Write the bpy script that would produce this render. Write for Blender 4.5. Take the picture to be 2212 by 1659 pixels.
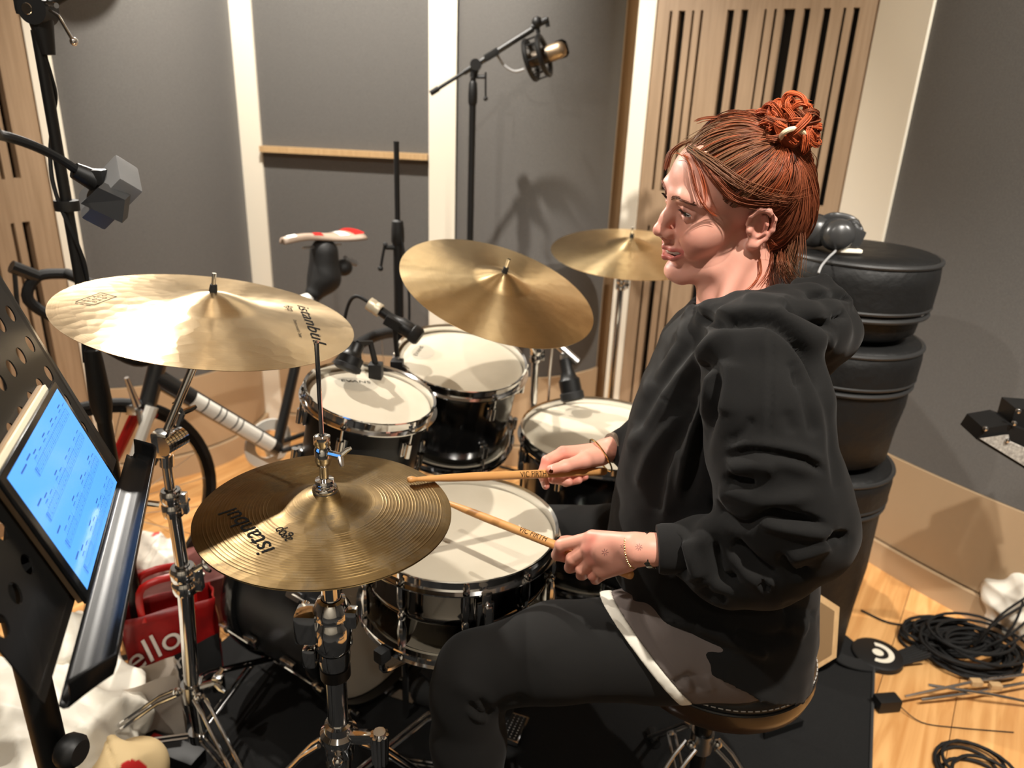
import bpy, bmesh, math, random
import numpy as np
from mathutils import Vector, Matrix, Quaternion
random.seed(7); np.random.seed(7)
for _o in list(bpy.data.objects): bpy.data.objects.remove(_o)
SC = bpy.context.scene; COL = SC.collection
# ------------------------------------------------------------------ camera
IW, IH, FPX, CAMH = 2212.0, 1659.0, 1600.0, 1.45
_d = Vector((930-IW/2, 5000-IH/2, FPX)).normalized()      # world down, in camera axes (x right, y down, z forward)
_u = -_d; _f = Vector((0, 0, 1)); _y = (_f-_u*_f.dot(_u)).normalized(); _x = _y.cross(_u)
RW = Matrix((_x, _y, _u))                                  # world = RW @ cam
CAMP = Vector((0, 0, CAMH))
camd = bpy.data.cameras.new('camera'); cam = bpy.data.objects.new('camera', camd); COL.objects.link(cam)
camd.sensor_width = 36; camd.lens = FPX/IW*36; camd.clip_start = .05
_r, _dn, _fw = RW.col[0], RW.col[1], RW.col[2]
cam.matrix_world = Matrix(((_r.x, -_dn.x, -_fw.x, 0), (_r.y, -_dn.y, -_fw.y, 0), (_r.z, -_dn.z, -_fw.z, CAMH), (0, 0, 0, 1)))
camd.dof.use_dof = True; camd.dof.focus_distance = 1.03; camd.dof.aperture_fstop = 4.2
SC.camera = cam
# ------------------------------------------------------------------ world, lights, exposure
wd = bpy.data.worlds.new('world'); SC.world = wd; wd.use_nodes = True
wd.node_tree.nodes['Background'].inputs[0].default_value = (1, .9, .78, 1)
wd.node_tree.nodes['Background'].inputs[1].default_value = .12
SC.view_settings.view_transform = 'Standard'; SC.view_settings.look = 'None'
SC.view_settings.exposure = 1.08; SC.view_settings.gamma = 1.0
WARM = (1.0, .94, .85)
CEIL = 2.62
# ceiling downlights: x, y, watts, aim x, aim y, cone
LAMPS = [(-1.13, 2.43, 74, -.3, .95, 110), (-.62, 2.12, 95, -.5, 3.0, 112), (.55, .3, 84, .28, 1.1, 86), (1.5, .55, 105, 1.72, 1.75, 92),
         (-1.0, .35, 30, -.6, 1.1, 115), (-.2, -1.2, 48, 0, -1.6, 130)]
# ------------------------------------------------------------------ helpers
def ray(px, py): return RW @ Vector(((px-IW/2)/FPX, (py-IH/2)/FPX, 1))
def PY(px, py, Y):
    r = ray(px, py); return CAMP+r*(Y/r.y)
def PZ(px, py, z):
    r = ray(px, py); return CAMP+r*((z-CAMH)/r.z)
def PX(px, py, X):
    r = ray(px, py); return CAMP+r*(X/r.x)
def V(*a): return Vector(a)
RM = {}
def thing(name, label, cat, loc=(0, 0, 0), M=None, group=None):
    o = bpy.data.objects.new(name, None); COL.objects.link(o); o.empty_display_size = .05
    m = Matrix.Translation(Vector(loc)) if M is None else M
    o.matrix_world = m; RM[o] = m.copy()
    o['label'] = label; o['category'] = cat
    if group: o['group'] = group
    return o
def tag(o, label=None, cat=None, group=None, kind=None):
    if label: o['label'] = label
    if cat: o['category'] = cat
    if group: o['group'] = group
    if kind: o['kind'] = kind
    return o
def axes(n, hint=(0, 1, 0)):
    n = Vector(n).normalized(); h = Vector(hint)
    if abs(h.normalized().dot(n)) > .98: h = Vector((1, 0, 0))
    u = h.cross(n).normalized(); return u, n.cross(u), n
def frame(loc, n, hint=(0, 1, 0)):
    u, v, w = axes(n, hint)
    return Matrix(((u.x, v.x, w.x, loc[0]), (u.y, v.y, w.y, loc[1]), (u.z, v.z, w.z, loc[2]), (0, 0, 0, 1)))
def smooth_path(pts, n=8):
    pts = [Vector(p) for p in pts]
    if len(pts) < 3: return pts
    out = []
    for i in range(len(pts)-1):
        p0 = pts[max(i-1, 0)]; p1 = pts[i]; p2 = pts[i+1]; p3 = pts[min(i+2, len(pts)-1)]
        for k in range(n):
            t = k/n
            out.append(.5*((2*p1)+(p2-p0)*t+(2*p0-5*p1+4*p2-p3)*t*t+(3*p1-p0-3*p2+p3)*t*t*t))
    out.append(pts[-1]); return out
class MB:
    def __init__(s): s.v = []; s.f = []; s.mi = []; s.cur = 0
    def add(s, vs, fs):
        b = len(s.v); s.v += [Vector(p) for p in vs]
        for f in fs: s.f.append([b+i for i in f]); s.mi.append(s.cur)
        return s
    def box(s, c, size, M=None, bev=0):
        x, y, z = [a/2 for a in size]; c = Vector(c)
        if bev:
            b = min(bev, x*.99, y*.99, z*.99)
            bm = bmesh.new(); bmesh.ops.create_cube(bm, size=1)
            for q in bm.verts: q.co = Vector((q.co.x*size[0], q.co.y*size[1], q.co.z*size[2]))
            bmesh.ops.bevel(bm, geom=bm.edges[:], offset=b, segments=2, profile=.7, affect='EDGES')
            vs = [q.co.copy() for q in bm.verts]; fs = [[q.index for q in f.verts] for f in bm.faces]; bm.free()
        else:
            vs = [Vector((i, j, k)) for i in (-x, x) for j in (-y, y) for k in (-z, z)]
            fs = [(0, 1, 3, 2), (4, 6, 7, 5), (0, 4, 5, 1), (2, 3, 7, 6), (0, 2, 6, 4), (1, 5, 7, 3)]
        if M is not None: vs = [M.to_3x3() @ p for p in vs]
        return s.add([p+c for p in vs], fs)
    def bar(s, a, b, w, h, up=(0, 0, 1), bev=0):
        a, b = Vector(a), Vector(b); d = b-a
        zz = d.normalized(); u = Vector(up)
        if abs(u.normalized().dot(zz)) > .98: u = Vector((1, 0, 0))
        xx = u.cross(zz).normalized(); yy = zz.cross(xx)
        return s.box((a+b)/2, (w, h, d.length), Matrix((xx, yy, zz)).transposed(), bev)
    def tube(s, pts, r, seg=10, cap=True, sm=0, flat=1.0, hint=None):
        pts = smooth_path(pts, sm) if sm else [Vector(p) for p in pts]
        n = len(pts)
        if callable(r): rs = [r(i/(n-1)) for i in range(n)]
        elif isinstance(r, (list, tuple)):
            rs = [np.interp(i/(n-1), np.linspace(0, 1, len(r)), r) for i in range(n)]
        else: rs = [r]*n
        vs = []; fs = []
        t0 = (pts[1]-pts[0]).normalized()
        u = Vector(hint) if hint else (Vector((0, 0, 1)) if abs(t0.z) < .9 else Vector((1, 0, 0)))
        for i, p in enumerate(pts):
            t = (pts[min(i+1, n-1)]-pts[max(i-1, 0)])
            t = t.normalized() if t.length > 1e-9 else t0
            u = (u-t*u.dot(t)); u = u.normalized() if u.length > 1e-6 else t.orthogonal().normalized()
            w = t.cross(u)
            for k in range(seg):
                a = 2*math.pi*k/seg
                vs.append(p+(u*math.cos(a)+w*math.sin(a)*flat)*rs[i])
        for i in range(n-1):
            for k in range(seg):
                k2 = (k+1) % seg
                fs.append((i*seg+k, i*seg+k2, (i+1)*seg+k2, (i+1)*seg+k))
        if cap:
            fs.append(tuple(range(seg-1, -1, -1))); fs.append(tuple((n-1)*seg+k for k in range(seg)))
        return s.add(vs, fs)
    def cyl(s, a, b, r, r2=None, seg=16): return s.tube([a, b], [r, r if r2 is None else r2], seg)
    def lathe(s, prof, seg=48, M=None, closed=False, a0=0, a1=2*math.pi):
        full = abs(a1-a0-2*math.pi) < 1e-6; n = len(prof); m = seg if full else seg+1
        vs = []; fs = []
        for k in range(m):
            a = a0+(a1-a0)*k/seg; ca, sa = math.cos(a), math.sin(a)
            for (r, z) in prof: vs.append(Vector((r*ca, r*sa, z)))
        for k in range(seg):
            k2 = (k+1) % m
            for i in range(n if closed else n-1):
                j = (i+1) % n
                if prof[i][0] < 1e-7 and prof[j][0] < 1e-7: continue
                if prof[i][0] < 1e-7: fs.append((k*n+i, k2*n+j, k*n+j))
                elif prof[j][0] < 1e-7: fs.append((k*n+i, k2*n+i, k*n+j))
                else: fs.append((k*n+i, k2*n+i, k2*n+j, k*n+j))
        if M is not None: vs = [M @ p for p in vs]
        return s.add(vs, fs)
    def sphere(s, c, r, seg=14, sc=(1, 1, 1)):
        c = Vector(c); n = seg//2
        prof = [(max(0, r*math.sin(math.pi*i/n)) if 0 < i < n else 0, -r*math.cos(math.pi*i/n)) for i in range(n+1)]
        b = len(s.v); s.lathe(prof, seg)
        for i in range(b, len(s.v)): p = s.v[i]; s.v[i] = Vector((p.x*sc[0], p.y*sc[1], p.z*sc[2]))+c
        return s
    def torus(s, c, n, R, r, seg=32, sg=8, a0=0, a1=2*math.pi):
        M = frame(c, n)
        return s.lathe([(R+r*math.cos(2*math.pi*i/sg), r*math.sin(2*math.pi*i/sg)) for i in range(sg)], seg, M, True, a0, a1)
    def prism(s, poly, d, M=None):
        n = len(poly); vs = [Vector((x, y, 0)) for x, y in poly]+[Vector((x, y, d)) for x, y in poly]
        fs = [tuple(range(n-1, -1, -1)), tuple(range(n, 2*n))]+[(i, (i+1) % n, n+(i+1) % n, n+i) for i in range(n)]
        if M is not None: vs = [M @ p for p in vs]
        return s.add(vs, fs)
    def grid(s, fn, nu, nv):
        vs = [fn(i/nu, j/nv) for i in range(nu+1) for j in range(nv+1)]
        return s.add(vs, [(i*(nv+1)+j, (i+1)*(nv+1)+j, (i+1)*(nv+1)+j+1, i*(nv+1)+j+1) for i in range(nu) for j in range(nv)])
    def build(s, name, mat, root=None, local=False, smooth=35):
        me = bpy.data.meshes.new(name)
        vs = s.v
        if root is not None and not local:
            inv = RM[root].inverted(); vs = [inv @ p for p in vs]
        me.from_pydata([tuple(p) for p in vs], [], s.f)
        mats = mat if isinstance(mat, (list, tuple)) else [mat]
        for m in mats: me.materials.append(m)
        if len(mats) > 1: me.polygons.foreach_set('material_index', s.mi)
        bm = bmesh.new(); bm.from_mesh(me); bmesh.ops.recalc_face_normals(bm, faces=bm.faces[:]); bm.to_mesh(me); bm.free()
        if smooth:
            me.polygons.foreach_set('use_smooth', [True]*len(me.polygons))
            if smooth < 180: me.set_sharp_from_angle(angle=math.radians(smooth))
        me.update()
        return link(name, me, root)
def link(name, me, root=None):
    o = bpy.data.objects.new(name, me); COL.objects.link(o)
    if root is not None: o.parent = root; RM[o] = RM.get(root, Matrix()).copy()
    else: RM[o] = Matrix()
    return o
def npmesh(name, v, f, mat, root=None, col=None, smooth=True):
    me = bpy.data.meshes.new(name)
    v = np.asarray(v, float); f = np.asarray(f)
    if root is not None:
        inv = np.array(RM[root].inverted()); v = v@inv[:3, :3].T+inv[:3, 3]
    me.from_pydata(v.tolist(), [], f.tolist()); me.materials.append(mat)
    if col is not None:
        at_ = me.color_attributes.new('Col', 'FLOAT_COLOR', 'POINT')
        c4 = np.ones((len(v), 4), np.float32); c4[:, :3] = col; at_.data.foreach_set('color', c4.ravel())
    if smooth: me.polygons.foreach_set('use_smooth', [True]*len(me.polygons))
    me.update(); return link(name, me, root)
def dup(o, parent=None):
    c = o.copy(); COL.objects.link(c)
    if parent is not None: c.parent = parent
    return c
# ------------------------------------------------------------------ materials
def lin(r, g, b):
    return tuple(((c/255)/12.92 if c/255 <= .04045 else ((c/255+.055)/1.055)**2.4) for c in (r, g, b))+(1,)
def mat(name, col, rough=.5, metal=0., spec=.5, noise=None, bump=None, coat=0, sheen=0, aniso=None, vcol=False, alpha=1, trans=0, sss=None, emit=None, ior=None):
    """noise=(scale, second colour, contrast[, stretch]); bump=(scale, strength, distance)"""
    m = bpy.data.materials.new(name); m.use_nodes = True; nt = m.node_tree; N = nt.nodes; L = nt.links
    b = N['Principled BSDF']; b.inputs['Base Color'].default_value = col; b.inputs['Roughness'].default_value = rough
    b.inputs['Metallic'].default_value = metal; b.inputs['Specular IOR Level'].default_value = spec
    if coat: b.inputs['Coat Weight'].default_value = coat; b.inputs['Coat Roughness'].default_value = .08
    if sheen: b.inputs['Sheen Weight'].default_value = sheen; b.inputs['Sheen Roughness'].default_value = .5
    if alpha < 1: b.inputs['Alpha'].default_value = alpha
    if trans: b.inputs['Transmission Weight'].default_value = trans
    if ior: b.inputs['IOR'].default_value = ior
    if emit: b.inputs['Emission Color'].default_value = emit[0]; b.inputs['Emission Strength'].default_value = emit[1]
    tc = N.new('ShaderNodeTexCoord')
    src = None
    if vcol:
        a = N.new('ShaderNodeVertexColor'); a.layer_name = 'Col'; src = a.outputs[0]; L.new(src, b.inputs['Base Color'])
    if noise:
        t = N.new('ShaderNodeTexNoise'); t.inputs['Scale'].default_value = noise[0]; t.inputs['Detail'].default_value = 6
        if len(noise) > 3:
            mp = N.new('ShaderNodeMapping'); mp.inputs['Scale'].default_value = noise[3]
            L.new(tc.outputs['Object'], mp.inputs[0]); L.new(mp.outputs[0], t.inputs[0])
        else: L.new(tc.outputs['Object'], t.inputs[0])
        cr = N.new('ShaderNodeValToRGB'); cr.color_ramp.elements[0].position = .5-noise[2]; cr.color_ramp.elements[1].position = .5+noise[2]
        cr.color_ramp.elements[0].color = col; cr.color_ramp.elements[1].color = noise[1]
        L.new(t.outputs[0], cr.inputs[0])
        if src:
            mx = N.new('ShaderNodeMixRGB'); mx.blend_type = 'MULTIPLY'; mx.inputs[0].default_value = 1
            L.new(src, mx.inputs[1]); L.new(cr.outputs[0], mx.inputs[2]); L.new(mx.outputs[0], b.inputs['Base Color'])
        else: L.new(cr.outputs[0], b.inputs['Base Color'])
    if bump:
        t = N.new('ShaderNodeTexNoise'); t.inputs['Scale'].default_value = bump[0]; t.inputs['Detail'].default_value = 4
        L.new(tc.outputs['Object'], t.inputs[0])
        bp = N.new('ShaderNodeBump'); bp.inputs['Strength'].default_value = bump[1]; bp.inputs['Distance'].default_value = bump[2]
        L.new(t.outputs[0], bp.inputs['Height']); L.new(bp.outputs[0], b.inputs['Normal'])
    if aniso:
        b.inputs['Anisotropic'].default_value = aniso; b.inputs['Anisotropic Rotation'].default_value = .25
        tg = N.new('ShaderNodeTangent'); tg.direction_type = 'RADIAL'; tg.axis = 'Z'; L.new(tg.outputs[0], b.inputs['Tangent'])
    if sss: b.inputs['Subsurface Weight'].default_value = sss[0]; b.inputs['Subsurface Radius'].default_value = sss[1]; b.inputs['Subsurface Scale'].default_value = sss[2]
    return m
G = lambda v: (v, v, v, 1)
M_CHROME = mat('chrome', G(.78), .09, 1)
M_STEEL = mat('brushed_steel', G(.6), .28, 1)
M_BLACKMETAL = mat('black_powder_metal', G(.007), .42, 0, .4, bump=(600, .1, .0005))
M_BLACKPLAST = mat('black_plastic', G(.007), .5, 0, .4)
M_RUBBER = mat('black_rubber', G(.008), .75, 0, .35)
M_HEAD = mat('coated_drum_head', lin(208, 199, 180), .65, 0, .3, noise=(9, lin(196, 186, 165), .25), bump=(900, .12, .0003))
M_BLACKLAQ = mat('black_lacquer', G(.006), .16, 0, .5, coat=.3)
M_BLACKSATIN = mat('black_satin_shell', G(.010), .38, 0, .4)
M_NICKEL = mat('black_nickel_shell', (.16, .15, .14, 1), .07, 1)
M_PRINT = mat('black_print', G(.004), .8, 0, .08)
M_WHITE = mat('white_paint', lin(236, 228, 210), .6, bump=(60, .03, .001))
M_FABRIC = mat('grey_acoustic_fabric', (.105, .1, .094, 1), .95, 0, .1, noise=(260, (.15, .143, .135, 1), .3), bump=(420, .35, .0012), sheen=.12)
M_PLINTH = mat('beige_plinth', lin(176, 150, 118), .55, noise=(3, lin(186, 160, 128), .3))
M_OAK = mat('oak_veneer', lin(164, 139, 112), .55, noise=(6, lin(140, 116, 90), .28, (14, 14, .7)), bump=(160, .06, .0006))
M_PINE = mat('pale_edge_wood', lin(205, 172, 128), .5, noise=(9, lin(180, 146, 102), .3, (10, 10, 1)))
M_DARKFELT = mat('dark_felt', G(.02), .95)
def wood_floor_mat():
    m = mat('honey_laminate', lin(214, 150, 82), .34, 0, .45); nt = m.node_tree; N = nt.nodes; L = nt.links; b = N['Principled BSDF']
    tc = N.new('ShaderNodeTexCoord'); oi = N.new('ShaderNodeObjectInfo'); mp = N.new('ShaderNodeMapping'); mp.inputs['Scale'].default_value = (2.2, 26, 26)
    ad = N.new('ShaderNodeVectorMath'); ad.operation = 'ADD'; cx = N.new('ShaderNodeCombineXYZ')
    ml = N.new('ShaderNodeMath'); ml.operation = 'MULTIPLY'; ml.inputs[1].default_value = 37
    L.new(oi.outputs['Random'], ml.inputs[0]); L.new(ml.outputs[0], cx.inputs[0]); L.new(ml.outputs[0], cx.inputs[1])
    L.new(tc.outputs['Object'], ad.inputs[0]); L.new(cx.outputs[0], ad.inputs[1]); L.new(ad.outputs[0], mp.inputs[0])
    t = N.new('ShaderNodeTexNoise'); t.inputs['Scale'].default_value = 1; t.inputs['Detail'].default_value = 7; t.inputs['Distortion'].default_value = 1.2
    L.new(mp.outputs[0], t.inputs[0])
    cr = N.new('ShaderNodeValToRGB'); e = cr.color_ramp.elements
    e[0].position = .34; e[0].color = lin(198, 140, 80); e[1].position = .66; e[1].color = lin(230, 178, 116)
    L.new(t.outputs[0], cr.inputs[0])
    hs = N.new('ShaderNodeHueSaturation'); mr = N.new('ShaderNodeMapRange'); mr.inputs[3].default_value = .86; mr.inputs[4].default_value = 1.12
    L.new(oi.outputs['Random'], mr.inputs[0]); L.new(mr.outputs[0], hs.inputs['Value']); L.new(cr.outputs[0], hs.inputs['Color']); L.new(hs.outputs[0], b.inputs['Base Color'])
    return m
M_FLOOR = wood_floor_mat()
def text_mesh(s, size=1.0, shear=0, extrude=0, sx=1.0):
    cu = bpy.data.curves.new('t', 'FONT'); cu.body = s; cu.size = size; cu.align_x = 'CENTER'; cu.align_y = 'CENTER'; cu.shear = shear; cu.resolution_u = 4
    o = bpy.data.objects.new('t', cu); COL.objects.link(o)
    dg = bpy.context.evaluated_depsgraph_get(); me = bpy.data.meshes.new_from_object(o.evaluated_get(dg))
    vs = [(v.co.x*sx, v.co.y) for v in me.vertices]; fs = [list(p.vertices) for p in me.polygons]
    bpy.data.objects.remove(o); bpy.data.curves.remove(cu); bpy.data.meshes.remove(me)
    return vs, fs
# ================================================================== ROOM
def arc_wall(p0, p1, bulge, n=20):
    """plan curve from p0 to p1 bulging towards the room (negative = flat)"""
    p0, p1 = Vector(p0), Vector(p1); d = (p1-p0); nrm = Vector((d.y, -d.x)).normalized()
    return [p0+d*(i/n)+nrm*bulge*math.sin(math.pi*i/n)**.8 for i in range(n+1)]
def wall_strip(name, plan, z0, z1, m, thick=.06, smooth=60, root=None, lab=None):
    mb = MB(); n = len(plan); off = []
    for i, p in enumerate(plan):
        t = (plan[min(i+1, n-1)]-plan[max(i-1, 0)]).normalized(); off.append(p+Vector((-t.y, t.x))*thick)
    ring = list(plan)+off[::-1]; k = len(ring)
    vs = [(p.x, p.y, z0) for p in ring]+[(p.x, p.y, z1) for p in ring]
    fs = [(i, (i+1) % k, k+(i+1) % k, k+i) for i in range(k)]
    for i in range(n-1):
        fs.append((i, i+1, k-2-i, k-1-i)); fs.append((k+i, k+i+1, k+k-2-i, k+k-1-i))
    mb.add(vs, fs); o = mb.build(name, m, root, smooth=smooth)
    if root is None: o['kind'] = 'structure'
    return o
V2 = lambda x, y: Vector((x, y))
pA = V2(-2.25, .9); pB = V2(-1.545, 2.49); pC = V2(-1.49, 2.52); pD = V2(-1.118, 3.08); pE = V2(-1.03, 3.07); pF = V2(-.358, 3.0); pG = V2(-.255, 3.0)
pH = V2(.357, 2.995); pI = V2(.462, 2.955); pJ = V2(1.105, 2.6); pK = V2(1.185, 2.425); pL = V2(2.05, 1.35)
PLT = .40
fl = [arc_wall(pC, pD, .13), arc_wall(pE, pF, 0, 4), arc_wall(pG, pH, .17), arc_wall(pK, pL, .10)]
for nm, pl in zip(('wall_back_left', 'wall_back', 'wall_back_right', 'wall_right'), fl):
    wall_strip(nm, pl, PLT, CEIL, M_FABRIC)
# beige plinth under the fabric, with a shadow groove and a lower skirting
allp = [pA, pB]+fl[0]+fl[1]+fl[2]+[V2(.40, 3.06), pI]+[pJ]+fl[3]
def grow(pl, d):
    out = []; n = len(pl)
    for i, p in enumerate(pl):
        t = (pl[min(i+1, n-1)]-pl[max(i-1, 0)]).normalized(); out.append(p+Vector((t.y, -t.x))*d)
    return out
for i, pl in enumerate([fl[0], [pE, pF], fl[2], fl[3]]):
    wall_strip('baseboard_'+('left', 'back', 'centre', 'right')[i], grow(pl, .008), .095, PLT-.002, M_PLINTH)
    wall_strip('trim_%d' % (20+i), grow(pl, .022), 0, .088, M_PLINTH)
# white vertical battens
def batten(n, a, b, fwd=.012, z1=CEIL):
    return wall_strip('trim_%d' % n, [a+Vector(((b-a).y, -(b-a).x)).normalized()*fwd, b+Vector(((b-a).y, -(b-a).x)).normalized()*fwd], 0, z1, M_WHITE, .09)
batten(1, pB, pC); batten(2, pD, pE); batten(3, pF+V2(0, -.01), pG+V2(0, -.01)); batten(4, V2(.405, 2.99), pI, .01); batten(5, pJ, pK)
wall_strip('trim_6', [pH+V2(.001, .0), V2(.372, 3.08), V2(.405, 3.05)], 0, CEIL, M_PLINTH, .02)
# thin oak rail across the flat panel
zr = PY(750, 331, 3.0).z
mb = MB(); mb.box((-.694, 3.02, zr), (.672, .05, .022), Matrix.Rotation(math.radians(-6), 3, 'Z').to_4x4()); o = mb.build('trim_7', M_PINE); o['kind'] = 'structure'
# slotted oak panels ---------------------------------------------------
def slot_panel(label, a, b, rows, slots, zt, zb, m=M_OAK):
    """a, b plan ends; rows = [(z0, z1)], slots = [(s0, s1)] along a..b in metres"""
    d = (b-a); Ln = d.length; d = d/Ln; nrm = Vector((d.y, -d.x))
    ang = math.atan2(d.y, d.x)
    M = Matrix.Translation((a.x, a.y, zb)) @ Matrix.Rotation(ang, 4, 'Z')
    r = thing('acoustic_panel', label, 'acoustic panel', M=M)
    mb = MB(); mb.box((Ln/2, .045, (zt-zb)/2), (Ln-.01, .02, zt-zb)); mb.build('backing', M_DARKFELT, r, True)
    T = .028
    def rail(z0, z1):
        mb = MB(); mb.box((Ln/2, .012, (z0+z1)/2-zb), (Ln, T, z1-z0)); mb.build('rail', m, r, True)
    zs = [zb]+[z for row in sorted(rows) for z in row]+[zt]
    for i in range(0, len(zs), 2): rail(zs[i], zs[i+1])
    for (z0, z1) in rows:
        edges = [0]+[e for s_ in slots for e in s_]+[Ln]
        for i in range(0, len(edges), 2):
            mb = MB(); w = edges[i+1]-edges[i]
            mb.box(((edges[i]+edges[i+1])/2, .012, (z0+z1)/2-zb), (w, T, z1-z0+.0004)); mb.build('slat', m, r, True)
    return r
def ratioY(px, py, a, b):
    """distance along a..b where the pixel column meets the plan line"""
    r = ray(px, py); k = Vector((r.x, r.y)); d = b-a
    # solve t*k = a + s*d
    det = k.x*(-d.y)-k.y*(-d.x); t = (a.x*(-d.y)-a.y*(-d.x))/det; s_ = (k.x*a.y-k.y*a.x)/det
    return s_*d.length, t
C8 = 932/2212
sl = []
for (c0, c1) in ((398, 412), (444, 478), (512, 524), (556, 570), (692, 728), (764, 800), (882, 894), (932, 946), (980, 1040), (1084, 1118), (1184, 1222), (1286, 1300), (1338, 1370)):
    sl.append((ratioY(1280+c0*C8, 22, pI, pJ)[0], ratioY(1280+c1*C8, 22, pI, pJ)[0]))
def zpl(px, py, a, b): return CAMH+ray(px, py).z*ratioY(px, py, a, b)[1]
slot_panel('slotted oak acoustic panel behind the seated drummer', pI, pJ, [(zpl(1640, 432, pI, pJ)-1.06, zpl(1640, 432, pI, pJ)-.135), (zpl(1640, 432, pI, pJ), zpl(1640, 20, pI, pJ))], sl, CEIL, 0)
La = V2(-1.95, 1.58)
sl2 = []; Ll = (pB-La).length
for (d0, d1) in ((.095, .120), (.145, .157), (.215, .228), (.25, .285), (.33, .342), (.40, .425), (.47, .482), (.56, .6), (.66, .675), (.73, .75), (.82, .86)):
    sl2.append((Ll-d1, Ll-d0))
sl2 = sl2[::-1]
zc = zpl(40, 385, La, pB)
slot_panel('slotted oak acoustic panel at the left edge behind the gooseneck lamp', La, pB, [(zc-1.0, zc-.135), (zc, zc+1.0)], sl2, CEIL, 0)
# floor ------------------------------------------------------------------
mb = MB(); mb.box((0, .3, -.06), (5.4, 6.4, .06)); flo = mb.build('floor', mat('floor_underlay', G(.05), .9)); flo['kind'] = 'structure'
pw, plen = .178, 1.21
mb = MB(); mb.box((0, 0, 0), (plen-.0015, pw-.0015, .03), bev=.0012)
proto = mb.build('plank', M_FLOOR, None, smooth=30); me_p = proto.data; bpy.data.objects.remove(proto)
ang = math.atan2(.83, .56); ca, sa = math.cos(ang), math.sin(ang)
k = 0
for i in range(-16, 17):
    offx = random.random()*plen
    for j in range(-4, 5):
        lx, ly = j*plen+offx, i*pw
        x = .2+lx*ca-ly*sa; y = 1.8+lx*sa+ly*ca
        if not (-2.6 < x < 2.6 and .2 < y < 3.7): continue
        if k >= 300: break
        o = bpy.data.objects.new('plank', me_p); COL.objects.link(o); o.location = (x, y, -.015); o.rotation_euler = (0, 0, ang); o.parent = flo; k += 1
# rest of the room shell
mb = MB(); mb.box((0, .3, CEIL+.05), (5.4, 6.4, .1)); o = mb.build('ceiling', mat('ceiling_white', lin(225, 220, 210), .8)); o['kind'] = 'structure'
for nm, a, b in (('wall_near', V2(2.4, -2.4), V2(-2.5, -2.4)), ('wall_left', V2(-2.5, -2.4), pA), ('wall_far_right', pL, V2(2.4, -2.4))):
    wall_strip(nm, [a, b], 0, CEIL, M_WHITE if nm == 'wall_near' else M_FABRIC, .08)
wall_strip('wall_left_end', [pA, La], 0, CEIL, M_FABRIC, .06)
# ceiling downlights -----------------------------------------------------
M_LENS = mat('lamp_lens', (1, .9, .75, 1), .4, emit=((1, .86, .68, 1), 12))
for i, (x, y, w, ax, ay, cone) in enumerate(LAMPS):
    LZ = 2.02 if i == 0 else CEIL       # the first lamp hangs on a drop rod
    r = thing('ceiling_downlight' if i else 'pendant_spotlight', ('white pendant spotlight ' if i == 0 else 'round white ceiling downlight ')+('over the back left corner', 'over the flat grey panel', 'over the drummer', 'over the right wall', 'over the music stand', 'behind the camera')[i], 'ceiling light', (x, y, LZ-.02), group='ceiling downlights')
    mb = MB(); mb.lathe([(.045, .02), (.045, .0), (.06, -.004), (.06, .02)], 32, None, True); mb.build('bezel', M_WHITE, r, True)
    mb = MB(); mb.lathe([(0, .012), (.045, .012)], 32); mb.build('lens', M_LENS, r, True)
    if i == 0:
        mb = MB(); mb.tube([(0, 0, .09), (0, 0, CEIL-LZ+.02)], .006, 8); mb.build('drop_rod', M_WHITE, r, True)
        mb = MB(); mb.lathe([(.06, .02), (.062, .05), (.05, .095), (0, .1)], 24); mb.build('lamp_shade', M_WHITE, r, True)
    l = bpy.data.lights.new('downlight_beam', 'SPOT'); l.energy = w; l.color = WARM; l.spot_size = math.radians(cone); l.spot_blend = .6; l.shadow_soft_size = .022
    lo = bpy.data.objects.new('downlight_beam', l); COL.objects.link(lo); lo.location = (x, y, LZ-.03)
    d = Vector((ax, ay, 1.25 if i in (1, 3) else .6))-Vector((x, y, LZ)); lo.rotation_euler = d.to_track_quat('-Z', 'Y').to_euler()
# ================================================================== RUG
RUGZ = .006
M_RUG = mat('black_rug_pile', G(.007), .97, 0, .1, noise=(900, (.02, .02, .02, 1), .22), bump=(700, .6, .003), sheen=.05)
mb = MB(); rc = [PZ(1888, 1420, RUGZ), V(.55, .60, RUGZ), V(.28, -.35, RUGZ), V(-1.12, -.15, RUGZ), PZ(300, 1535, RUGZ), PZ(560, 1318, RUGZ), V(-.55, 2.05, RUGZ), V(.55, 2.15, RUGZ), V(.92, 2.02, RUGZ)]
mb.prism([(p.x, p.y) for p in rc], RUGZ); mb.build('r', M_RUG)
rug = bpy.data.objects['r']; rug.name = 'drum_rug'; tag(rug, 'black carpet rug under the drum kit', 'rug')
mb = MB(); mb.tube([rc[0]+V(0, 0, .001), rc[1]+V(0, 0, .001)], .008, 6, flat=.5); o = mb.build('edge_binding', mat('grey_binding', G(.05), .9), rug); o.data.transform(Matrix())
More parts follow.
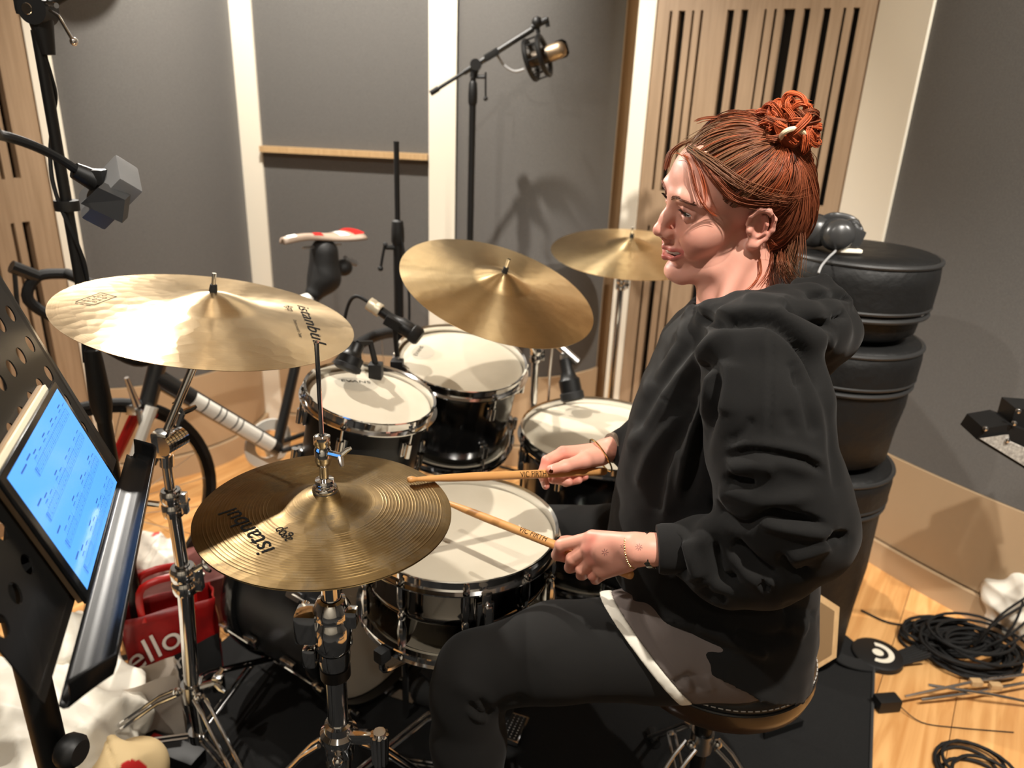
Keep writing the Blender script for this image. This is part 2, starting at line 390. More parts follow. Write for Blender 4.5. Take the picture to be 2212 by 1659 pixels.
# ================================================================== CYMBALS
def brass(name, c0, c1, rough, ring, ringstr, patina=0, aniso=.75, dark=None):
    m = mat(name, c0, rough, 1, .5, aniso=aniso); nt = m.node_tree; N = nt.nodes; L = nt.links; b = N['Principled BSDF']
    tc = N.new('ShaderNodeTexCoord')
    sep = N.new('ShaderNodeSeparateXYZ'); L.new(tc.outputs['Object'], sep.inputs[0])
    cmb = N.new('ShaderNodeCombineXYZ'); L.new(sep.outputs[0], cmb.inputs[0]); L.new(sep.outputs[1], cmb.inputs[1])
    ln = N.new('ShaderNodeVectorMath'); ln.operation = 'LENGTH'; L.new(cmb.outputs[0], ln.inputs[0])
    n1 = N.new('ShaderNodeTexNoise'); n1.inputs['Scale'].default_value = 22; n1.inputs['Detail'].default_value = 8; L.new(tc.outputs['Object'], n1.inputs[0])
    # fine lathe streaks: noise of the radius
    cr_ = N.new('ShaderNodeCombineXYZ'); mu = N.new('ShaderNodeMath'); mu.operation = 'MULTIPLY'; mu.inputs[1].default_value = 420; L.new(ln.outputs['Value'], mu.inputs[0]); L.new(mu.outputs[0], cr_.inputs[0])
    n2 = N.new('ShaderNodeTexNoise'); n2.inputs['Scale'].default_value = 1; n2.inputs['Detail'].default_value = 3; L.new(cr_.outputs[0], n2.inputs[0])
    mixf = N.new('ShaderNodeMath'); mixf.operation = 'MULTIPLY_ADD'; mixf.inputs[1].default_value = .45; L.new(n2.outputs[0], mixf.inputs[0])
    h = N.new('ShaderNodeMath'); h.operation = 'MULTIPLY'; h.inputs[1].default_value = .6; L.new(n1.outputs[0], h.inputs[0]); L.new(h.outputs[0], mixf.inputs[2])
    cr = N.new('ShaderNodeValToRGB'); cr.color_ramp.elements[0].position = .36; cr.color_ramp.elements[1].position = .68
    cr.color_ramp.elements[0].color = c1; cr.color_ramp.elements[1].color = c0; L.new(mixf.outputs[0], cr.inputs[0])
    out = cr.outputs[0]
    if patina:
        n3 = N.new('ShaderNodeTexNoise'); n3.inputs['Scale'].default_value = 11; n3.inputs['Detail'].default_value = 12; n3.inputs['Roughness'].default_value = .72; L.new(tc.outputs['Object'], n3.inputs[0])
        r3 = N.new('ShaderNodeValToRGB'); r3.color_ramp.elements[0].position = .5; r3.color_ramp.elements[1].position = .66; L.new(n3.outputs[0], r3.inputs[0])
        mx = N.new('ShaderNodeMixRGB'); mx.inputs[2].default_value = dark
        mm = N.new('ShaderNodeMath'); mm.operation = 'MULTIPLY'; mm.inputs[1].default_value = patina; L.new(r3.outputs[0], mm.inputs[0]); L.new(mm.outputs[0], mx.inputs[0])
        L.new(out, mx.inputs[1]); out = mx.outputs[0]
        rr = N.new('ShaderNodeMapRange'); rr.inputs[3].default_value = rough; rr.inputs[4].default_value = min(1, rough+.3); L.new(mm.outputs[0], rr.inputs[0]); L.new(rr.outputs[0], b.inputs['Roughness'])
    L.new(out, b.inputs['Base Color'])
    # hammering and lathe bump
    n4 = N.new('ShaderNodeTexVoronoi'); n4.inputs['Scale'].default_value = 38; L.new(tc.outputs['Object'], n4.inputs[0])
    hb = N.new('ShaderNodeBump'); hb.inputs['Strength'].default_value = .10; hb.inputs['Distance'].default_value = .004; L.new(n4.outputs[0], hb.inputs['Height'])
    lb = N.new('ShaderNodeBump'); lb.inputs['Strength'].default_value = .25; lb.inputs['Distance'].default_value = .0006; L.new(n2.outputs[0], lb.inputs['Height']); L.new(hb.outputs[0], lb.inputs['Normal'])
    L.new(lb.outputs[0], b.inputs['Normal'])
    return m
M_RIDE = brass('cymbal_bronze_warm', (.80, .62, .385, 1), (.65, .485, .28, 1), .27, 0, 0, aniso=.88)
M_CRASH = brass('cymbal_bronze_bright', (.94, .72, .41, 1), (.80, .59, .31, 1), .28, 0, 0, aniso=.85)
M_HAT = brass('hat_bronze_worn', (.25, .168, .07, 1), (.155, .10, .042, 1), .38, 0, 0, .8, .7, (.085, .068, .05, 1))
def cym_z(r, R, H, rb, hb):
    """height of the top surface at radius r (0 at the rim)"""
    bow = H*(1-(r/R)**1.7)
    bell = hb*(.5+.5*math.cos(math.pi*r/rb))**.8 if r < rb else 0
    return bow+bell
def cymbal(name, label, M, R, H, rb, hb, m, groove=0, up=1, group=None):
    root = thing(name, label, 'cymbal', M=M, group=group)
    prof = []
    n = 64 if not groove else 340
    hole = .006
    for i in range(n+1):
        r = hole+(R-hole)*i/n
        z = cym_z(r, R, H, rb, hb)
        if groove and r > rb+.012: z += groove*(max(0, math.sin((r-rb)*2*math.pi/.0046+.5*math.sin(r*95)))**2)*(.75+.25*math.sin(r*310+1))*(1 if r < R-.012 else 0)
        prof.append((r, z*up))
    t = .0011
    low = [(r, (cym_z(r, R, H, rb, hb)-t)*up) for r in np.linspace(R-.0006, hole, 40)]
    mb = MB(); mb.lathe(prof+low, 128, None, True)
    mb.build('bronze_disc', m, root, True, smooth=60)
    return root
def on_cymbal(mb, verts, faces, ang, rad, rot, R, H, rb, hb, lift=.0006):
    """lay flat artwork on the bow: art x/y in metres, centred at polar (rad, ang), turned by rot"""
    cx, cy = rad*math.cos(ang), rad*math.sin(ang); c, s = math.cos(rot), math.sin(rot)
    vs = []
    for (x, y) in verts:
        X, Y = cx+x*c-y*s, cy+x*s+y*c
        vs.append((X, Y, cym_z(math.hypot(X, Y), R, H, rb, hb)+lift))
    mb.add(vs, faces)
def local_polar(M, px, py, z0=0.0):
    inv = M.inverted(); o = inv @ CAMP; d = inv.to_3x3() @ ray(px, py); t = (z0-o.z)/d.z; p = o+d*t
    return math.hypot(p.x, p.y), math.atan2(p.y, p.x), p
def art_dir(M, a, b, z0=0):
    pa = local_polar(M, *a, z0)[2]; pb = local_polar(M, *b, z0)[2]; d = pb-pa
    return math.atan2(d.y, d.x), d.length, (pa+pb)/2
def thin_quads(segs, w):
    vs, fs = [], []
    for (a, b) in segs:
        a, b = Vector(a), Vector(b); d = (b-a); n = Vector((-d.y, d.x)).normalized()*w/2; k = len(vs)
        vs += [tuple(a+n), tuple(a-n), tuple(b-n), tuple(b+n)]; fs.append((k, k+1, k+2, k+3))
    return vs, fs
def subdiv_art(vs, fs, mx=.004):
    bm = bmesh.new(); bv = [bm.verts.new((x, y, 0)) for x, y in vs]
    for f in fs:
        try: bm.faces.new([bv[i] for i in f])
        except ValueError: pass
    bmesh.ops.triangulate(bm, faces=bm.faces[:])
    for _ in range(4):
        es = [e for e in bm.edges if e.calc_length() > mx]
        if not es: break
        bmesh.ops.subdivide_edges(bm, edges=es, cuts=1)
        bmesh.ops.triangulate(bm, faces=[f for f in bm.faces if len(f.verts) > 3])
    bm.verts.index_update()
    out = [(v.co.x, v.co.y) for v in bm.verts], [[v.index for v in f.verts] for f in bm.faces]
    bm.free(); return out
# --- big left cymbal
def cmat(c, n): return frame(c, (n[0], n[1], 1))
RL = dict(R=.254, H=.027, rb=.085, hb=.019)
MRL = cmat((-.548, 1.286, 1.064), (.169, .004))
cy_l = cymbal('crash_cymbal', 'large thin bronze cymbal with black script lettering, left of the hi-hat', MRL, m=M_RIDE, **RL)
def logo(root, M, K, a, b, big, small, tiny, hgt, sx, zz):
    rot, ln, mid = art_dir(M, a, b, zz)
    vs, fs = text_mesh(big, 1.0, .12); w = max(v[0] for v in vs)-min(v[0] for v in vs)
    sc = ln/w; hx = hgt
    vs = [(x*sc, y*hx) for x, y in vs]; vs, fs = subdiv_art(vs, fs)
    mb = MB(); r0, a0 = math.hypot(mid.x, mid.y), math.atan2(mid.y, mid.x)
    on_cymbal(mb, vs, fs, a0, r0, rot, **K); mb.build('maker_lettering', M_PRINT, root, True, 0)
    def line(txt, s0, off, dx, name):
        vs, fs = text_mesh(txt, 1.0, .1); vs = [(x*s0+dx, y*s0*1.25+off) for x, y in vs]; vs, fs = subdiv_art(vs, fs)
        mb = MB(); on_cymbal(mb, vs, fs, a0, r0, rot, **K); mb.build(name, M_PRINT, root, True, 0)
    line(small, hgt*.5, -hgt*.85, -ln*.33, 'small_lettering')
    if tiny: line(tiny, hgt*.2, -hgt*.88, ln*.18, 'series_lettering')
logo(cy_l, MRL, RL, (653, 657), (694, 738), 'istanbuL', 'Agop', 'Diamond created for Tander', .034, 1, .016)
# star over the last letter
st = []
for i in range(5):
    a = math.pi/2+i*2*math.pi/5; st.append(((0, 0), (.0055*math.cos(a), .0055*math.sin(a))))
mb = MB(); r0, a0, _p = local_polar(MRL, 688, 722, .012); on_cymbal(mb, *thin_quads(st, .0016), a0, r0, 0, **RL); mb.build('star_mark', M_PRINT, cy_l, True, 0)
# diamond emblem with rows of letters
cor = [(163, 644), (217, 629), (252, 643), (204, 655)]
pc = [local_polar(MRL, *c, .014)[2] for c in cor]; mid = sum(pc, Vector())/4; r0, a0 = math.hypot(mid.x, mid.y), math.atan2(mid.y, mid.x)
q = [(p.x-mid.x, p.y-mid.y) for p in pc]
segs = [(q[i], q[(i+1) % 4]) for i in range(4)]
for t0, t1 in ((.12, .28), (.38, .58), (.7, .95)):
    A, B = Vector(q[0]), Vector(q[3]); off = (A+B).normalized()*.006
    segs.append((A.lerp(B, t0)+off, A.lerp(B, t1)+off))
mb = MB(); on_cymbal(mb, *thin_quads(segs, .0013), a0, r0, 0, **RL); mb.build('diamond_outline', M_PRINT, cy_l, True, 0)
e1 = (Vector(q[1])-Vector(q[0])); e2 = (Vector(q[3])-Vector(q[0])); mb = MB()
for j, row in enumerate(('HRAN', 'TNTO', 'BAD')):
    for i, ch in enumerate(row):
        vs, fs = text_mesh(ch, .0105); c = Vector(q[0])+e1*(.2+.2*i)+e2*(.22+.27*j); rt = math.atan2(e1.y, e1.x)
        vs = [(c.x+x*math.cos(rt)-y*math.sin(rt), c.y+x*math.sin(rt)+y*math.cos(rt)) for x, y in vs]
        on_cymbal(mb, vs, fs, a0, r0, 0, **RL)
mb.build('emblem_letters', M_PRINT, cy_l, True, 0)
# --- middle crash, far ride
RC = dict(R=.229, H=.026, rb=.07, hb=.018)
MRC = cmat((-.039, 1.65, 1.047), (.284, -.243)); cy_c = cymbal('crash_cymbal', 'bronze cymbal tilted towards the drummer above the rack toms', MRC, m=M_CRASH, **RC)
RF = dict(R=.254, H=.028, rb=.08, hb=.02)
MRF = cmat((.36, 2.37, 1.01), (-.014, -.134)); cy_f = cymbal('ride_cymbal', 'bronze cymbal farthest back, partly hidden by the face of the drummer', MRF, m=M_CRASH, **RF)
# --- hi-hat pair
RH = dict(R=.178, H=.017, rb=.066, hb=.020)
HC = V(-.257, .917, .892); HN = (.026, -.011)
MH = cmat(HC, HN); MH2 = MH @ Matrix.Translation((0, 0, -.0035)) @ Matrix.Rotation(math.pi, 4, 'X')
hat = cymbal('hi_hat_cymbal', 'upper hi-hat cymbal, worn dark bronze with wide ridges and script lettering', MH, m=M_HAT, groove=.0004, **RH)
MHb = MH @ Matrix.Translation((0, 0, -.0025)); hat2 = cymbal('hi_hat_cymbal', 'lower hi-hat cymbal, only its rim showing under the upper one', MHb, m=M_HAT, up=-1, **RH)
logo(hat, MH, RH, (578, 1188), (492, 1096), 'istanbul', 'agop', None, .036, 1, .012)
# ================================================================== DRUMS
def drum(name, label, M, r, depth, nl, shellm, headm=M_HEAD, hoopm=M_CHROME, lug='open', bottom=True, a_off=0., beads=False, headtop=True):
    """local z: 0 = bottom edge, depth = batter head"""
    root = thing(name, label, 'drum', M=M)
    mb = MB(); rs = r-.004
    prof = [(rs-.012, .004), (rs-.003, 0), (rs, .006)]
    if beads:
        for zc in (depth*.5,): prof += [(rs, zc-.011), (rs+.0035, zc-.007), (rs+.0045, zc), (rs+.0035, zc+.007), (rs, zc+.011)]
    prof += [(rs, depth-.006), (rs-.003, depth), (rs-.012, depth-.004)]
    mb.lathe(prof, 96, None, True); mb.build('shell', shellm, root, True, 50)
    hw = .0023
    def hoop(zt, s):
        ro = r+.006
        p = [(ro, -.012), (ro+.013, -.0125), (ro+.0135, -.0095), (ro+.004, -.008), (ro+.0035, .009), (ro+.0075, .013), (ro+.0065, .0152), (ro+.001, .0125), (ro, .009)]
        mb = MB(); mb.lathe([(a, zt+s*b) for a, b in p], 128, None, True); return mb.build('hoop', hoopm, root, True, 40)
    hoop(depth+.004, 1)
    if bottom: hoop(-.004, -1)
    mb = MB(); zt = depth+.003
    mb.lathe([(0, zt), (r*.5, zt), (r-.004, zt), (r+.003, zt-.003), (r+.0055, zt-.008), (r+.0055, zt-.014)], 96); mb.build('batter_head', headm, root, True, 50)
    if bottom:
        mb = MB(); mb.lathe([(0, -.003), (r-.004, -.003), (r+.003, 0), (r+.005, .01)], 64); mb.build('resonant_head', headm, root, True, 50)
    for k in range(nl):
        a = a_off+2*math.pi*k/nl; Rz = Matrix.Rotation(a, 4, 'Z')
        P = lambda x, y, z: Rz @ Vector((x, y, z))
        mb = MB(); rr = r+.012
        if lug == 'tube':
            mb.tube([P(rr, 0, .018), P(rr, 0, depth-.018)], .0042, 8)
            for z in (.03, depth-.03): mb.box(P(r+.003, 0, z), (.018, .014, .02), Rz, .003)
            mb.box(P(rr, 0, depth*.5), (.014, .013, .018), Rz, .003)
        elif lug == 'imperial':
            for s0, s1 in ((.012, depth*.5), (depth*.5, depth-.012)):
                pass
            mb.lathe([(.0001, .010), (.0075, .012), (.0085, depth*.3), (.0045, depth*.44), (.0075, depth*.47), (.0075, depth*.53), (.0045, depth*.56), (.0085, depth*.7), (.0075, depth-.012), (.0001, depth-.010)], 8, Matrix.Translation(P(r+.007, 0, 0)) @ Rz)
        else:
            if bottom:
                mb.box(P(r+.001, 0, .052), (.010, .024, .034), Rz, .004); mb.tube([P(r+.012, 0, .036), P(r+.012, 0, .068)], .007, 10)
                lg2 = mb.build('lug', M_CHROME, root, True, 40); mb = MB()
            mb.box(P(r+.001, 0, depth-.052), (.010, .024, .034), Rz, .004); mb.tube([P(r+.012, 0, depth-.068), P(r+.012, 0, depth-.036)], .007, 10)
        lg = mb.build('lug', M_CHROME, root, True, 40)
        for (z0, z1, s) in ((depth-.045, depth+.008, 1),)+(((.045, -.008, -1),) if bottom else ()):
            mb = MB(); xx = r+.0125
            mb.tube([P(xx, 0, z0), P(xx, 0, z1)], .0028, 8)
            mb.tube([P(xx, 0, z1-s*.0105), P(xx, 0, z1-s*.006)], .0062, 10)
            mb.tube([P(xx, 0, z1), P(xx, 0, z1+s*.009)], [.0044, .0036], 4)
            mb.build('tension_rod', M_CHROME, lg, True, 40)
    return root
def below(M, d): return M @ Matrix.Translation((0, 0, -d))
def head_logo(root, M, depth, pxa, pxb, txt, h, sub=None, shape=True):
    """printed mark and pale patch on a head"""
    inv = M.inverted()
    def loc(p):
        o = inv @ CAMP; d = inv.to_3x3() @ ray(*p); z = depth+.0036; t = (z-o.z)/d.z; return o+d*t
    a, b = loc(pxa), loc(pxb); d = b-a; rot = math.atan2(d.y, d.x); c = (a+b)/2
    vs, fs = text_mesh(txt, 1, .0); w = max(v[0] for v in vs)-min(v[0] for v in vs); s = d.length/w
    vs = [(x*s, y*h) for x, y in vs]
    T = lambda x, y, dz=0: (c.x+x*math.cos(rot)-y*math.sin(rot), c.y+x*math.sin(rot)+y*math.cos(rot), depth+.0036+dz)
    mb = MB(); mb.add([T(x, y) for x, y in vs], fs); mb.build('maker_print', M_PRINT, root, True, 0)
    if shape:
        mb = MB(); pts = [(d.length*.75*math.cos(t), -.006+h*1.9*math.sin(t)*(1.25 if math.sin(t) < 0 else .8)) for t in np.linspace(0, 2*math.pi, 28, endpoint=False)]
        mb.add([T(x, y, -.0004) for x, y in pts], [tuple(range(28))]); mb.build('logo_patch', M_PATCH, root, True, 0)
M_PATCH = mat('clear_patch', lin(190, 182, 165), .45)
# snare
SN = V(-.091, 1.226, .675); dS = .150
MS = frame(SN-V(0, 0, dS), (.005, .002, 1))
snare = drum('snare_drum', 'snare drum with mirror black shell and chrome hoops under the left hand', MS, .178, dS, 10, M_NICKEL, lug='imperial', beads=True, a_off=-1.42)
mb = MB(); a = -1.25
Rz = Matrix.Rotation(a, 4, 'Z'); Pp = lambda x, y, z: Rz @ Vector((x, y, z))
mb.box(Pp(.189, 0, .085), (.02, .03, .085), Rz, .004); mb.box(Pp(.203, 0, .03), (.014, .034, .018), Rz, .003); mb.tube([Pp(.198, 0, .12), Pp(.2, 0, .15)], .009, 12); mb.box(Pp(.212, .0, .1), (.01, .012, .06), Rz, .003)
mb.build('strainer', M_CHROME, snare, True, 40)
mb = MB(); mb.tube([Pp(.206, 0, .118), Pp(.206, 0, .128)], .0095, 16); mb.build('strainer_knob', M_CHROME, snare, True, 40)
mb = MB()
for k in range(10): mb.tube([(-.13, -.02+k*.0044, -.008), (.13, -.02+k*.0044, -.008)], .0011, 5)
mb.build('snare_wires', M_STEEL, snare, True)
# red-brown badge + tag hanging on the lug by the hand
# rack toms
MT1 = cmat((-.301, 1.457, .845), (.206, -.057)); d1 = .20
tom1 = drum('rack_tom', 'smaller rack tom with satin black shell, nearer the hi-hat', below(MT1, d1), .127, d1, 6, M_BLACKSATIN, a_off=.35)
head_logo(tom1, below(MT1, d1), d1, (737, 822), (800, 826), 'EVANS', .016)
MT2 = cmat((-.129, 1.757, .83), (.136, -.183)); d2 = .22
tom2 = drum('rack_tom', 'larger rack tom with gloss black shell under the tilted cymbal', below(MT2, d2), .152, d2, 6, M_BLACKLAQ, a_off=.1)
head_logo(tom2, below(MT2, d2), d2, (897, 768), (912, 748), 'EVANS', .014)
# floor tom
FT = V(.235, 1.80, .628); dF = .36
MFT = frame(FT-V(0, 0, dF), (.02, -.03, 1))
ftom = drum('floor_tom', 'floor tom beyond the right hand, white head under a dark microphone', MFT, .203, dF, 8, M_BLACKLAQ, a_off=.2)
for k in range(3):
    a = .6+k*2.094; mb = MB(); c, s = math.cos(a)*.222, math.sin(a)*.222
    mb.tube([(c, s, dF*.75), (c, s, dF*.25-.2), (c*1.12, s*1.12, -(FT.z-dF)+.012)], .005, 8); mb.build('leg', M_CHROME, ftom, True)
    mb = MB(); mb.tube([(c*1.12, s*1.12, -(FT.z-dF)+.008), (c*1.12, s*1.12, -(FT.z-dF)+.035)], .011, 10); mb.build('foot', M_RUBBER, ftom, True)
    mb = MB(); mb.box((c*.97, s*.97, dF*.55), (.03, .03, .05), Matrix.Rotation(a, 4, 'Z'), .004); mb.build('leg_bracket', M_CHROME, ftom, True, 40)
# bass drum
KB = PZ(846, 1494, .012); KF = PZ(650, 1376, .012)
kd = (KB-KF); kd.z = 0; kdl = kd.length; kn = kd.normalized(); KR = .225
kc = KF+V(0, 0, KR+.012)+kn*.03
MK = frame(kc, kn, (0, 0, 1)); kl = kdl-.06
M_KICKHEAD = mat('grey_bass_head', lin(226, 216, 200), .55)
kick = thing('bass_drum', 'black bass drum lying on the rug behind the hi-hat stand', 'drum', M=MK)
mb = MB(); mb.lathe([(KR-.012, 0), (KR-.006, 0), (KR-.006, kl), (KR-.012, kl)], 96, None, True); mb.build('shell', M_BLACKSATIN, kick, True, 40)
for z0, nm in ((-.028, 'hoop'), (kl-.012, 'hoop')):
    mb = MB(); mb.lathe([(KR-.004, z0), (KR+.008, z0), (KR+.010, z0+.004), (KR+.010, z0+.036), (KR+.008, z0+.04), (KR-.004, z0+.04)], 96, None, True); mb.build(nm, M_BLACKLAQ, kick, True, 40)
mb = MB(); mb.lathe([(0, kl+.002), (KR-.02, kl+.002), (KR-.006, kl), (KR-.004, kl-.012)], 96); mb.build('batter_head', M_KICKHEAD, kick, True, 40)
mb = MB(); mb.lathe([(0, -.012), (KR-.02, -.012), (KR-.006, -.006), (KR-.004, .01)], 96); mb.build('front_head', M_BLACKSATIN, kick, True, 40)
for k in range(8):
    a = .2+k*math.pi/4; Rz = Matrix.Rotation(a, 4, 'Z'); Pp = lambda x, y, z: Rz @ Vector((x, y, z))
    mb = MB(); mb.box(Pp(KR+.004, 0, kl*.72), (.016, .022, .045), Rz, .005); mb.build('lug', M_CHROME, kick, True, 40); mb = MB(); mb.box(Pp(KR+.004, 0, kl*.25), (.016, .022, .045), Rz, .005); lg = mb.build('lug', M_CHROME, kick, True, 40)
    mb = MB(); mb.tube([Pp(KR+.014, 0, kl*.72), Pp(KR+.014, 0, kl+.04)], .003, 6); mb.box(Pp(KR+.010, 0, kl+.02), (.02, .018, .012), Rz, .003); mb.tube([Pp(KR+.014, 0, kl+.03), Pp(KR+.014, 0, kl+.045)], .0055, 8); mb.build('claw_hook', M_CHROME, kick, True, 40); mb = MB()
    mb.tube([Pp(KR+.014, 0, kl*.25), Pp(KR+.014, 0, -.04)], .003, 6); mb.box(Pp(KR+.010, 0, -.012), (.02, .018, .012), Rz, .003); mb.build('claw_hook', M_CHROME, kick, True, 40)
# tom post on the bass drum with two arms
top = kc+V(0, 0, KR)-kn*(-.22); tp = V(-.30, 1.66, 0)
base = kc+kn*.30+V(0, 0, KR-.01)
mb = MB(); mb.tube([base, base+V(0, 0, .26)], .0127, 14); mb.box(base+V(0, 0, .01), (.06, .06, .03), None, .006)
b2 = base+V(0, 0, .235); mb.tube([b2, b2.lerp(V(-.34, 1.575, .755), .5)+V(0, 0, .01), V(-.34, 1.575, .755)], .008, 10); mb.tube([b2+V(0, 0, .01), V(-.24, 1.74, .74)], .008, 10)
mb.box(b2, (.05, .06, .05), None, .008); mb.build('tom_holder', M_CHROME, kick, False, 40)
# ================================================================== STANDS
def tripod(root, c, z_top, z_low, rad, ang0, m=M_CHROME, w=.016, n=3, double=True, foot=True, z_mid=None):
    """double-braced legs folding from a collar; c = (x, y)"""
    for k in range(n):
        a = ang0+k*2*math.pi/n; d = V(math.cos(a), math.sin(a), 0); s = V(-math.sin(a), math.cos(a), 0)
        p0 = V(c[0], c[1], z_top)+d*.03; p1 = V(c[0], c[1], .018)+d*rad
        mb = MB()
        for sg in ((-1, 1) if double else (0,)):
            o = s*sg*w/2; mb.tube([p0+o, p0.lerp(p1, .12)+V(0, 0, .012)+o, p1+o], .0042 if double else w/2, 8)
        mb.sphere(p0, .010, 10)
        leg = mb.build('leg', m, root)
        mid = p0.lerp(p1, .55); q = V(c[0], c[1], z_low)+d*.022
        mb = MB()
        for sg in ((-1, 1) if double else (0,)): mb.tube([q+s*sg*w*.3, mid+s*sg*w*.3], .0034, 6)
        mb.sphere(mid, .008, 8); mb.build('leg_brace', m, leg)
        if foot:
            mb = MB(); mb.tube([p1-d*.025+V(0, 0, .004), p1+d*.02-V(0, 0, .002)], [.012, .016], 10); mb.build('rubber_foot', M_RUBBER, leg)
    mb = MB(); mb.tube([(c[0], c[1], z_top-.025), (c[0], c[1], z_top+.02)], .022, 16); mb.build('leg_collar', m, root, False, 40); mb = MB(); mb.tube([(c[0], c[1], z_low-.012), (c[0], c[1], z_low+.012)], .021, 16); mb.build('leg_collar', m, root, False, 40)
def wing(mb, p, d, s=1.0):
    p, d = Vector(p), Vector(d).normalized(); u = d.orthogonal().normalized()
    mb.tube([p, p+d*.026*s], .0055*s, 8)
    for sg in (-1, 1): mb.tube([p+d*.022*s, p+d*.03*s+u*sg*.012*s, p+d*.036*s+u*sg*.018*s], [.005*s, .0045*s, .003*s], 8)
def clamp(mb, p, ax, r, h=.05):
    p, ax = Vector(p), Vector(ax).normalized()
    M = frame(p, ax)
    mb.lathe([(r*.9, -h/2), (r*1.5, -h/2), (r*1.62, -h*.36), (r*1.62, -h*.1), (r*1.45, -h*.04), (r*1.45, h*.04), (r*1.62, h*.1), (r*1.62, h*.36), (r*1.4, h/2), (r*.9, h/2)], 24, M, True)
    mb.box(M @ Vector((r*1.7, 0, 0)), (r*1.3, r*1.1, h*.8), M, .003); mb.tube([M @ Vector((r*2.0, -r*1.1, 0)), M @ Vector((r*2.0, r*1.1, 0))], .0045, 8)
# hi-hat stand
hx, hy = HC.x, HC.y
hs = thing('hi_hat_stand', 'chrome hi-hat stand carrying the two hi-hat cymbals', 'stand', (hx, hy, RUGZ))
zb = HC.z+.039-.012
mb = MB(); mb.tube([(hx, hy, .3), (hx, hy, 1.145)], .0032, 10); mb.sphere((hx, hy, 1.145), .0034, 8); mb.build('pull_rod', M_CHROME, hs)
# clutch: cup, felt, sleeve, knurled nut
mb = MB(); mb.lathe([(.004, 0), (.017, 0), (.018, .004), (.0165, .008), (.0125, .010), (.0125, .013), (.014, .015), (.013, .019), (.0065, .021), (.0065, .04), (.0095, .042), (.0115, .048), (.0115, .066), (.0095, .07), (.0115, .074), (.0115, .085), (.0075, .087), (.004, .087)], 24, Matrix.Translation((hx, hy, zb+.006)), True)
wing(mb, (hx+.01, hy-.004, zb+.068), (1, -.4, 0), .8); mb.build('clutch', M_CHROME, hs, False, 40)
mb = MB(); mb.lathe([(.004, -.006), (.0175, -.006), (.0185, -.001), (.0175, .006), (.004, .006)], 24, Matrix.Translation((hx, hy, zb+.002)), True); mb.build('clutch_felt', M_DARKFELT, hs, False, 60)
mb = MB(); mb.tube([(hx, hy, .69), (hx, hy, HC.z-.05)], .0145, 20); mb.lathe([(.0, 0), (.03, .006), (.03, .012), (0, .012)], 20, Matrix.Translation((hx, hy, HC.z-.052))); mb.build('upper_tube', M_CHROME, hs, False, 40)
mb = MB(); mb.tube([(hx, hy, .16), (hx, hy, .72)], .0165, 20); mb.build('lower_tube', M_CHROME, hs)
# big memory clamp
mb = MB(); M0 = Matrix.Translation((hx, hy, 0))
mb.lathe([(.0155, .655), (.026, .653), (.029, .66), (.0295, .70), (.026, .706), (.025, .712), (.0285, .716), (.0285, .728), (.021, .742), (.0155, .744)], 28, M0, True)
mb.lathe([(.0168, .618), (.023, .620), (.0245, .63), (.0245, .65), (.0165, .652)], 28, M0, True)
mb.box((hx-.036, hy-.008, .70), (.034, .036, .052), None, .008); mb.box((hx-.034, hy-.012, .645), (.02, .022, .035), None, .006); mb.tube([(hx-.045, hy-.02, .715), (hx-.045, hy+.02, .715)], .007, 12)
mb.box((hx+.03, hy-.006, .715), (.02, .02, .03), None, .005); mb.build('height_clamp', M_CHROME, hs, False, 40)
mb = MB(); mb.lathe([(.0168, .596), (.0235, .598), (.0235, .617), (.0168, .619)], 24, M0, True); mb.build('clamp_sleeve', M_BLACKPLAST, hs, False, 40)
zt = PY(715, 1590, hy).z
mb = MB(); mb.lathe([(.0168, -.03), (.024, -.028), (.026, -.008), (.03, .0), (.03, .012), (.0235, .018), (.022, .03), (.0168, .032)], 28, Matrix.Translation((hx, hy, zt)), True)
mb.box((hx+.045, hy-.01, zt+.012), (.05, .016, .02), None, .004)
for k in range(9):
    a = 2*math.pi*k/9; mb.tube([(hx+.07+.0095*math.cos(a), hy-.02+.0095*math.sin(a), zt-.03), (hx+.07+.0115*math.cos(a), hy-.02+.0115*math.sin(a), zt+.03)], .004, 6)
mb.tube([(hx+.07, hy-.02, zt-.03), (hx+.07, hy-.02, zt+.035)], .010, 10); mb.build('collar', M_CHROME, hs, False, 40)
tripod(hs, (hx, hy), zt-.02, .14, .34, 2.75, w=.03)
mb = MB(); mb.tube([(hx, hy, .03), (hx, hy, .3)], .005, 8); mb.bar((hx+.02, hy, .02), (hx+.31, hy+.01, .055), .085, .012, bev=.004); mb.box((hx+.0, hy, .02), (.06, .09, .02), None, .005); mb.box((hx+.33, hy+.01, .03), (.06, .085, .035), None, .006); mb.build('pedal', M_STEEL, hs, False, 40)
# cymbal stands
def boom_cym(root, M, hb, H):
    """tilter, felt and post at a cymbal centre"""
    z = H+hb; P = lambda x, y, zz: M @ Vector((x, y, zz))
    mb = MB(); mb.tube([P(0, 0, -.03), P(0, 0, z+.034)], .0038, 10); mb.build('cymbal_post', M_CHROME, root)
    mb = MB(); mb.lathe([(.004, 0), (.0068, 0), (.0072, .003), (.006, .014), (.004, .015)], 20, M @ Matrix.Translation((0, 0, z-.001)), True); mb.build('cymbal_sleeve', M_RUBBER, root, False, 50)
    mb = MB(); mb.lathe([(.004, -.03), (.02, -.028), (.02, -.016), (.004, -.014)], 20, M @ Matrix.Translation((0, 0, z)), True); mb.build('felt_washer', M_DARKFELT, root, False, 50)
    return P(0, 0, z-.06)
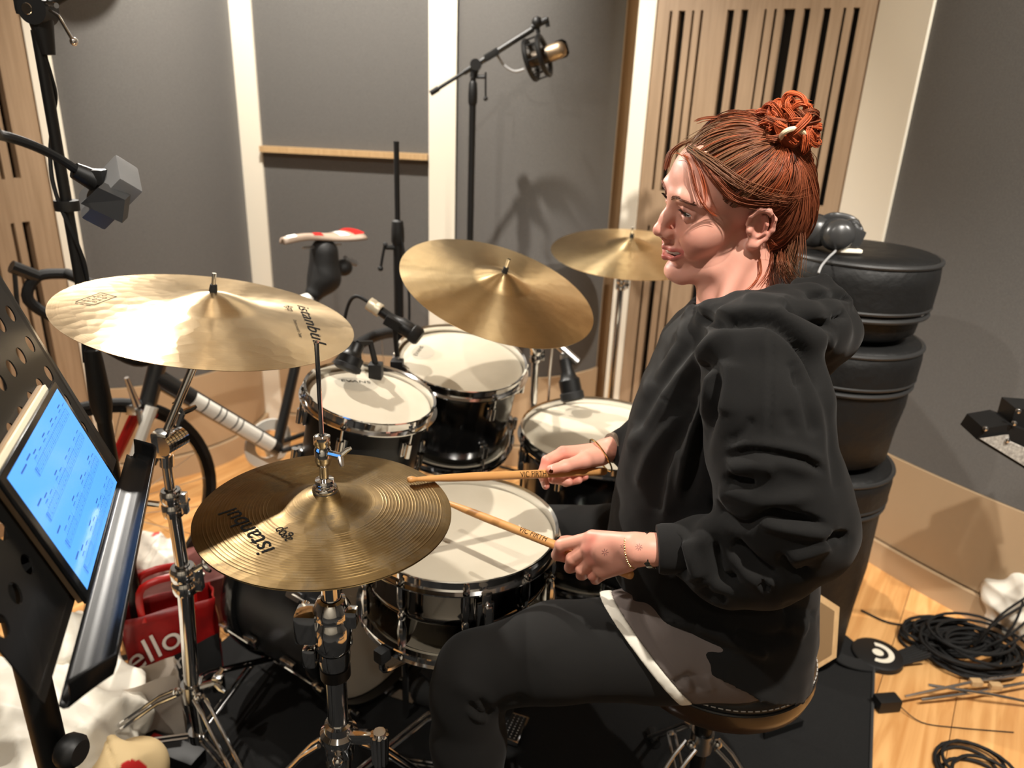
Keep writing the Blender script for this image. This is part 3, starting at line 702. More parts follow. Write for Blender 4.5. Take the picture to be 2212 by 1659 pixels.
# left (nearest) stand: pole on the line of pixels (375,1000)-(430,1640)
rs_ = thing('cymbal_stand', 'chrome double-braced cymbal stand holding the large left cymbal', 'stand', tuple(PY(452, 1659, 1.30)))
sx, sy = -.603, 1.235
zA = PY(349, 985, sy).z
jb = PY(352, 950, sy); jt = boom_cym(rs_, MRL, RL['hb'], RL['H'])
mb = MB(); mb.tube([jb+(jb-jt).normalized()*.05, jt], .0075, 12); mb.build('boom_arm', M_CHROME, rs_)
mb = MB(); q = jt+(jb-jt).normalized()*.03; mb.tube([jt, q], .0105, 12); mb.build('tilter', M_CHROME, rs_)
# vertical tubes follow the photographed pole, leaning slightly
pt = PY(358, 985, sy); pm1 = PY(372, 1085, sy); pm2 = PY(398, 1250, sy); pm3 = PY(415, 1490, sy+.02); pb = V(pm3.x+.005, pm3.y, .09)
mb = MB(); mb.tube([pt, pm1], .0095, 14); mb.build('upper_tube', M_CHROME, rs_)
mb = MB(); mb.tube([pm1, pm2], .0125, 14); mb.build('middle_tube', M_CHROME, rs_)
mb = MB(); mb.tube([pm2, pm3, pb], .0155, 16); mb.build('lower_tube', M_CHROME, rs_)
mb = MB(); clamp(mb, pm2, pm1-pm2, .0155, .06); wing(mb, pm2+V(.03, -.01, .03), (1, -.2, .8), 1.1); mb.build('height_clamp', M_CHROME, rs_, False, 40)
mb = MB(); clamp(mb, pm1, pt-pm1, .0125, .055); wing(mb, pm1+V(-.02, -.01, .0), (-1, -.3, .3), 1.1); mb.build('height_clamp', M_CHROME, rs_, False, 40)
mb = MB(); jd = V(.3, .95, 0)
for s_ in np.linspace(-.02, .026, 7): mb.tube([pt+V(.012, -.004, .03)+jd*s_, pt+V(.012, -.004, .03)+jd*(s_+.006)], .019, 18)
mb.tube([pt-V(0, 0, .02), pt+V(.004, 0, .035)], .013, 12); wing(mb, pt+V(.02, .02, .055), (.4, .2, 1), 1.2); mb.box(jb+V(.002, -.006, -.004), (.03, .03, .05), None, .006); mb.build('ratchet_tilter', M_CHROME, rs_, False, 40)
ztp = pm3.z
tripod(rs_, (pm3.x, pm3.y), ztp, .10, .36, -.75, w=.02)
mb = MB(); wing(mb, (pm3.x+.02, pm3.y, ztp+.01), (1, .2, .25), 1.4); mb.box((pm3.x+.055, pm3.y+.01, ztp+.012), (.022, .02, .04), None, .005); mb.build('wing_screw', M_CHROME, rs_, False, 40)
# middle crash stand: straight pole behind tom 2
def plain_stand(label, M, K, base, z1, rad, a0):
    r = thing('cymbal_stand', label, 'stand', (base[0], base[1], RUGZ)); jt = boom_cym(r, M, K['hb'], K['H'])
    p1 = V(base[0], base[1], z1)
    mb = MB(); mb.tube([jt, p1.lerp(jt, .5)+V(0, 0, .02), p1], .0085, 12); mb.sphere(jt, .016, 12); mb.build('boom_arm', M_CHROME, r)
    mb = MB(); mb.tube([p1-V(0, 0, .01), V(base[0], base[1], .42)], .0105, 12); mb.build('upper_tube', M_CHROME, r)
    mb = MB(); mb.tube([V(base[0], base[1], .46), V(base[0], base[1], .08)], .0135, 12); mb.build('lower_tube', M_CHROME, r)
    mb = MB(); clamp(mb, (base[0], base[1], .44), (0, 0, 1), .0135); wing(mb, V(base[0]+.02, base[1], .45), (1, -.3, .1), 1.2); mb.build('height_clamp', M_CHROME, r, False, 40); mb = MB(); clamp(mb, p1, (0, 0, 1), .0105, .04); mb.build('height_clamp', M_CHROME, r, False, 40)
    tripod(r, base, .36, .1, rad, a0, w=.018)
    return r
plain_stand('chrome stand rising behind the larger rack tom to the tilted cymbal', MRC, RC, (.062, 1.93), .80, .28, .5)
plain_stand('slim chrome stand under the farthest cymbal, against the white batten', MRF, RF, (.345, 2.40), .90, .28, .2)
# snare stand
ss = thing('snare_stand', 'chrome snare drum stand with basket arms and tripod feet', 'stand', (SN.x, SN.y, RUGZ))
zc = SN.z-dS-.03
for k in range(3):
    a = -2.2+k*2.094; d = V(math.cos(a), math.sin(a), 0); c = V(SN.x, SN.y, zc-.09)
    mb = MB(); mb.tube([c, c+d*.12+V(0, 0, .05), c+d*.20+V(0, 0, .072), c+d*.203+V(0, 0, .115)], .0058, 8, sm=4); b_ = mb.build('basket_arm', M_CHROME, ss)
    mb = MB(); mb.box(c+d*.204+V(0, 0, .11), (.026, .022, .026), Matrix.Rotation(a, 4, 'Z'), .005); mb.build('rubber_grip', M_RUBBER, b_)
mb = MB(); mb.tube([(SN.x, SN.y, zc-.08), (SN.x, SN.y, .12)], .0127, 14); mb.sphere((SN.x, SN.y, zc-.09), .026, 12); mb.build('post', M_CHROME, ss)
mb = MB(); clamp(mb, (SN.x, SN.y, .28), (0, 0, 1), .0135); wing(mb, (SN.x+.02, SN.y-.02, .28), (.6, -.8, 0), 1.2); mb.build('height_clamp', M_CHROME, ss, False, 40)
tripod(ss, (SN.x, SN.y), .23, .07, .27, -.9, w=.018)
# bass pedal
hp = PZ(1128, 1572, .03); kb = KB.copy(); pdv = (kb-hp); pdv.z = 0; pln = pdv.length; pdv.normalize(); psd = V(-pdv.y, pdv.x, 0)
ped = thing('bass_drum_pedal', 'black and chrome bass drum pedal on the rug beyond the knee', 'pedal', (hp.x, hp.y, RUGZ))
MP = Matrix((pdv, psd, V(0, 0, 1))).transposed().to_4x4()
mb = MB(); mb.box(hp+pdv*.05+V(0, 0, -.012), (.11, .085, .014), MP, .004); mb.box(hp+pdv*.2+V(0, 0, -.02), (.32, .03, .004), MP); hpl = mb.build('heel_plate', M_CHROME, ped, False, 40)
mb = MB()
for i in range(8):
    for j in range(9): mb.sphere(hp+pdv*(.008+i*.011)+psd*((j-4)*.0085)+V(0, 0, -.004), .0028, 6)
o = mb.build('grip_studs', M_CHROME, hpl, False); o['kind'] = 'stuff'
mb = MB(); mb.box(hp+pdv*.05+V(0, 0, -.0045), (.1, .075, .002), MP); mb.build('grip_plate', M_BLACKMETAL, hpl)
a = hp+pdv*.11; b = hp+pdv*(pln-.10)+V(0, 0, .11)
mb = MB(); mb.bar(a, b, .075, .008, bev=.003); mb.build('footboard', M_BLACKMETAL, ped, False, 40)
fr = hp+pdv*(pln-.07)
mb = MB()
for s_ in (-1, 1): mb.tube([fr+psd*.055*s_-V(0, 0, .02), fr+psd*.055*s_+V(0, 0, .22)], .008, 8)
mb.tube([fr+psd*.06+V(0, 0, .21), fr-psd*.06+V(0, 0, .21)], .006, 8); mb.build('frame_posts', M_CHROME, ped)
mb = MB(); mb.tube([fr+V(0, 0, .21), fr+pdv*-.06+V(0, 0, .38)], .004, 8); mb.sphere(fr+pdv*-.06+V(0, 0, .38), .026, 12); mb.build('beater', M_DARKFELT, ped)
# ================================================================== THRONE
TC = V(.40, 1.11, 0); TZ = .568
th = thing('drum_throne', 'round black drum stool with brown vinyl side band', 'stool', (TC.x, TC.y, RUGZ))
TR = .170
M_VINYL = mat('black_vinyl', G(.014), .38, bump=(300, .15, .0006)); M_BROWN = mat('brown_vinyl_band', (.055, .028, .012, 1), .3, bump=(260, .12, .0006), coat=.2)
mb = MB(); MT = Matrix.Translation((TC.x, TC.y, 0)); mb.lathe([(0, TZ-.004), (TR*.6, TZ), (TR*.88, TZ-.004), (TR*.97, TZ-.014), (TR, TZ-.03), (TR, TZ-.04), (TR-.02, TZ-.042)], 64, MT); mb.build('seat_cushion', M_VINYL, th, False, 60)
mb = MB(); mb.lathe([(TR-.02, TZ-.041), (TR+.002, TZ-.042), (TR+.004, TZ-.06), (TR-.002, TZ-.082), (TR-.012, TZ-.092), (TR-.05, TZ-.096), (.02, TZ-.096)], 64, MT); mb.build('side_band', M_BROWN, th, False, 60)
mb = MB(); mb.torus((TC.x, TC.y, TZ-.041), (0, 0, 1), TR+.001, .0028, 64, 6); mb.build('piping', M_VINYL, th)
M_THREAD = mat('white_thread', lin(200, 195, 188), .8)
mb = MB()
for rr, zz in ((TR*.925, TZ-.0065), (TR*1.003, TZ-.031)):
    for k in range(90):
        a = 2*math.pi*k/90; mb.tube([(TC.x+rr*math.cos(a), TC.y+rr*math.sin(a), zz), (TC.x+rr*math.cos(a+.045), TC.y+rr*math.sin(a+.045), zz)], .0011, 5)
o = mb.build('stitching', M_THREAD, th); o['kind'] = 'stuff'
mb = MB(); mb.box((TC.x-.0, TC.y, TZ-.15), (.075, .075, .085), None, .006); mb.tube([(TC.x, TC.y, TZ-.12), (TC.x, TC.y, TZ-.28)], .0175, 16)
for dx, dz in ((-.028, -.135), (.028, -.13), (.02, -.17)): mb.tube([(TC.x+dx, TC.y-.036, TZ+dz), (TC.x+dx, TC.y-.044, TZ+dz)], .006, 10)
mb.build('seat_bracket', M_BLACKMETAL, th, False, 40)
mb = MB(); mb.tube([(TC.x, TC.y, TZ-.2), (TC.x, TC.y, .1)], .0145, 14); mb.build('post', M_BLACKMETAL, th)
tripod(th, (TC.x, TC.y), .30, .1, .27, -.45, m=M_STEEL, w=.026)
# ================================================================== SMOOTH FIELD ENGINE (organic shapes)
class Field:
    def __init__(s, lo, hi, h):
        s.lo = np.array(lo, float); s.h = h; s.n = np.ceil((np.array(hi, float)-s.lo)/h).astype(int)+1
        s.f = np.full(tuple(s.n), 1.0, np.float32)
        s.ax = [(s.lo[i]+h*np.arange(s.n[i])).astype(np.float32) for i in range(3)]
    def _box(s, lo, hi):
        a = np.clip(np.floor((np.array(lo)-s.lo)/s.h).astype(int), 0, s.n); b = np.clip(np.ceil((np.array(hi)-s.lo)/s.h).astype(int)+1, 0, s.n)
        sl = tuple(slice(a[i], b[i]) for i in range(3))
        X = s.ax[0][sl[0]][:, None, None]; Y = s.ax[1][sl[1]][None, :, None]; Z = s.ax[2][sl[2]][None, None, :]
        return sl, X, Y, Z
    def put(s, lo, hi, fn, k, sub=False):
        m = k*1.1+3*s.h; sl, X, Y, Z = s._box(np.array(lo)-m, np.array(hi)+m)
        a = s.f[sl]
        if a.size == 0: return s
        d = np.broadcast_to(fn(X, Y, Z), a.shape).astype(np.float32)
        if sub: d = -d
        if k > 0:
            if sub:
                h = np.clip(.5-.5*(a-d)/k, 0, 1); s.f[sl] = a*(1-h)+d*h+k*h*(1-h)
            else:
                h = np.clip(.5+.5*(a-d)/k, 0, 1); s.f[sl] = a*(1-h)+d*h-k*h*(1-h)
        else: s.f[sl] = np.maximum(a, d) if sub else np.minimum(a, d)
        return s
    def ell(s, c, r, k=.01, R=None, sub=False):
        c = np.array(c, float); r = np.array(r, float); mr = r.max() if R is not None else r
        def fn(X, Y, Z):
            x, y, z = X-c[0], Y-c[1], Z-c[2]
            if R is not None:
                q = np.array(R, float); x, y, z = q[0, 0]*x+q[0, 1]*y+q[0, 2]*z, q[1, 0]*x+q[1, 1]*y+q[1, 2]*z, q[2, 0]*x+q[2, 1]*y+q[2, 2]*z
            k0 = np.sqrt((x/r[0])**2+(y/r[1])**2+(z/r[2])**2)+1e-6; k1 = np.sqrt((x/r[0]**2)**2+(y/r[1]**2)**2+(z/r[2]**2)**2)+1e-6
            return k0*(k0-1)/k1
        return s.put(c-mr, c+mr, fn, k, sub)
    def cap(s, a, b, ra, rb=None, k=.01, sub=False, flat=None):
        a = np.array(a, float); b = np.array(b, float); rb = ra if rb is None else rb; ab = b-a; L2 = max(ab@ab, 1e-12)
        def fn(X, Y, Z):
            x, y, z = X-a[0], Y-a[1], Z-a[2]
            t = np.clip((x*ab[0]+y*ab[1]+z*ab[2])/L2, 0, 1)
            return np.sqrt((x-t*ab[0])**2+(y-t*ab[1])**2+(z-t*ab[2])**2)-(ra+(rb-ra)*t)
        m = max(ra, rb)
        return s.put(np.minimum(a, b)-m, np.maximum(a, b)+m, fn, k, sub)
    def chain(s, pts, rs, k=.01, sub=False):
        for i in range(len(pts)-1): s.cap(pts[i], pts[i+1], rs[i], rs[i+1], k, sub)
        return s
    def half(s, p, n, k=0):
        """cut away everything on the +n side"""
        p = np.array(p, float); n = np.array(n, float); n = n/np.linalg.norm(n)
        X, Y, Z = s.ax[0][:, None, None], s.ax[1][None, :, None], s.ax[2][None, None, :]
        d = ((X-p[0])*n[0]+(Y-p[1])*n[1]+(Z-p[2])*n[2]).astype(np.float32)
        s.f = np.maximum(s.f, d); return s
    def mesh(s):
        f = s.f; n = f.shape; ins = f < 0
        c = np.zeros(tuple(m-1 for m in n), np.uint8)
        for i in (0, 1):
            for j in (0, 1):
                for k in (0, 1): c += ins[i:n[0]-1+i, j:n[1]-1+j, k:n[2]-1+k]
        act = (c > 0) & (c < 8); idx = np.full(act.shape, -1, np.int64); cells = np.argwhere(act); idx[act] = np.arange(len(cells))
        acc = np.zeros((len(cells), 3)); cnt = np.zeros(len(cells))
        cor = [(i, j, k) for i in (0, 1) for j in (0, 1) for k in (0, 1)]
        val = {q: f[cells[:, 0]+q[0], cells[:, 1]+q[1], cells[:, 2]+q[2]].astype(float) for q in cor}
        for q in cor:
            for ax in range(3):
                if q[ax] == 0:
                    q2 = list(q); q2[ax] = 1; q2 = tuple(q2); a, b = val[q], val[q2]; m = (a < 0) != (b < 0)
                    t = np.where(m, a/np.where(m, a-b, 1), 0); p = np.tile(np.array(q, float), (len(cells), 1)); p[:, ax] = t
                    acc[m] += p[m]; cnt[m] += 1
        v = s.lo+(cells+acc/np.maximum(cnt, 1)[:, None])*s.h
        faces = []
        for ax in range(3):
            o1, o2 = (ax+1) % 3, (ax+2) % 3
            lo = [slice(None)]*3; hi = [slice(None)]*3; lo[ax] = slice(0, n[ax]-1); hi[ax] = slice(1, n[ax])
            A = ins[tuple(lo)]; B = ins[tuple(hi)]; e = np.argwhere(A != B)
            e = e[(e[:, o1] > 0) & (e[:, o2] > 0) & (e[:, o1] < n[o1]-1) & (e[:, o2] < n[o2]-1)]
            flip = A[e[:, 0], e[:, 1], e[:, 2]]
            def cid(d1, d2):
                q = e.copy(); q[:, o1] -= d1; q[:, o2] -= d2; return idx[q[:, 0], q[:, 1], q[:, 2]]
            q = np.stack([cid(0, 0), cid(1, 0), cid(1, 1), cid(0, 1)], 1)
            q[~flip] = q[~flip][:, ::-1]; faces.append(q)
        return v, np.concatenate(faces)
def vnormals(v, f):
    n = np.cross(v[f[:, 2]]-v[f[:, 0]], v[f[:, 3]]-v[f[:, 1]]); vn = np.zeros_like(v)
    for i in range(4): np.add.at(vn, f[:, i], n)
    return vn/(np.linalg.norm(vn, axis=1)[:, None]+1e-12)
def relax(v, f, it=1, lam=.5):
    e = np.concatenate([f[:, [0, 1]], f[:, [1, 2]], f[:, [2, 3]], f[:, [3, 0]]]); e = np.concatenate([e, e[:, ::-1]])
    deg = np.bincount(e[:, 0], minlength=len(v))[:, None]
    for _ in range(it):
        a = np.stack([np.bincount(e[:, 0], weights=v[e[:, 1], i], minlength=len(v)) for i in range(3)], 1)/np.maximum(deg, 1)
        v = v+lam*(a-v)
    return v
RWn = np.array(RW); CAMn = np.array(CAMP)
def projn(v):
    q = (v-CAMn)@RWn; return IW/2+FPX*q[:, 0]/q[:, 2], IH/2+FPX*q[:, 1]/q[:, 2], q[:, 2]
def strokes(v, f, lst):
    """press folds into cloth: (points in photo pixels, height in m (- = valley), width in px), only on the camera-facing side"""
    vn = vnormals(v, f); x, y, d = projn(v); view = CAMn-v; view /= np.linalg.norm(view, axis=1)[:, None]
    face = np.clip((vn*view).sum(1)*2.5+.15, 0, 1); tot = np.zeros(len(v))
    for pts, amp, w in lst:
        P = np.array([tuple(p) for p in smooth_path([(a, b, 0) for a, b in pts], 6)])[:, :2]
        best = np.full(len(v), 1e9); tt = np.zeros(len(v))
        sel = (x > P[:, 0].min()-4*w) & (x < P[:, 0].max()+4*w) & (y > P[:, 1].min()-4*w) & (y < P[:, 1].max()+4*w); ix = np.where(sel)[0]
        if len(ix) == 0: continue
        bx, by = x[ix], y[ix]; bb = np.full(len(ix), 1e9); bt = np.zeros(len(ix)); n = len(P)-1
        for i in range(n):
            a, b = P[i], P[i+1]; ab = b-a; t = np.clip(((bx-a[0])*ab[0]+(by-a[1])*ab[1])/(ab@ab+1e-9), 0, 1)
            dd = np.hypot(bx-a[0]-t*ab[0], by-a[1]-t*ab[1]); m = dd < bb; bb[m] = dd[m]; bt[m] = ((i+t)/n)[m]
        taper = np.minimum(1, 6*np.minimum(bt+.04, 1.04-bt))
        tot[ix] += amp*np.exp(-(bb/w)**2)*taper*face[ix]
    return v+vn*tot[:, None]
def vnoise(v, sc, seed=0):
    """cheap smooth noise from summed sines"""
    rs = np.random.RandomState(seed); o = np.zeros(len(v))
    for i in range(7):
        d = rs.normal(size=3); d *= sc*(.6+rs.rand())/np.linalg.norm(d); o += np.sin(v@d+rs.rand()*6.28)
    return o/4
A3 = lambda p: np.array(tuple(p), float)
# ================================================================== PERSON: head
HP = np.array([.3165, 1.150, 1.308]); HS = .984
def rotm(y, p, r):
    cy, sy, cp, sp, cr, sr = math.cos(y), math.sin(y), math.cos(p), math.sin(p), math.cos(r), math.sin(r)
    return np.array([[cy, -sy, 0], [sy, cy, 0], [0, 0, 1]])@np.array([[cp, 0, sp], [0, 1, 0], [-sp, 0, cp]])@np.array([[1, 0, 0], [0, cr, -sr], [0, sr, cr]])
HR = rotm(math.radians(191.5), math.radians(9.5), math.radians(-13.5))
def hw(p): return HP+(np.asarray(p, float)*HS)@HR.T         # head local -> world
def hl(w): return ((np.asarray(w, float)-HP)@HR)/HS         # world -> head local
def head_field():
    F = Field((-.125, -.1, -.21), (.14, .1, .14), .0015)
    F.ell((-.012, 0, .046), (.092, .073, .078), 0)
    F.ell((.042, 0, .046), (.052, .059, .062), .02)
    F.ell((.043, 0, -.018), (.047, .052, .06), .02)
    F.ell((.064, 0, -.05), (.031, .034, .03), .016)
    for s in (-1, 1):
        F.chain([(.006, s*.05, -.048), (.035, s*.042, -.074), (.074, s*.014, -.094)], [.019, .018, .015], .018)
        F.ell((.050, s*.044, -.010), (.03, .02, .024), .02)
        F.ell((.066, s*.036, -.026), (.0215, .0195, .02), .02)
    F.ell((.03, 0, -.055), (.045, .043, .034), .015)
    F.ell((.0815, 0, -.092), (.0165, .019, .0135), .012)
    for s in (-1, 1):
        F.chain([(.086, s*.006, .037), (.083, s*.03, .043), (.068, s*.048, .038)], [.010, .010, .008], .012)
    for s in (-1, 1):
        F.ell((.101, s*.034, .021), (.024, .0165, .0125), .010, sub=True)
    # nose
    F.chain([(.088, 0, .026), (.099, 0, .004), (.1085, 0, -.012)], [.0085, .0085, .0095], .010)
    F.ell((.1105, 0, -.0165), (.0105, .0098, .0088), .006)
    for s in (-1, 1):
        F.ell((.0985, s*.0115, -.0205), (.0105, .0062, .0078), .006)
    F.cap((.106, 0, -.025), (.0985, 0, -.033), .0045, .006, .005)
    for s in (-1, 1): F.chain([(.0965, s*.0195, -.0225), (.0885, s*.0295, -.034), (.0790, s*.0385, -.047)], [.0012, .0018, .0014], .007, sub=True)
    for s in (-1, 1): F.ell((.1035, s*.0062, -.0285), (.0048, .0028, .0035), .0025, sub=True)
    # eyelids
    for s in (-1, 1):
        F.ell((.0735, s*.0325, .0205), (.0148, .0148, .0135), .004)
        F.ell((.0855, s*.0345, .0198), (.0115, .0158, .0050), .002, sub=True)
        F.chain([(.0875, s*.021, .027), (.0865, s*.033, .0285), (.0775, s*.0455, .0225)], [.0022, .0028, .0022], .004)
        F.chain([(.0850, s*.022, .0140), (.0838, s*.034, .0125), (.0765, s*.0445, .0165)], [.0018, .0022, .0018], .007)
    # lips
    for s in (-1, 1):
        F.chain([(.1, 0, -.0455), (.0938, s*.0150, -.0448), (.0745, s*.0330, -.0430)], [.0050, .0046, .0030], .004)
        F.chain([(.0985, 0, -.0620), (.0918, s*.0155, -.0590), (.0745, s*.0325, -.0462)], [.0058, .0052, .0030], .004)
        F.ell((.070, s*.0385, -.043), (.010, .006, .011), .008)
    for s in (-1, 1):
        F.chain([(.102, 0, -.0535), (.0950, s*.0150, -.0518), (.0800, s*.0300, -.0450)], [.0046, .0043, .0017], .002, sub=True)
    F.ell((.083, 0, -.053), (.013, .02, .0055), .002, sub=True)
    # ears
    for s in (-1, 1):
        y = lambda v: s*v
        F.ell((-.012, y(.0735), -.001), (.017, .007, .027), .006)
        F.chain([(.0055, y(.0735), .006), (.004, y(.078), .020), (-.006, y(.083), .0305), (-.019, y(.0865), .0285), (-.0285, y(.0875), .014), (-.0285, y(.086), -.003), (-.021, y(.0825), -.017), (-.0095, y(.0785), -.027), (-.001, y(.0755), -.0275)],
                [.003, .0036, .0038, .0040, .0040, .0038, .0038, .0052, .0045], .003)
        F.chain([(-.0155, y(.082), .019), (-.0195, y(.0835), .006), (-.0175, y(.082), -.007), (-.010, y(.079), -.013)], [.003, .0034, .0034, .003], .003)
        F.ell((-.008, y(.0865), -.0015), (.0088, .0098, .0115), .003, sub=True)
        F.ell((-.0245, y(.0885), .012), (.0028, .0045, .012), .0015, sub=True)
        F.ell((.0035, y(.0765), -.0025), (.0045, .0045, .0062), .003)
        F.ell((-.0055, y(.077), -.0245), (.0075, .0048, .0085), .004)
    # neck
    nb = hl(PY(1602, 690, 1.14)); nb2 = hl(PY(1545, 660, 1.13))
    F.cap((-.022, 0, -.03), nb, .052, .062, .02)
    F.cap((.012, 0, -.066), hl(PY(1555, 668, 1.13)), .026, .036, .022)
    # sterno-mastoid ridge on the near side
    F.cap((-.018, .050, -.03), hl(PY(1545, 690, 1.08)), .010, .008, .02)
    return F
Fh = head_field(); hv, hf = Fh.mesh(); hv = relax(hv, hf, 1, .35)
_sm = relax(hv, hf, 30, .5); _w = np.zeros(len(hv))
for s in (-1, 1):
    for c, r in (((.062, s*.046, -.018), (.03, .03, .016)), ((.03, s*.055, -.035), (.03, .03, .03)), ((.075, s*.02, .07), (.04, .04, .02)), ((.05, s*.055, .03), (.018, .02, .02))):
        _w = np.maximum(_w, np.exp(-(((hv-np.array(c))/np.array(r))**2).sum(1)*.8))
hv = hv+(_sm-hv)*np.clip(_w*1.3, 0, 1)[:, None]
SKIN = np.array(lin(228, 166, 146)[:3]); 
def blob(v, c, r): return np.exp(-(((v-np.array(c))/np.array(r))**2).sum(1))
hc = np.tile(SKIN, (len(hv), 1))
def tint(m, col, a=1.0):
    global hc
    m = np.clip(m*a, 0, 1)[:, None]; hc = hc*(1-m)+np.array(lin(*col)[:3])*m
for s in (-1, 1):
    tint(blob(hv, (.072, s*.04, -.025), (.03, .022, .022)), (226, 140, 122), .55)
    tint(blob(hv, (-.012, s*.085, .005), (.02, .012, .03)), (222, 132, 118), .5)
    tint(blob(hv, (.086, s*.034, .022), (.014, .016, .010)), (196, 130, 114), .6)
tint(blob(hv, (.112, 0, -.017), (.012, .012, .012)), (222, 132, 116), .6)
y_ = np.abs(hv[:, 1]); zl = np.interp(y_, [0, .0150, .033], [-.0455, -.0448, -.0430]); zl2 = np.interp(y_, [0, .0155, .0325], [-.0620, -.0590, -.0462])
lipm = np.exp(-((hv[:, 2]-zl)/.0046)**4)+np.exp(-((hv[:, 2]-zl2)/.0058)**4); lipm *= (y_ < .034)*(hv[:, 0] > .070)
tint(lipm, (190, 92, 86), .85)
inm = (y_ < .021)*(np.abs(hv[:, 2]+.0525) < .0055)*(hv[:, 0] < .0925)*(hv[:, 0] > .06); tint(inm.astype(float), (92, 34, 32), .9)
# thumbs of shade-independent freckle tone
tint(np.clip(vnoise(hv, 260, 3), 0, 1), (214, 150, 130), .25)
M_SKIN = mat('skin', (1, 1, 1, 1), .46, 0, .4, vcol=True, bump=(900, .06, .0004), sss=(.12, (1, .35, .2), .004))
person = thing('person', 'person with auburn hair in a messy bun, black hoodie and leggings, drumming on a stool', 'person', (.44, 1.08, .5))
BODY = [(hw(hv), hf, hc)]
# eyes and teeth -----------------------------------------------------
def hobj(mb, name, m, smooth=180): 
    mb.v = [Vector(hw(tuple(p))) for p in mb.v]; return mb.build(name, m, person, False, smooth)
M_EYE = mat('eye_white', lin(226, 216, 208), .18); M_IRIS = mat('eye_iris', lin(84, 92, 74), .15); M_PUPIL = mat('eye_pupil', G(.004), .1); M_TEETH = mat('teeth', lin(240, 234, 222), .25)
for s in (-1, 1):
    c = V(.0745, s*.0325, .0205)
    mb = MB(); mb.sphere(c, .0122, 24); eb = hobj(mb, 'eyeball', M_EYE)
    g = V(1, -.05 if s > 0 else .05, -.06).normalized(); Mx = frame(c, g)
    mb = MB(); mb.lathe([(0, .0126), (.0026, .01235)], 20, Mx); o = hobj(mb, 'pupil', M_PUPIL); o.parent = eb
    mb = MB(); mb.lathe([(.0024, .01222), (.0058, .0110), (.006, .0106)], 24, Mx); o = hobj(mb, 'iris', M_IRIS); o.parent = eb
mb = MB()
def _tooth(u, v):
    y = (u-.5)*.056; g = .0006*abs(math.sin(math.pi*y/.0066))**.4; zt = -.0462+.0022*abs(y)/.025
    return V(.0968-.0125*(y/.026)**2*1.30+g+(.0006*math.sin(v*math.pi)), y, zt-v*(.0086-.0012*(1-abs(math.sin(math.pi*y/.0066))**.3)))
mb.grid(_tooth, 64, 5)
hobj(mb, 'teeth', M_TEETH)
# brows and lashes ------------------------------------------------------
def frontx(y, z):
    m = (np.abs(hv[:, 1]-y) < .0022) & (np.abs(hv[:, 2]-z) < .0022); return hv[m, 0].max() if m.any() else .09
M_BROW = mat('brow_hair', lin(112, 66, 46), .6)
for s in (-1, 1):
    mb = MB(); B = [(.0975, s*.011, .0365), (.0965, s*.022, .0425), (.0885, s*.036, .0455), (.0745, s*.0505, .040)]
    bp = [V(frontx(p.y, p.z)+.0004, p.y, p.z) for p in smooth_path(B, 12)]
    for i in range(130):
        t = random.random(); p = bp[int(t*(len(bp)-1))]; q = bp[min(int(t*(len(bp)-1))+5, len(bp)-1)]
        w = .0022*(1-.6*t); o = V(random.uniform(-.0005, .0007), 0, random.uniform(-w, w)); d = (q-p)+V(0, 0, random.uniform(.0, .0035))
        if d.length < 1e-5: continue
        d = d.normalized()*.0062; mb.tube([p+o, p+o+d*.5+V(.0004, 0, 0), p+o+d], [.0006, .0006, .0002], 4)
    o = hobj(mb, 'eyebrow', M_BROW); o['kind'] = 'stuff'
    mb = MB(); up = smooth_path([(.0875, s*.0225, .0225), (.0888, s*.0335, .0245), (.0805, s*.0448, .0205)], 12)
    for i, p in enumerate(up): p = V(frontx(p.y, p.z+.001), p.y, p.z+.0005); mb.tube([p, p+V(.003, s*.0012, .0002), p+V(.0052, s*.003, .002)], [.0005, .0004, .0001], 4)
    o = hobj(mb, 'eyelashes', M_PUPIL); o['kind'] = 'stuff'
# ================================================================== hair
CC = np.array([-.012, 0, .046]); CR = np.array([.092, .073, .078])
TIE = hl(PY(1706, 296, 1.085)); 
def onscalp(d, lift): 
    d = np.asarray(d, float); d = d/np.linalg.norm(d); t = 1/math.sqrt(((d/(CR+lift))**2).sum())
    r2 = NR+lift; o = (CC-NC)/r2; e = d/r2; A = e@e; B = o@e; Cq = o@o-1; q = B*B-A*Cq
    return CC+d*max(t, (-B+math.sqrt(q))/A if q > 0 else 0)
NC = np.array([-.060, 0, -.004]); NR = np.array([.050, .064, .088])
def dirof(p): q = (np.asarray(p, float)-CC); return q/np.linalg.norm(q)
def slerp(a, b, t):
    w = math.acos(max(-1, min(1, float(a@b)))); 
    if w < 1e-4: return a
    return (math.sin((1-t)*w)*a+math.sin(t*w)*b)/math.sin(w)
HAIRV, HAIRF, HAIRC = [], [], []
C_ROOT = np.array(lin(110, 82, 58)[:3]); C_AUB = np.array(lin(134, 72, 46)[:3]); C_ORG = np.array(lin(188, 90, 50)[:3]); C_DRK = np.array(lin(70, 36, 24)[:3])
def strand(pts, r0, r1, c0, c1, seg=4, sm=3, local=True, flat=.55):
    pts = [Vector(tuple(p)) for p in pts]
    if len(pts) > 2 and sm: pts = smooth_path(pts, sm)
    b = MB(); n = len(pts); b.tube(pts, lambda t: r0+(r1-r0)*t if t < .9 else (r0+(r1-r0)*t)*(1-(t-.9)*7), seg, False, flat=flat)
    vv = np.array([tuple(p) for p in b.v]); base = sum(len(a) for a in HAIRV)
    HAIRV.append(hw(vv) if local else vv); HAIRF.extend([[base+i for i in f] for f in b.f])
    t = np.repeat(np.linspace(0, 1, n), seg)[:, None]; j = random.uniform(.72, 1.22)
    HAIRC.append(np.clip((np.array(c0)*(1-t)+np.array(c1)*t)*j, 0, 1))
dT = dirof(TIE)
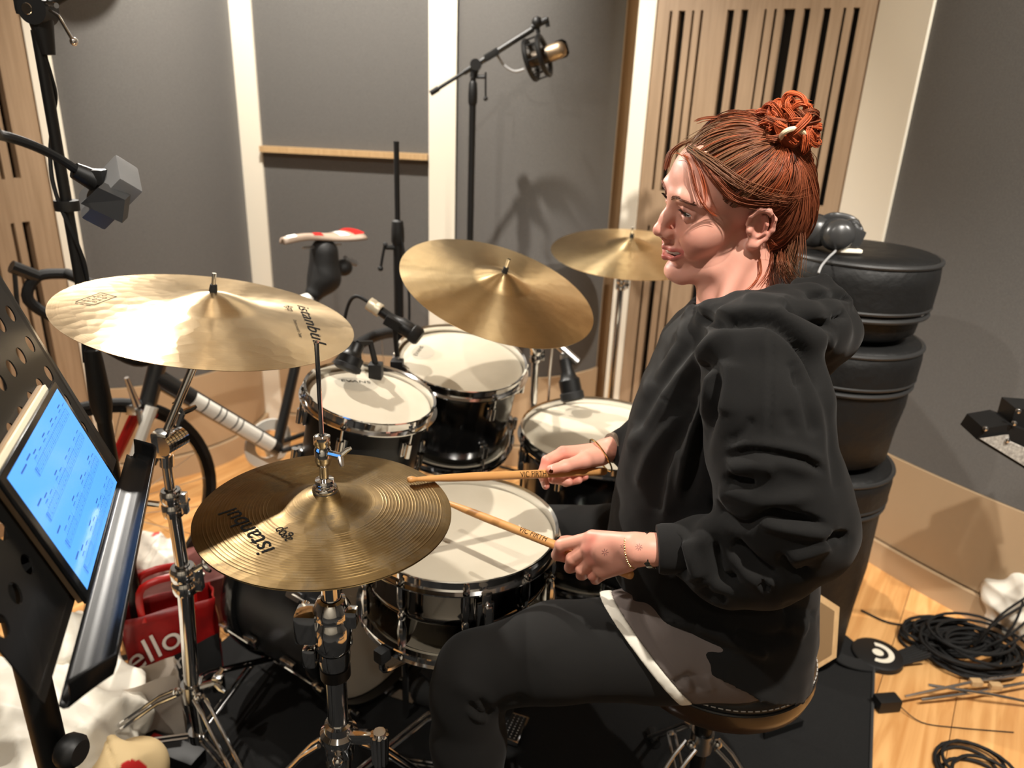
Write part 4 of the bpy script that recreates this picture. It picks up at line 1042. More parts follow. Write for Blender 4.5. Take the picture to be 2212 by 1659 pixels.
def combed(start, lift, wob, c0, c1, r=.0013, n=9, back=0.0):
    d0 = dirof(start); pts = []; ph = random.random()*6.28; axn = np.random.normal(size=3)*wob
    for i in range(n):
        t = i/(n-1); d = slerp(d0, dT, t); bump = math.sin(math.pi*min(t*1.05, 1)); l = .004+lift*bump
        p = onscalp(d, l)+axn*math.sin(t*6.0+ph)*.5*bump
        if t > .75: p = p+(TIE-p)*((t-.75)/.25)**1.5
        pts.append(p)
    strand(pts, r, r*.7, c0, c1)
# hairline: forehead -> temple -> above ear -> behind ear -> nape
def hairline(s, u):
    K = [(.083, .0, .098), (.074, .034, .094), (.060, .057, .074), (.047, .066, .047), (.030, .071, .034), (.008, .074, .037), (-.015, .075, .038), (-.033, .073, .020), (-.036, .068, -.010), (-.037, .060, -.046), (-.046, .042, -.080), (-.054, .0, -.088)]
    x = u*(len(K)-1); i = min(int(x), len(K)-2); t = x-i
    a, b = np.array(K[i]), np.array(K[i+1]); p = a*(1-t)+b*t; p[1] *= s; return p
# cap under the strands
Fc = Field((-.135, -.1, -.13), (.11, .1, .15), .0022)
Fc.ell(CC, CR+.0045, 0); Fc.ell(NC, NR+.003, .02); Fc.cap((-.055, 0, -.02), (-.056, 0, -.088), .044, .034, .02)
_X, _Z = Fc.ax[0][:, None, None], Fc.ax[2][None, None, :]
Fc.f = np.maximum(Fc.f, ((_X-np.interp(Fc.ax[2], [-.12, -.03, .018, .034, .05, .075, .1, .14], [-.052, -.038, -.033, .018, .044, .060, .078, .09])[None, None, :])*.7).astype(np.float32))
cv, cf = Fc.mesh(); 
ccol = np.where((cv[:, 0] > -.01)[:, None], C_ROOT*.7, C_AUB*.6)
for s in (1, -1):
    N = 1500 if s > 0 else 600
    for i in range(N):
        u = random.random(); p = hairline(s, u)
        inset = random.random()**1.6*.6
        d0 = dirof(p); q = onscalp(slerp(d0, dT, inset*.8), .002) if inset > .05 else p
        fr = max(0, 1-u*2.6); c0 = C_ROOT*(.8+.5*random.random()) if u < .42 and random.random() < .8 else C_AUB*random.uniform(.7, 1.2)
        if random.random() < .1: c0 = C_ORG*.9
        c1 = C_AUB if u < .3 else C_AUB*.5+C_ORG*.5
        if random.random() < .1: c0 = C_DRK; c1 = C_DRK
        lf = random.uniform(.003, .010)+(.007 if .3 < u < .85 else .002)
        combed(q, lf, .0035 if u > .3 else .002, c0, c1, random.uniform(.0006, .0012))
# bulge of wavy hair behind the ear and at the nape
for i in range(620):
    s = 1 if random.random() < .7 else -1
    u = random.uniform(.60, 1.0); p = hairline(s, u); combed(p, random.uniform(.012, .020), .006, C_AUB*random.uniform(.6, 1.0), C_AUB*random.uniform(.9, 1.3), random.uniform(.0006, .0011))
# messy bun: loops round the tie
up = np.array([-.55, 0, .83]); up /= np.linalg.norm(up); e1 = np.cross(up, [0, 1, 0]); e1 /= np.linalg.norm(e1); e2 = np.cross(up, e1)
BC = hl(PY(1706, 276, 1.10))
for i in range(64):
    a = random.random()*6.283; L = random.uniform(.026, .049); da = random.choice((-1, 1))*random.uniform(.6, 1.7)
    ui = up+np.random.normal(size=3)*.55; ui /= np.linalg.norm(ui); f1 = np.cross(ui, [0, 1, .1]); f1 /= np.linalg.norm(f1); f2 = np.cross(ui, f1)
    z1 = random.uniform(-.014, .018); k1 = random.uniform(.55, 1.0); cc = C_AUB if random.random() < .3 else C_ORG*random.uniform(.75, 1.1)
    flick = random.random() < .16
    for q in range(17):
        l2 = L*random.uniform(.93, 1.05); z2 = z1+random.uniform(-.0045, .0045); a2 = a+random.uniform(-.07, .07)
        o = lambda aa, rr, zz: BC+(f1*math.cos(aa)+f2*math.sin(aa))*rr*.95+ui*zz
        if not flick: pts = [TIE+(o(a2-da, .012, 0)-TIE)*.8, o(a2-da*.7, l2*.62, z2*.6), o(a2-da*.25, l2*.95, z2), o(a2+da*.25, l2, z2*.9), o(a2+da*.7, l2*.72*k1, z2*.5), o(a2+da, l2*.35, z2*.2-.004)]
        else: pts = [TIE, o(a2, l2*.7, z2), o(a2+da*.3, l2*1.1, z2*1.2), o(a2+da*.55, l2*random.uniform(1.15, 1.4), z2*1.1)]
        strand(pts, random.uniform(.0008, .0013), .0006, cc, cc*random.uniform(1.0, 1.25), sm=5)
Fb = Field((-.2, -.09, .03), (0, .09, .22), .0025); Fb.ell(BC-up*.002, (.027, .027, .017), 0); Fb.cap(TIE, BC, .017, .022, .01); bv, bf = Fb.mesh()
# loose locks in photo pixels (px, py, Y)
from mathutils.bvhtree import BVHTree
_hw = hw(hv); _cw = hw(cv); _bv = np.concatenate([_hw, _cw]); _bf = hf.tolist()+(cf+len(_hw)).tolist()
BVH = BVHTree.FromPolygons([Vector(tuple(p)) for p in _bv], _bf)
def onhead(px, py, Y, lift=.005):
    d = ray(px, py).normalized(); hit = BVH.ray_cast(CAMP, d)
    if hit[0] is None: return PY(px, py, Y+.02)
    return hit[0]-d*lift
def lock(pix, n, spread, r=.0011, c0=C_AUB, c1=C_ORG):
    base = [np.array(tuple(onhead(*p))) for p in pix]
    for i in range(n):
        o = np.random.normal(size=3)*spread; pts = [b+o*(.35+.65*k/(len(base)-1))+np.random.normal(size=3)*spread*.12 for k, b in enumerate(base)]
        strand(pts, r*random.uniform(.7, 1.2), r*.4, c0*random.uniform(.8, 1.2), c1, local=False, sm=5)
fy = hw((.07, .04, .09))[1]
lock([(1478, 335, 1.10), (1490, 360, 1.085), (1500, 400, 1.075), (1514, 436, 1.066), (1534, 458, 1.062), (1549, 466, 1.060)], 9, .0017)
lock([(1492, 330, 1.09), (1512, 368, 1.075), (1523, 405, 1.066), (1527, 438, 1.063)], 7, .0022)
lock([(1500, 300, 1.12), (1470, 312, 1.13), (1448, 332, 1.14), (1438, 366, 1.15)], 30, .002, c0=C_ROOT, c1=C_AUB)
lock([(1500, 325, 1.09), (1540, 380, 1.06), (1585, 425, 1.045), (1640, 436, 1.03), (1690, 432, 1.03)], 110, .005, .0009, C_AUB, C_AUB)
lock([(1490, 322, 1.095), (1530, 350, 1.07), (1600, 400, 1.045), (1680, 425, 1.03), (1730, 415, 1.05)], 120, .007, .0009, C_ROOT, C_AUB)
lock([(1600, 262, 1.12), (1560, 255, 1.13), (1525, 256, 1.14), (1503, 262, 1.15)], 7, .0016, c0=C_AUB, c1=C_AUB)
lock([(1620, 268, 1.1), (1580, 268, 1.12), (1530, 290, 1.13), (1490, 318, 1.14)], 70, .007, .0009, C_ROOT, C_ROOT)
lock([(1640, 560, 1.07), (1642, 590, 1.075), (1630, 612, 1.08), (1612, 628, 1.075)], 5, .002, .0007)
lock([(1668, 545, 1.06), (1662, 585, 1.065), (1640, 615, 1.07)], 6, .003, .0007)
lock([(1690, 540, 1.06), (1690, 575, 1.06), (1705, 605, 1.07), (1722, 622, 1.08)], 90, .010, .0007, C_AUB, C_ROOT)
lock([(1682, 505, 1.045), (1688, 545, 1.05), (1700, 585, 1.06)], 90, .008, .0007, C_AUB*.8, C_ROOT)
lock([(1722, 480, 1.08), (1716, 540, 1.08), (1700, 590, 1.08)], 90, .011, .0007, C_AUB*.9, C_ROOT)
for i in range(26):   # flyaways
    u_ = random.random(); u_ = u_*.15 if u_ < .4 else .55+u_*.4; q = onscalp(dirof(hairline(1, u_)), .006); d = dirof(q)
    strand([q, q+d*.012+np.random.normal(size=3)*.006, q+d*.018+np.random.normal(size=3)*.014], .0004, .0002, C_AUB, C_ORG)
vv = np.concatenate(HAIRV); b0 = len(vv)
caps = [(hw(cv), cf, ccol), (hw(bv), bf, np.tile(C_ORG*.55, (len(bv), 1)))]
allv = [vv]; allf = list(HAIRF); allc = [np.concatenate(HAIRC)]; off = b0
for a, b, c in caps:
    allv.append(a); allf += (b+off).tolist(); allc.append(c); off += len(a)
M_HAIR = mat('auburn_hair', (1, 1, 1, 1), .5, 0, .3, vcol=True)
me = bpy.data.meshes.new('hair'); hvv = np.concatenate(allv)-np.array(RM[person].translation)
me.from_pydata(hvv.tolist(), [], allf); me.materials.append(M_HAIR)
ca_ = me.color_attributes.new('Col', 'FLOAT_COLOR', 'POINT'); c4 = np.ones((len(hvv), 4), np.float32); c4[:, :3] = np.concatenate(allc); ca_.data.foreach_set('color', c4.ravel())
me.polygons.foreach_set('use_smooth', [True]*len(me.polygons)); me.update()
hair = link('hair', me, person); hair['label'] = 'auburn hair gathered in a messy bun'
# pale hair tie
mb = MB(); tn = Vector(hw(BC+up*.01)-hw(TIE)).normalized(); yt = hw(BC)[1]-.040; mb.tube([PY(1686, 298, yt+.012), PY(1692, 288, yt), PY(1706, 280, yt-.004), PY(1722, 279, yt-.003), PY(1735, 287, yt+.004), PY(1738, 298, yt+.014)], .0036, 10, sm=5)
ht = mb.build('hair_tie', mat('cream_hair_tie', lin(240, 218, 180), .7), person); ht['label'] = 'cream elastic hair tie'
# ================================================================== sticks and hands
M_HICK = mat('hickory', lin(216, 160, 98), .42, noise=(7, lin(198, 138, 78), .3, (1, 1, 1)))
def solveY(pb, Yb, pt, L):
    B = PY(pb[0], pb[1], Yb); best = None
    for i in range(600):
        Y = Yb-.25+i*.001; T = PY(pt[0], pt[1], Y); e = abs((T-B).length-L)
        if Y > .3 and (best is None or e < best[0]): best = (e, T)
    return B, best[1]
def stick(label, B, T, tpx, roll):
    d = (T-B); M = frame(B, d, (0, 0, 1)); L = d.length
    r = thing('drumstick', label, 'drumstick', M=M, group='drumsticks')
    R = .0073
    mb = MB(); mb.lathe([(0, 0), (.004, .0004), (.0062, .002), (R, .006), (R, L*.70), (R*.86, L*.82), (R*.55, L*.93), (.0034, L-.016)], 20); mb.build('shaft', M_HICK, r, True, 60)
    mb = MB(); mb.lathe([(.0034, L-.0165), (.0042, L-.012), (.0052, L-.007), (.0044, L-.0015), (.002, L), (0, L)], 16); mb.build('tip', M_HICK, r, True, 60)
    vs, fs = text_mesh('VIC FIRTH', .0135, 0, sx=.92); vs = [(x, y*1.1) for x, y in vs]; vs, fs = subdiv_art(vs, fs, .002)
    # wrap lettering round the shaft, facing the camera
    cl = (M.inverted() @ CAMP); a0 = math.atan2(cl.y, cl.x)+roll
    zc = (M.inverted() @ PY(tpx[0], tpx[1], (B+(T-B)*((tpx[0]-projn(np.array([tuple(B)]))[0][0])/(projn(np.array([tuple(T)]))[0][0]-projn(np.array([tuple(B)]))[0][0]))).y)).z
    out = []
    for x, y in vs:
        a = a0+y/R*sgn; rr = R+.00025; out.append((rr*math.cos(a), rr*math.sin(a), zc-x))
    mb = MB(); mb.add(out, fs); mb.build('stamped_lettering', M_PRINT, r, True, 0)
    return r
sgn = 1
BL, TL = solveY((1368, 1244), .945, (936, 1074), .406)
BRt, TRt = solveY((1309, 1018), 1.225, (880, 1036), .406)
if TRt.y > BRt.y:  # keep the tip on the near side
    pass
def best_near(pb, Yb, pt, L):
    B = PY(pb[0], pb[1], Yb); c = [(abs((PY(pt[0], pt[1], Y)-B).length-L), Y) for Y in np.arange(.5, Yb, .001)]; return B, PY(pt[0], pt[1], min(c)[1])
def best_far(pb, Yb, pt, L):
    B = PY(pb[0], pb[1], Yb); c = [(abs((PY(pt[0], pt[1], Y)-B).length-L), Y) for Y in np.arange(Yb, Yb+.35, .001)]; return B, PY(pt[0], pt[1], min(c)[1])
BL, TL = best_far((1368, 1244), .945, (936, 1074), .406)
BRt, TRt = best_near((1309, 1018), 1.215, (880, 1036), .406)
stick('hickory drumstick in the near hand, pointing over the snare', BL, TL, (1160, 1158), .55)
stick('hickory drumstick in the far hand, its tip over the hi-hat rim', BRt, TRt, (1141, 1024), 0)
def sY(B, T, px):
    xs = projn(np.array([tuple(B), tuple(T)]))[0]; t = (px-xs[0])/(xs[1]-xs[0])
    # perspective-correct enough for small spans
    return B.y+(T.y-B.y)*t
def hp_(B, T, lo, hi): return lambda px, py, dy=0.0: np.array(tuple(PY(px, py, sY(B, T, min(max(px, lo), hi))+dy)))
def finger(F, pts, rs, k=.004):
    F.chain(pts, rs, k)
def hand_mesh(fn, lo, hi, h=.0014):
    F = Field(lo, hi, h); fn(F); v, f = F.mesh(); v = relax(v, f, 2, .4); return v, f
# ---- left (near) hand: back of the hand to the camera
qL = hp_(BL, TL, 1200, 1370); yo = -.029
def lefthand(F):
    W = qL(1402, 1187, yo-.002); W2 = qL(1375, 1187, yo-.001)
    mi, mm, mr, mp = qL(1280, 1162, yo+.004), qL(1272, 1184, yo-.004), qL(1279, 1207, yo-.003), qL(1297, 1226, yo+.004)
    fa = qL(1520, 1186, yo+.0); F.cap(fa, W, .030, .0225, 0)
    F.cap(W, W2, .0225, .022, .006)
    for m, r, wofs in ((mi, .0125, (0, -14)), (mm, .0125, (0, -4)), (mr, .0118, (0, 6)), (mp, .0108, (0, 15))):
        F.cap(qL(1372+wofs[0], 1187+wofs[1], yo+.003), m, .0145, r, .010)
    F.ell(qL(1325, 1192, yo+.004), (.030, .014, .024), .01)
    F.cap(qL(1356, 1212, yo+.006), qL(1306, 1232, yo+.006), .015, .013, .010)        # heel of the hand
    finger(F, [mi, qL(1212, 1178, yo-.006), qL(1203, 1199, yo+.014), qL(1226, 1207, yo+.034)], [.0108, .0098, .0088, .0075], .0035)
    finger(F, [mm, qL(1236, 1207, yo-.012), qL(1231, 1226, yo+.010), qL(1252, 1224, yo+.032)], [.0106, .0098, .0088, .0075], .003)
    finger(F, [mr, qL(1256, 1230, yo-.008), qL(1256, 1243, yo+.012), qL(1275, 1236, yo+.032)], [.0100, .0092, .0084, .0072], .003)
    finger(F, [mp, qL(1281, 1243, yo+.001), qL(1286, 1252, yo+.017), qL(1303, 1244, yo+.032)], [.0092, .0084, .0076, .0066], .003)
    finger(F, [qL(1362, 1176, yo+.020), qL(1300, 1172, yo+.040), qL(1255, 1174, yo+.045), qL(1217, 1166, yo+.040)], [.0155, .0125, .0105, .0085], .006)
c0 = qL(1300, 1190, yo); lv, lf = hand_mesh(lefthand, (c0[0]-.1, c0[1]-.07, c0[2]-.075), (c0[0]+.19, c0[1]+.085, c0[2]+.06))
# ---- right (far) hand: thumb side and palm to the camera
qR = hp_(BRt, TRt, 1172, 1300); zR = 0.0
def righthand(F):
    W = qR(1322, 968, .022); fa = qR(1420, 950, .06)
    F.cap(fa, W, .029, .0215, 0)
    mi, mm, mr, mp = qR(1216, 978, .030), qR(1222, 992, .036), qR(1234, 1004, .038), qR(1250, 1012, .036)
    for m, r in ((mi, .012), (mm, .012), (mr, .0115), (mp, .0105)): F.cap(qR(1305, 975, .026), m, .016, r, .012)
    F.ell(qR(1268, 990, .018), (.026, .014, .02), .01)
    # thumb along the stick
    finger(F, [qR(1300, 985, .008), qR(1262, 994, -.012), qR(1222, 1006, -.019), qR(1190, 1014, -.017)], [.0175, .0135, .0098, .0082], .007)
    # index over the stick and down
    finger(F, [mi, qR(1181, 995, .020), qR(1171, 1024, .012), qR(1179, 1049, .004)], [.0112, .0092, .0084, .0070], .0035)
    # middle, ring, little curling under the stick towards the camera
    finger(F, [mm, qR(1191, 1012, .030), qR(1194, 1034, .012), qR(1229, 1041, -.010)], [.0110, .0095, .0086, .0076], .003)
    finger(F, [mr, qR(1205, 1024, .032), qR(1222, 1041, .012), qR(1250, 1037, -.010)], [.0104, .0090, .0082, .0072], .003)
    finger(F, [mp, qR(1228, 1028, .030), qR(1244, 1036, .012), qR(1264, 1030, -.006)], [.0092, .0080, .0074, .0064], .003)
c1 = qR(1260, 1000, 0); rv, rf = hand_mesh(righthand, (c1[0]-.11, c1[1]-.06, c1[2]-.075), (c1[0]+.16, c1[1]+.12, c1[2]+.075))
def handcol(v, tips):
    c = np.tile(SKIN*np.array([1.02, .98, .96]), (len(v), 1))
    for t in tips:
        m = np.clip(np.exp(-(((v-t)/.011)**2).sum(1))*.75, 0, 1)[:, None]; c = c*(1-m)+np.array(lin(222, 132, 116)[:3])*m
    n = np.clip(vnoise(v, 150, 5), 0, 1)[:, None]*.25; return c*(1-n)+np.array(lin(214, 146, 128)[:3])*n
ltips = [qL(1205, 1190, yo-.005), qL(1232, 1215, yo-.01), qL(1256, 1234, yo), qL(1281, 1246, yo), qL(1280, 1162, yo-.01), qL(1272, 1186, yo-.015), qL(1280, 1207, yo-.01)]
rtips = [qR(1179, 1050, 0), qR(1189, 1014, -.012), qR(1235, 1040, -.01), qR(1255, 1036, -.01), qR(1266, 1029, -.01), qR(1213, 975, .025), qR(1178, 1000, .015)]
BODY += [(lv, lf, handcol(lv, ltips)), (rv, rf, handcol(rv, rtips))]
# coarse clothed body joining neck, arms and legs
Fb_ = Field((-.2, .78, .02), (.72, 1.62, 1.26), .009)
w_ = lambda px, py, Y: np.array(tuple(PY(px, py, Y)))
SHn, SHf = w_(1632, 750, .99), w_(1560, 735, 1.29)
Fb_.cap(w_(1602, 690, 1.14), w_(1610, 760, 1.14), .055, .07, 0).ell(w_(1590, 900, 1.13), (.10, .15, .22), .05).ell((.42, 1.1, .64), (.10, .13, .08), .05)
Fb_.chain([SHn, w_(1770, 1140, .92), qL(1505, 1186, yo)], [.05, .036, .026], .03); Fb_.chain([SHf, w_(1480, 1000, 1.37), qR(1400, 953, .05)], [.05, .036, .026], .03)
KN = w_(1012, 1462, .985); KFm = w_(1120, 1150, 1.46); ANn = np.array([KN[0]+.035, .93, .10]); ANf = np.array([hp.x-.10, hp.y+.04, .11])
Fb_.chain([np.array([.40, 1.03, .60]), KN+np.array([.01, 0, .01]), ANn], [.055, .042, .030], .03); Fb_.chain([np.array([.40, 1.19, .60]), KFm, ANf], [.055, .042, .030], .03)
xv, xf = Fb_.mesh(); BODY.append((xv, xf, np.tile(SKIN, (len(xv), 1))))
off = 0; bv_, bf_, bc_ = [], [], []
for a, b, c in BODY: bv_.append(a); bf_.append(b+off); bc_.append(c); off += len(a)
npmesh('body', np.concatenate(bv_), np.concatenate(bf_), M_SKIN, person, np.concatenate(bc_))
# nails ------------------------------------------------------------------
M_NAIL = mat('fingernail', lin(240, 190, 176), .2, coat=.4); M_NAILD = mat('dark_nail', lin(120, 40, 44), .25)
def nail(p, d, n, m, s=1):
    d = Vector(d).normalized(); n = Vector(n); n = (n-d*n.dot(d)).normalized(); b = d.cross(n); mb = MB()
    def fn(u, v):
        x = (u-.5)*.010*s; y = (v-.5)*.0125*s; w = 1-.35*max(0, v-.6); return Vector(tuple(p))+b*x*w+d*y+n*(.0002-.00002)-n*(x*x*60)
    mb.grid(fn, 6, 6); o = mb.build('fingernail', m, person); md = o.modifiers.new('t', 'SOLIDIFY'); md.thickness = .0004; return o
tcam = lambda p: (CAMn-np.array(p))/np.linalg.norm(CAMn-np.array(p))
tp = qR(1196, 1012, -.017); up_ = Vector(tuple(tcam(tp)))+V(0, 0, .5); nail(tp+np.array(tuple(up_.normalized()))*.0084, Vector(tuple(qR(1190, 1014, -.017)-qR(1222, 1006, -.019))), up_, M_NAIL)
tp = qR(1178, 1047, .004); nn = Vector(tuple(tcam(tp)))+V(-.7, 0, 0); nail(tp+np.array(tuple(nn.normalized()))*.0074, Vector(tuple(qR(1179, 1049, .004)-qR(1171, 1024, .012))), nn, M_NAIL, .9)
# jewellery ------------------------------------------------------------------
M_GOLD = mat('gold', (.80, .55, .22, 1), .2, 1); M_SILV = mat('silver_gold', (.75, .68, .55, 1), .16, 1)
def wrist_ring(px, py, dy, q, ax, R): return Vector(tuple(q(px, py, dy))), Vector(ax).normalized(), R
fd = Vector(tuple(qR(1322, 968, .022)-qR(1268, 990, .018)))
mb = MB(); mb.torus(Vector(tuple(qR(1298, 984, .02))), fd+V(.0, 0, .012), .0345, .0017, 40, 8); o = mb.build('bangle', M_GOLD, person); o['label'] = 'thin gold bangle'
lw = Vector(tuple(qL(1402, 1187, yo)-qL(1330, 1190, yo)))
mb = MB(); c = Vector(tuple(qL(1364, 1189, yo+.001))); u, v_, w = axes(lw+V(.006, 0, .004))
for k in range(44):
    a = 2*math.pi*k/44; p = c+(u*math.cos(a)*.0246+v_*math.sin(a)*.0246); mb.sphere(p, .0012 if k % 3 else .0018, 6)
o = mb.build('chain_bracelet', M_GOLD, person); o['label'] = 'fine gold chain bracelet'; o['kind'] = 'stuff'
cp = c+Vector(tuple(tcam(c)))*.0238; mb = MB(); mb.lathe([(0, .0012), (.0035, .001), (.0048, 0), (0, -.0004)], 12, frame(cp, tuple(tcam(c)))); o2 = mb.build('charm', mat('dark_charm', lin(70, 62, 40), .35, .6), person)
mb = MB(); c = Vector(tuple(qL(1404, 1188, yo)))
for k in range(26):
    a = 2*math.pi*k/26; d = u*math.cos(a)+v_*math.sin(a); mb.box(c+d*.0250, (.0085, .0058, .0026), Matrix((w, d.cross(w), d)).transposed().to_4x4(), .0008)
o = mb.build('watch_bracelet', M_SILV, person); o['label'] = 'silver and gold link bracelet'; o['kind'] = 'stuff'
# small flower tattoos on the back of the near hand (flat print)
M_TAT = mat('tattoo_ink', lin(158, 108, 102), .6)
_lb = BVHTree.FromPolygons([Vector(tuple(p)) for p in lv], lf.tolist())
def ink(px, py, L, n, a0=0, w=1.6):
    mb = MB(); ok = False
    for k in range(n):
        a = a0+2*math.pi*k/n; pts = []
        for t in (.25, 1):
            d = ray(px+L*t*math.cos(a), py+L*t*math.sin(a)).normalized(); h = _lb.ray_cast(CAMP, d)
            if h[0] is not None: pts.append((h[0]-d*.0004, h[1]))
        if len(pts) == 2:
            (p, nn), (q, _) = pts; s_ = (q-p).cross(nn).normalized()*(w*.5*.0007); mb.add([p-s_, p+s_, q+s_, q-s_], [(0, 1, 2, 3)]); ok = True
    if ok: o = mb.build('tattoo', M_TAT, person, False, 0); o['label'] = 'tiny inked flower on the skin'; o['kind'] = 'stuff'
ink(1307, 1193, 8, 7, 0, 1.1); ink(1345, 1180, 5, 6, .4, 1); ink(1380, 1182, 8, 8, .2, 1)
# ================================================================== clothes
M_HOOD = mat('black_sweat_fabric', (.0085, .0080, .0075, 1), .92, 0, .2, noise=(900, (.013, .0125, .012, 1), .3), bump=(1500, .25, .0006), sheen=.05)
M_LEG = mat('black_legging', (.0085, .0078, .0072, 1), .85, 0, .25, noise=(1200, (.0115, .0108, .010, 1), .3), bump=(1800, .2, .0004), sheen=.03)
M_RIB = mat('black_rib', (.010, .0094, .009, 1), .9, 0, .2, bump=(900, .3, .0006), sheen=.05)
Fq = Field((.05, .77, .44), (.80, 1.52, 1.31), .0044)
# torso as a loft in z: front/back taken from the outline of the garment
prof = [(690, 1492, 1690), (715, 1468, 1715), (760, 1436, 1740), (860, 1390, 1760), (960, 1355, 1772), (1080, 1330, 1780), (1180, 1312, 1784), (1260, 1302, 1778), (1330, 1306, 1762), (1420, 1330, 1748), (1490, 1380, 1715)]
zz, xc, xa, yc, yb = [], [], [], [], []
for (py, pf, pb_) in prof:
    f_, b_ = w_(pf, py, 1.13), w_(pb_, py, 1.07); z = (f_[2]+b_[2])/2
    zz.append(z); xc.append((f_[0]+b_[0])/2); xa.append((b_[0]-f_[0])/2); yc.append(1.125)
yb = [.085, .115, .148, .164, .168, .170, .182, .212, .236, .246, .246]
zz, xc, xa, yb = [np.array(a[::-1]) for a in (zz, xc, xa, yb)]
def loft(X, Y, Z):
    cx = np.interp(Z.ravel(), zz, xc).reshape(Z.shape); a = np.interp(Z.ravel(), zz, xa).reshape(Z.shape); b = np.interp(Z.ravel(), zz, yb).reshape(Z.shape)
    e = ((np.abs(X-cx)/a)**2.3+(np.abs(Y-1.125)/b)**2.3)**(1/2.3)
    d = (e-1)*np.minimum(a, b)*.8
    return np.maximum(d, np.maximum(Z-zz[-1], zz[0]-Z))
Fq.put((.05, .8, .44), (.8, 1.45, 1.3), loft, .0)
# shoulders
Fq.chain([w_(1570, 738, 1.10), w_(1640, 752, .965)], [.05, .072], .05)
Fq.chain([w_(1540, 738, 1.2), w_(1550, 755, 1.31)], [.05, .066], .05)
# near sleeve
Fq.chain([w_(1643, 775, .945), w_(1655, 880, .915), w_(1664, 985, .895), w_(1690, 1080, .885), w_(1712, 1135, .885)], [.077, .080, .080, .084, .078], .022)
Fq.ell(w_(1706, 1122, .885), (.082, .075, .062), .03)
Fq.chain([w_(1722, 1165, .885), w_(1650, 1205, .885), w_(1575, 1212, .895), w_(1505, 1188, .915)], [.064, .066, .060, .046], .022)
Fq.chain([w_(1505, 1186, .908), w_(1482, 1185, .912), w_(1466, 1185, .912)], [.045, .038, .0355], .010)
Fq.cap(w_(1552, 1165, .875), w_(1528, 1215, .880), .034, .030, .014)
Fq.cap(w_(1640, 1255, .885), w_(1585, 1270, .89), .034, .028, .02)
Fq.cap(w_(1778, 1148, .885), w_(1705, 1170, .865), .038, .045, .02)
# far sleeve and its cuff
Fq.chain([w_(1550, 745, 1.31), w_(1470, 985, 1.385), qR(1395, 957, .05), qR(1347, 965, .034)], [.075, .07, .048, .034], .02)
# hood: collar roll, big folded layer, upper rim
Fq.chain([w_(1506, 676, 1.12), w_(1535, 680, 1.05), w_(1600, 664, 1.02), w_(1680, 652, 1.02), w_(1735, 645, 1.07)], [.014, .017, .020, .022, .022], .012)
Fq.chain([w_(1504, 676, 1.13), w_(1512, 664, 1.21), w_(1590, 646, 1.25), w_(1700, 635, 1.22), w_(1760, 628, 1.14)], [.014, .017, .020, .022, .022], .012)
Fq.chain([w_(1560, 706, 1.02), w_(1640, 690, .99), w_(1710, 698, .985), w_(1755, 716, 1.02), w_(1760, 730, 1.12)], [.018, .030, .040, .044, .045], .018)
Fq.chain([w_(1745, 705, 1.03), w_(1752, 770, 1.05), w_(1752, 815, 1.09)], [.044, .032, .018], .02)
Fq.chain([w_(1690, 655, 1.03), w_(1745, 655, 1.02), w_(1785, 660, 1.06), w_(1780, 645, 1.15)], [.022, .028, .026, .026], .010)
Fq.chain([w_(1725, 618, 1.07), w_(1775, 616, 1.06), w_(1826, 648, 1.07)], [.015, .013, .010], .010)
Fq.ell(w_(1745, 695, 1.14), (.072, .12, .05), .03)
# opening for the neck and the well inside the hood
na, nb_ = w_(1602, 700, 1.14), hw((-.03, 0, -.04))
Fq.cap(na, w_(1590, 560, 1.13), .058, .075, .012, sub=True)
Fq.ell(w_(1745, 626, 1.12), (.045, .06, .022), .012, sub=True)
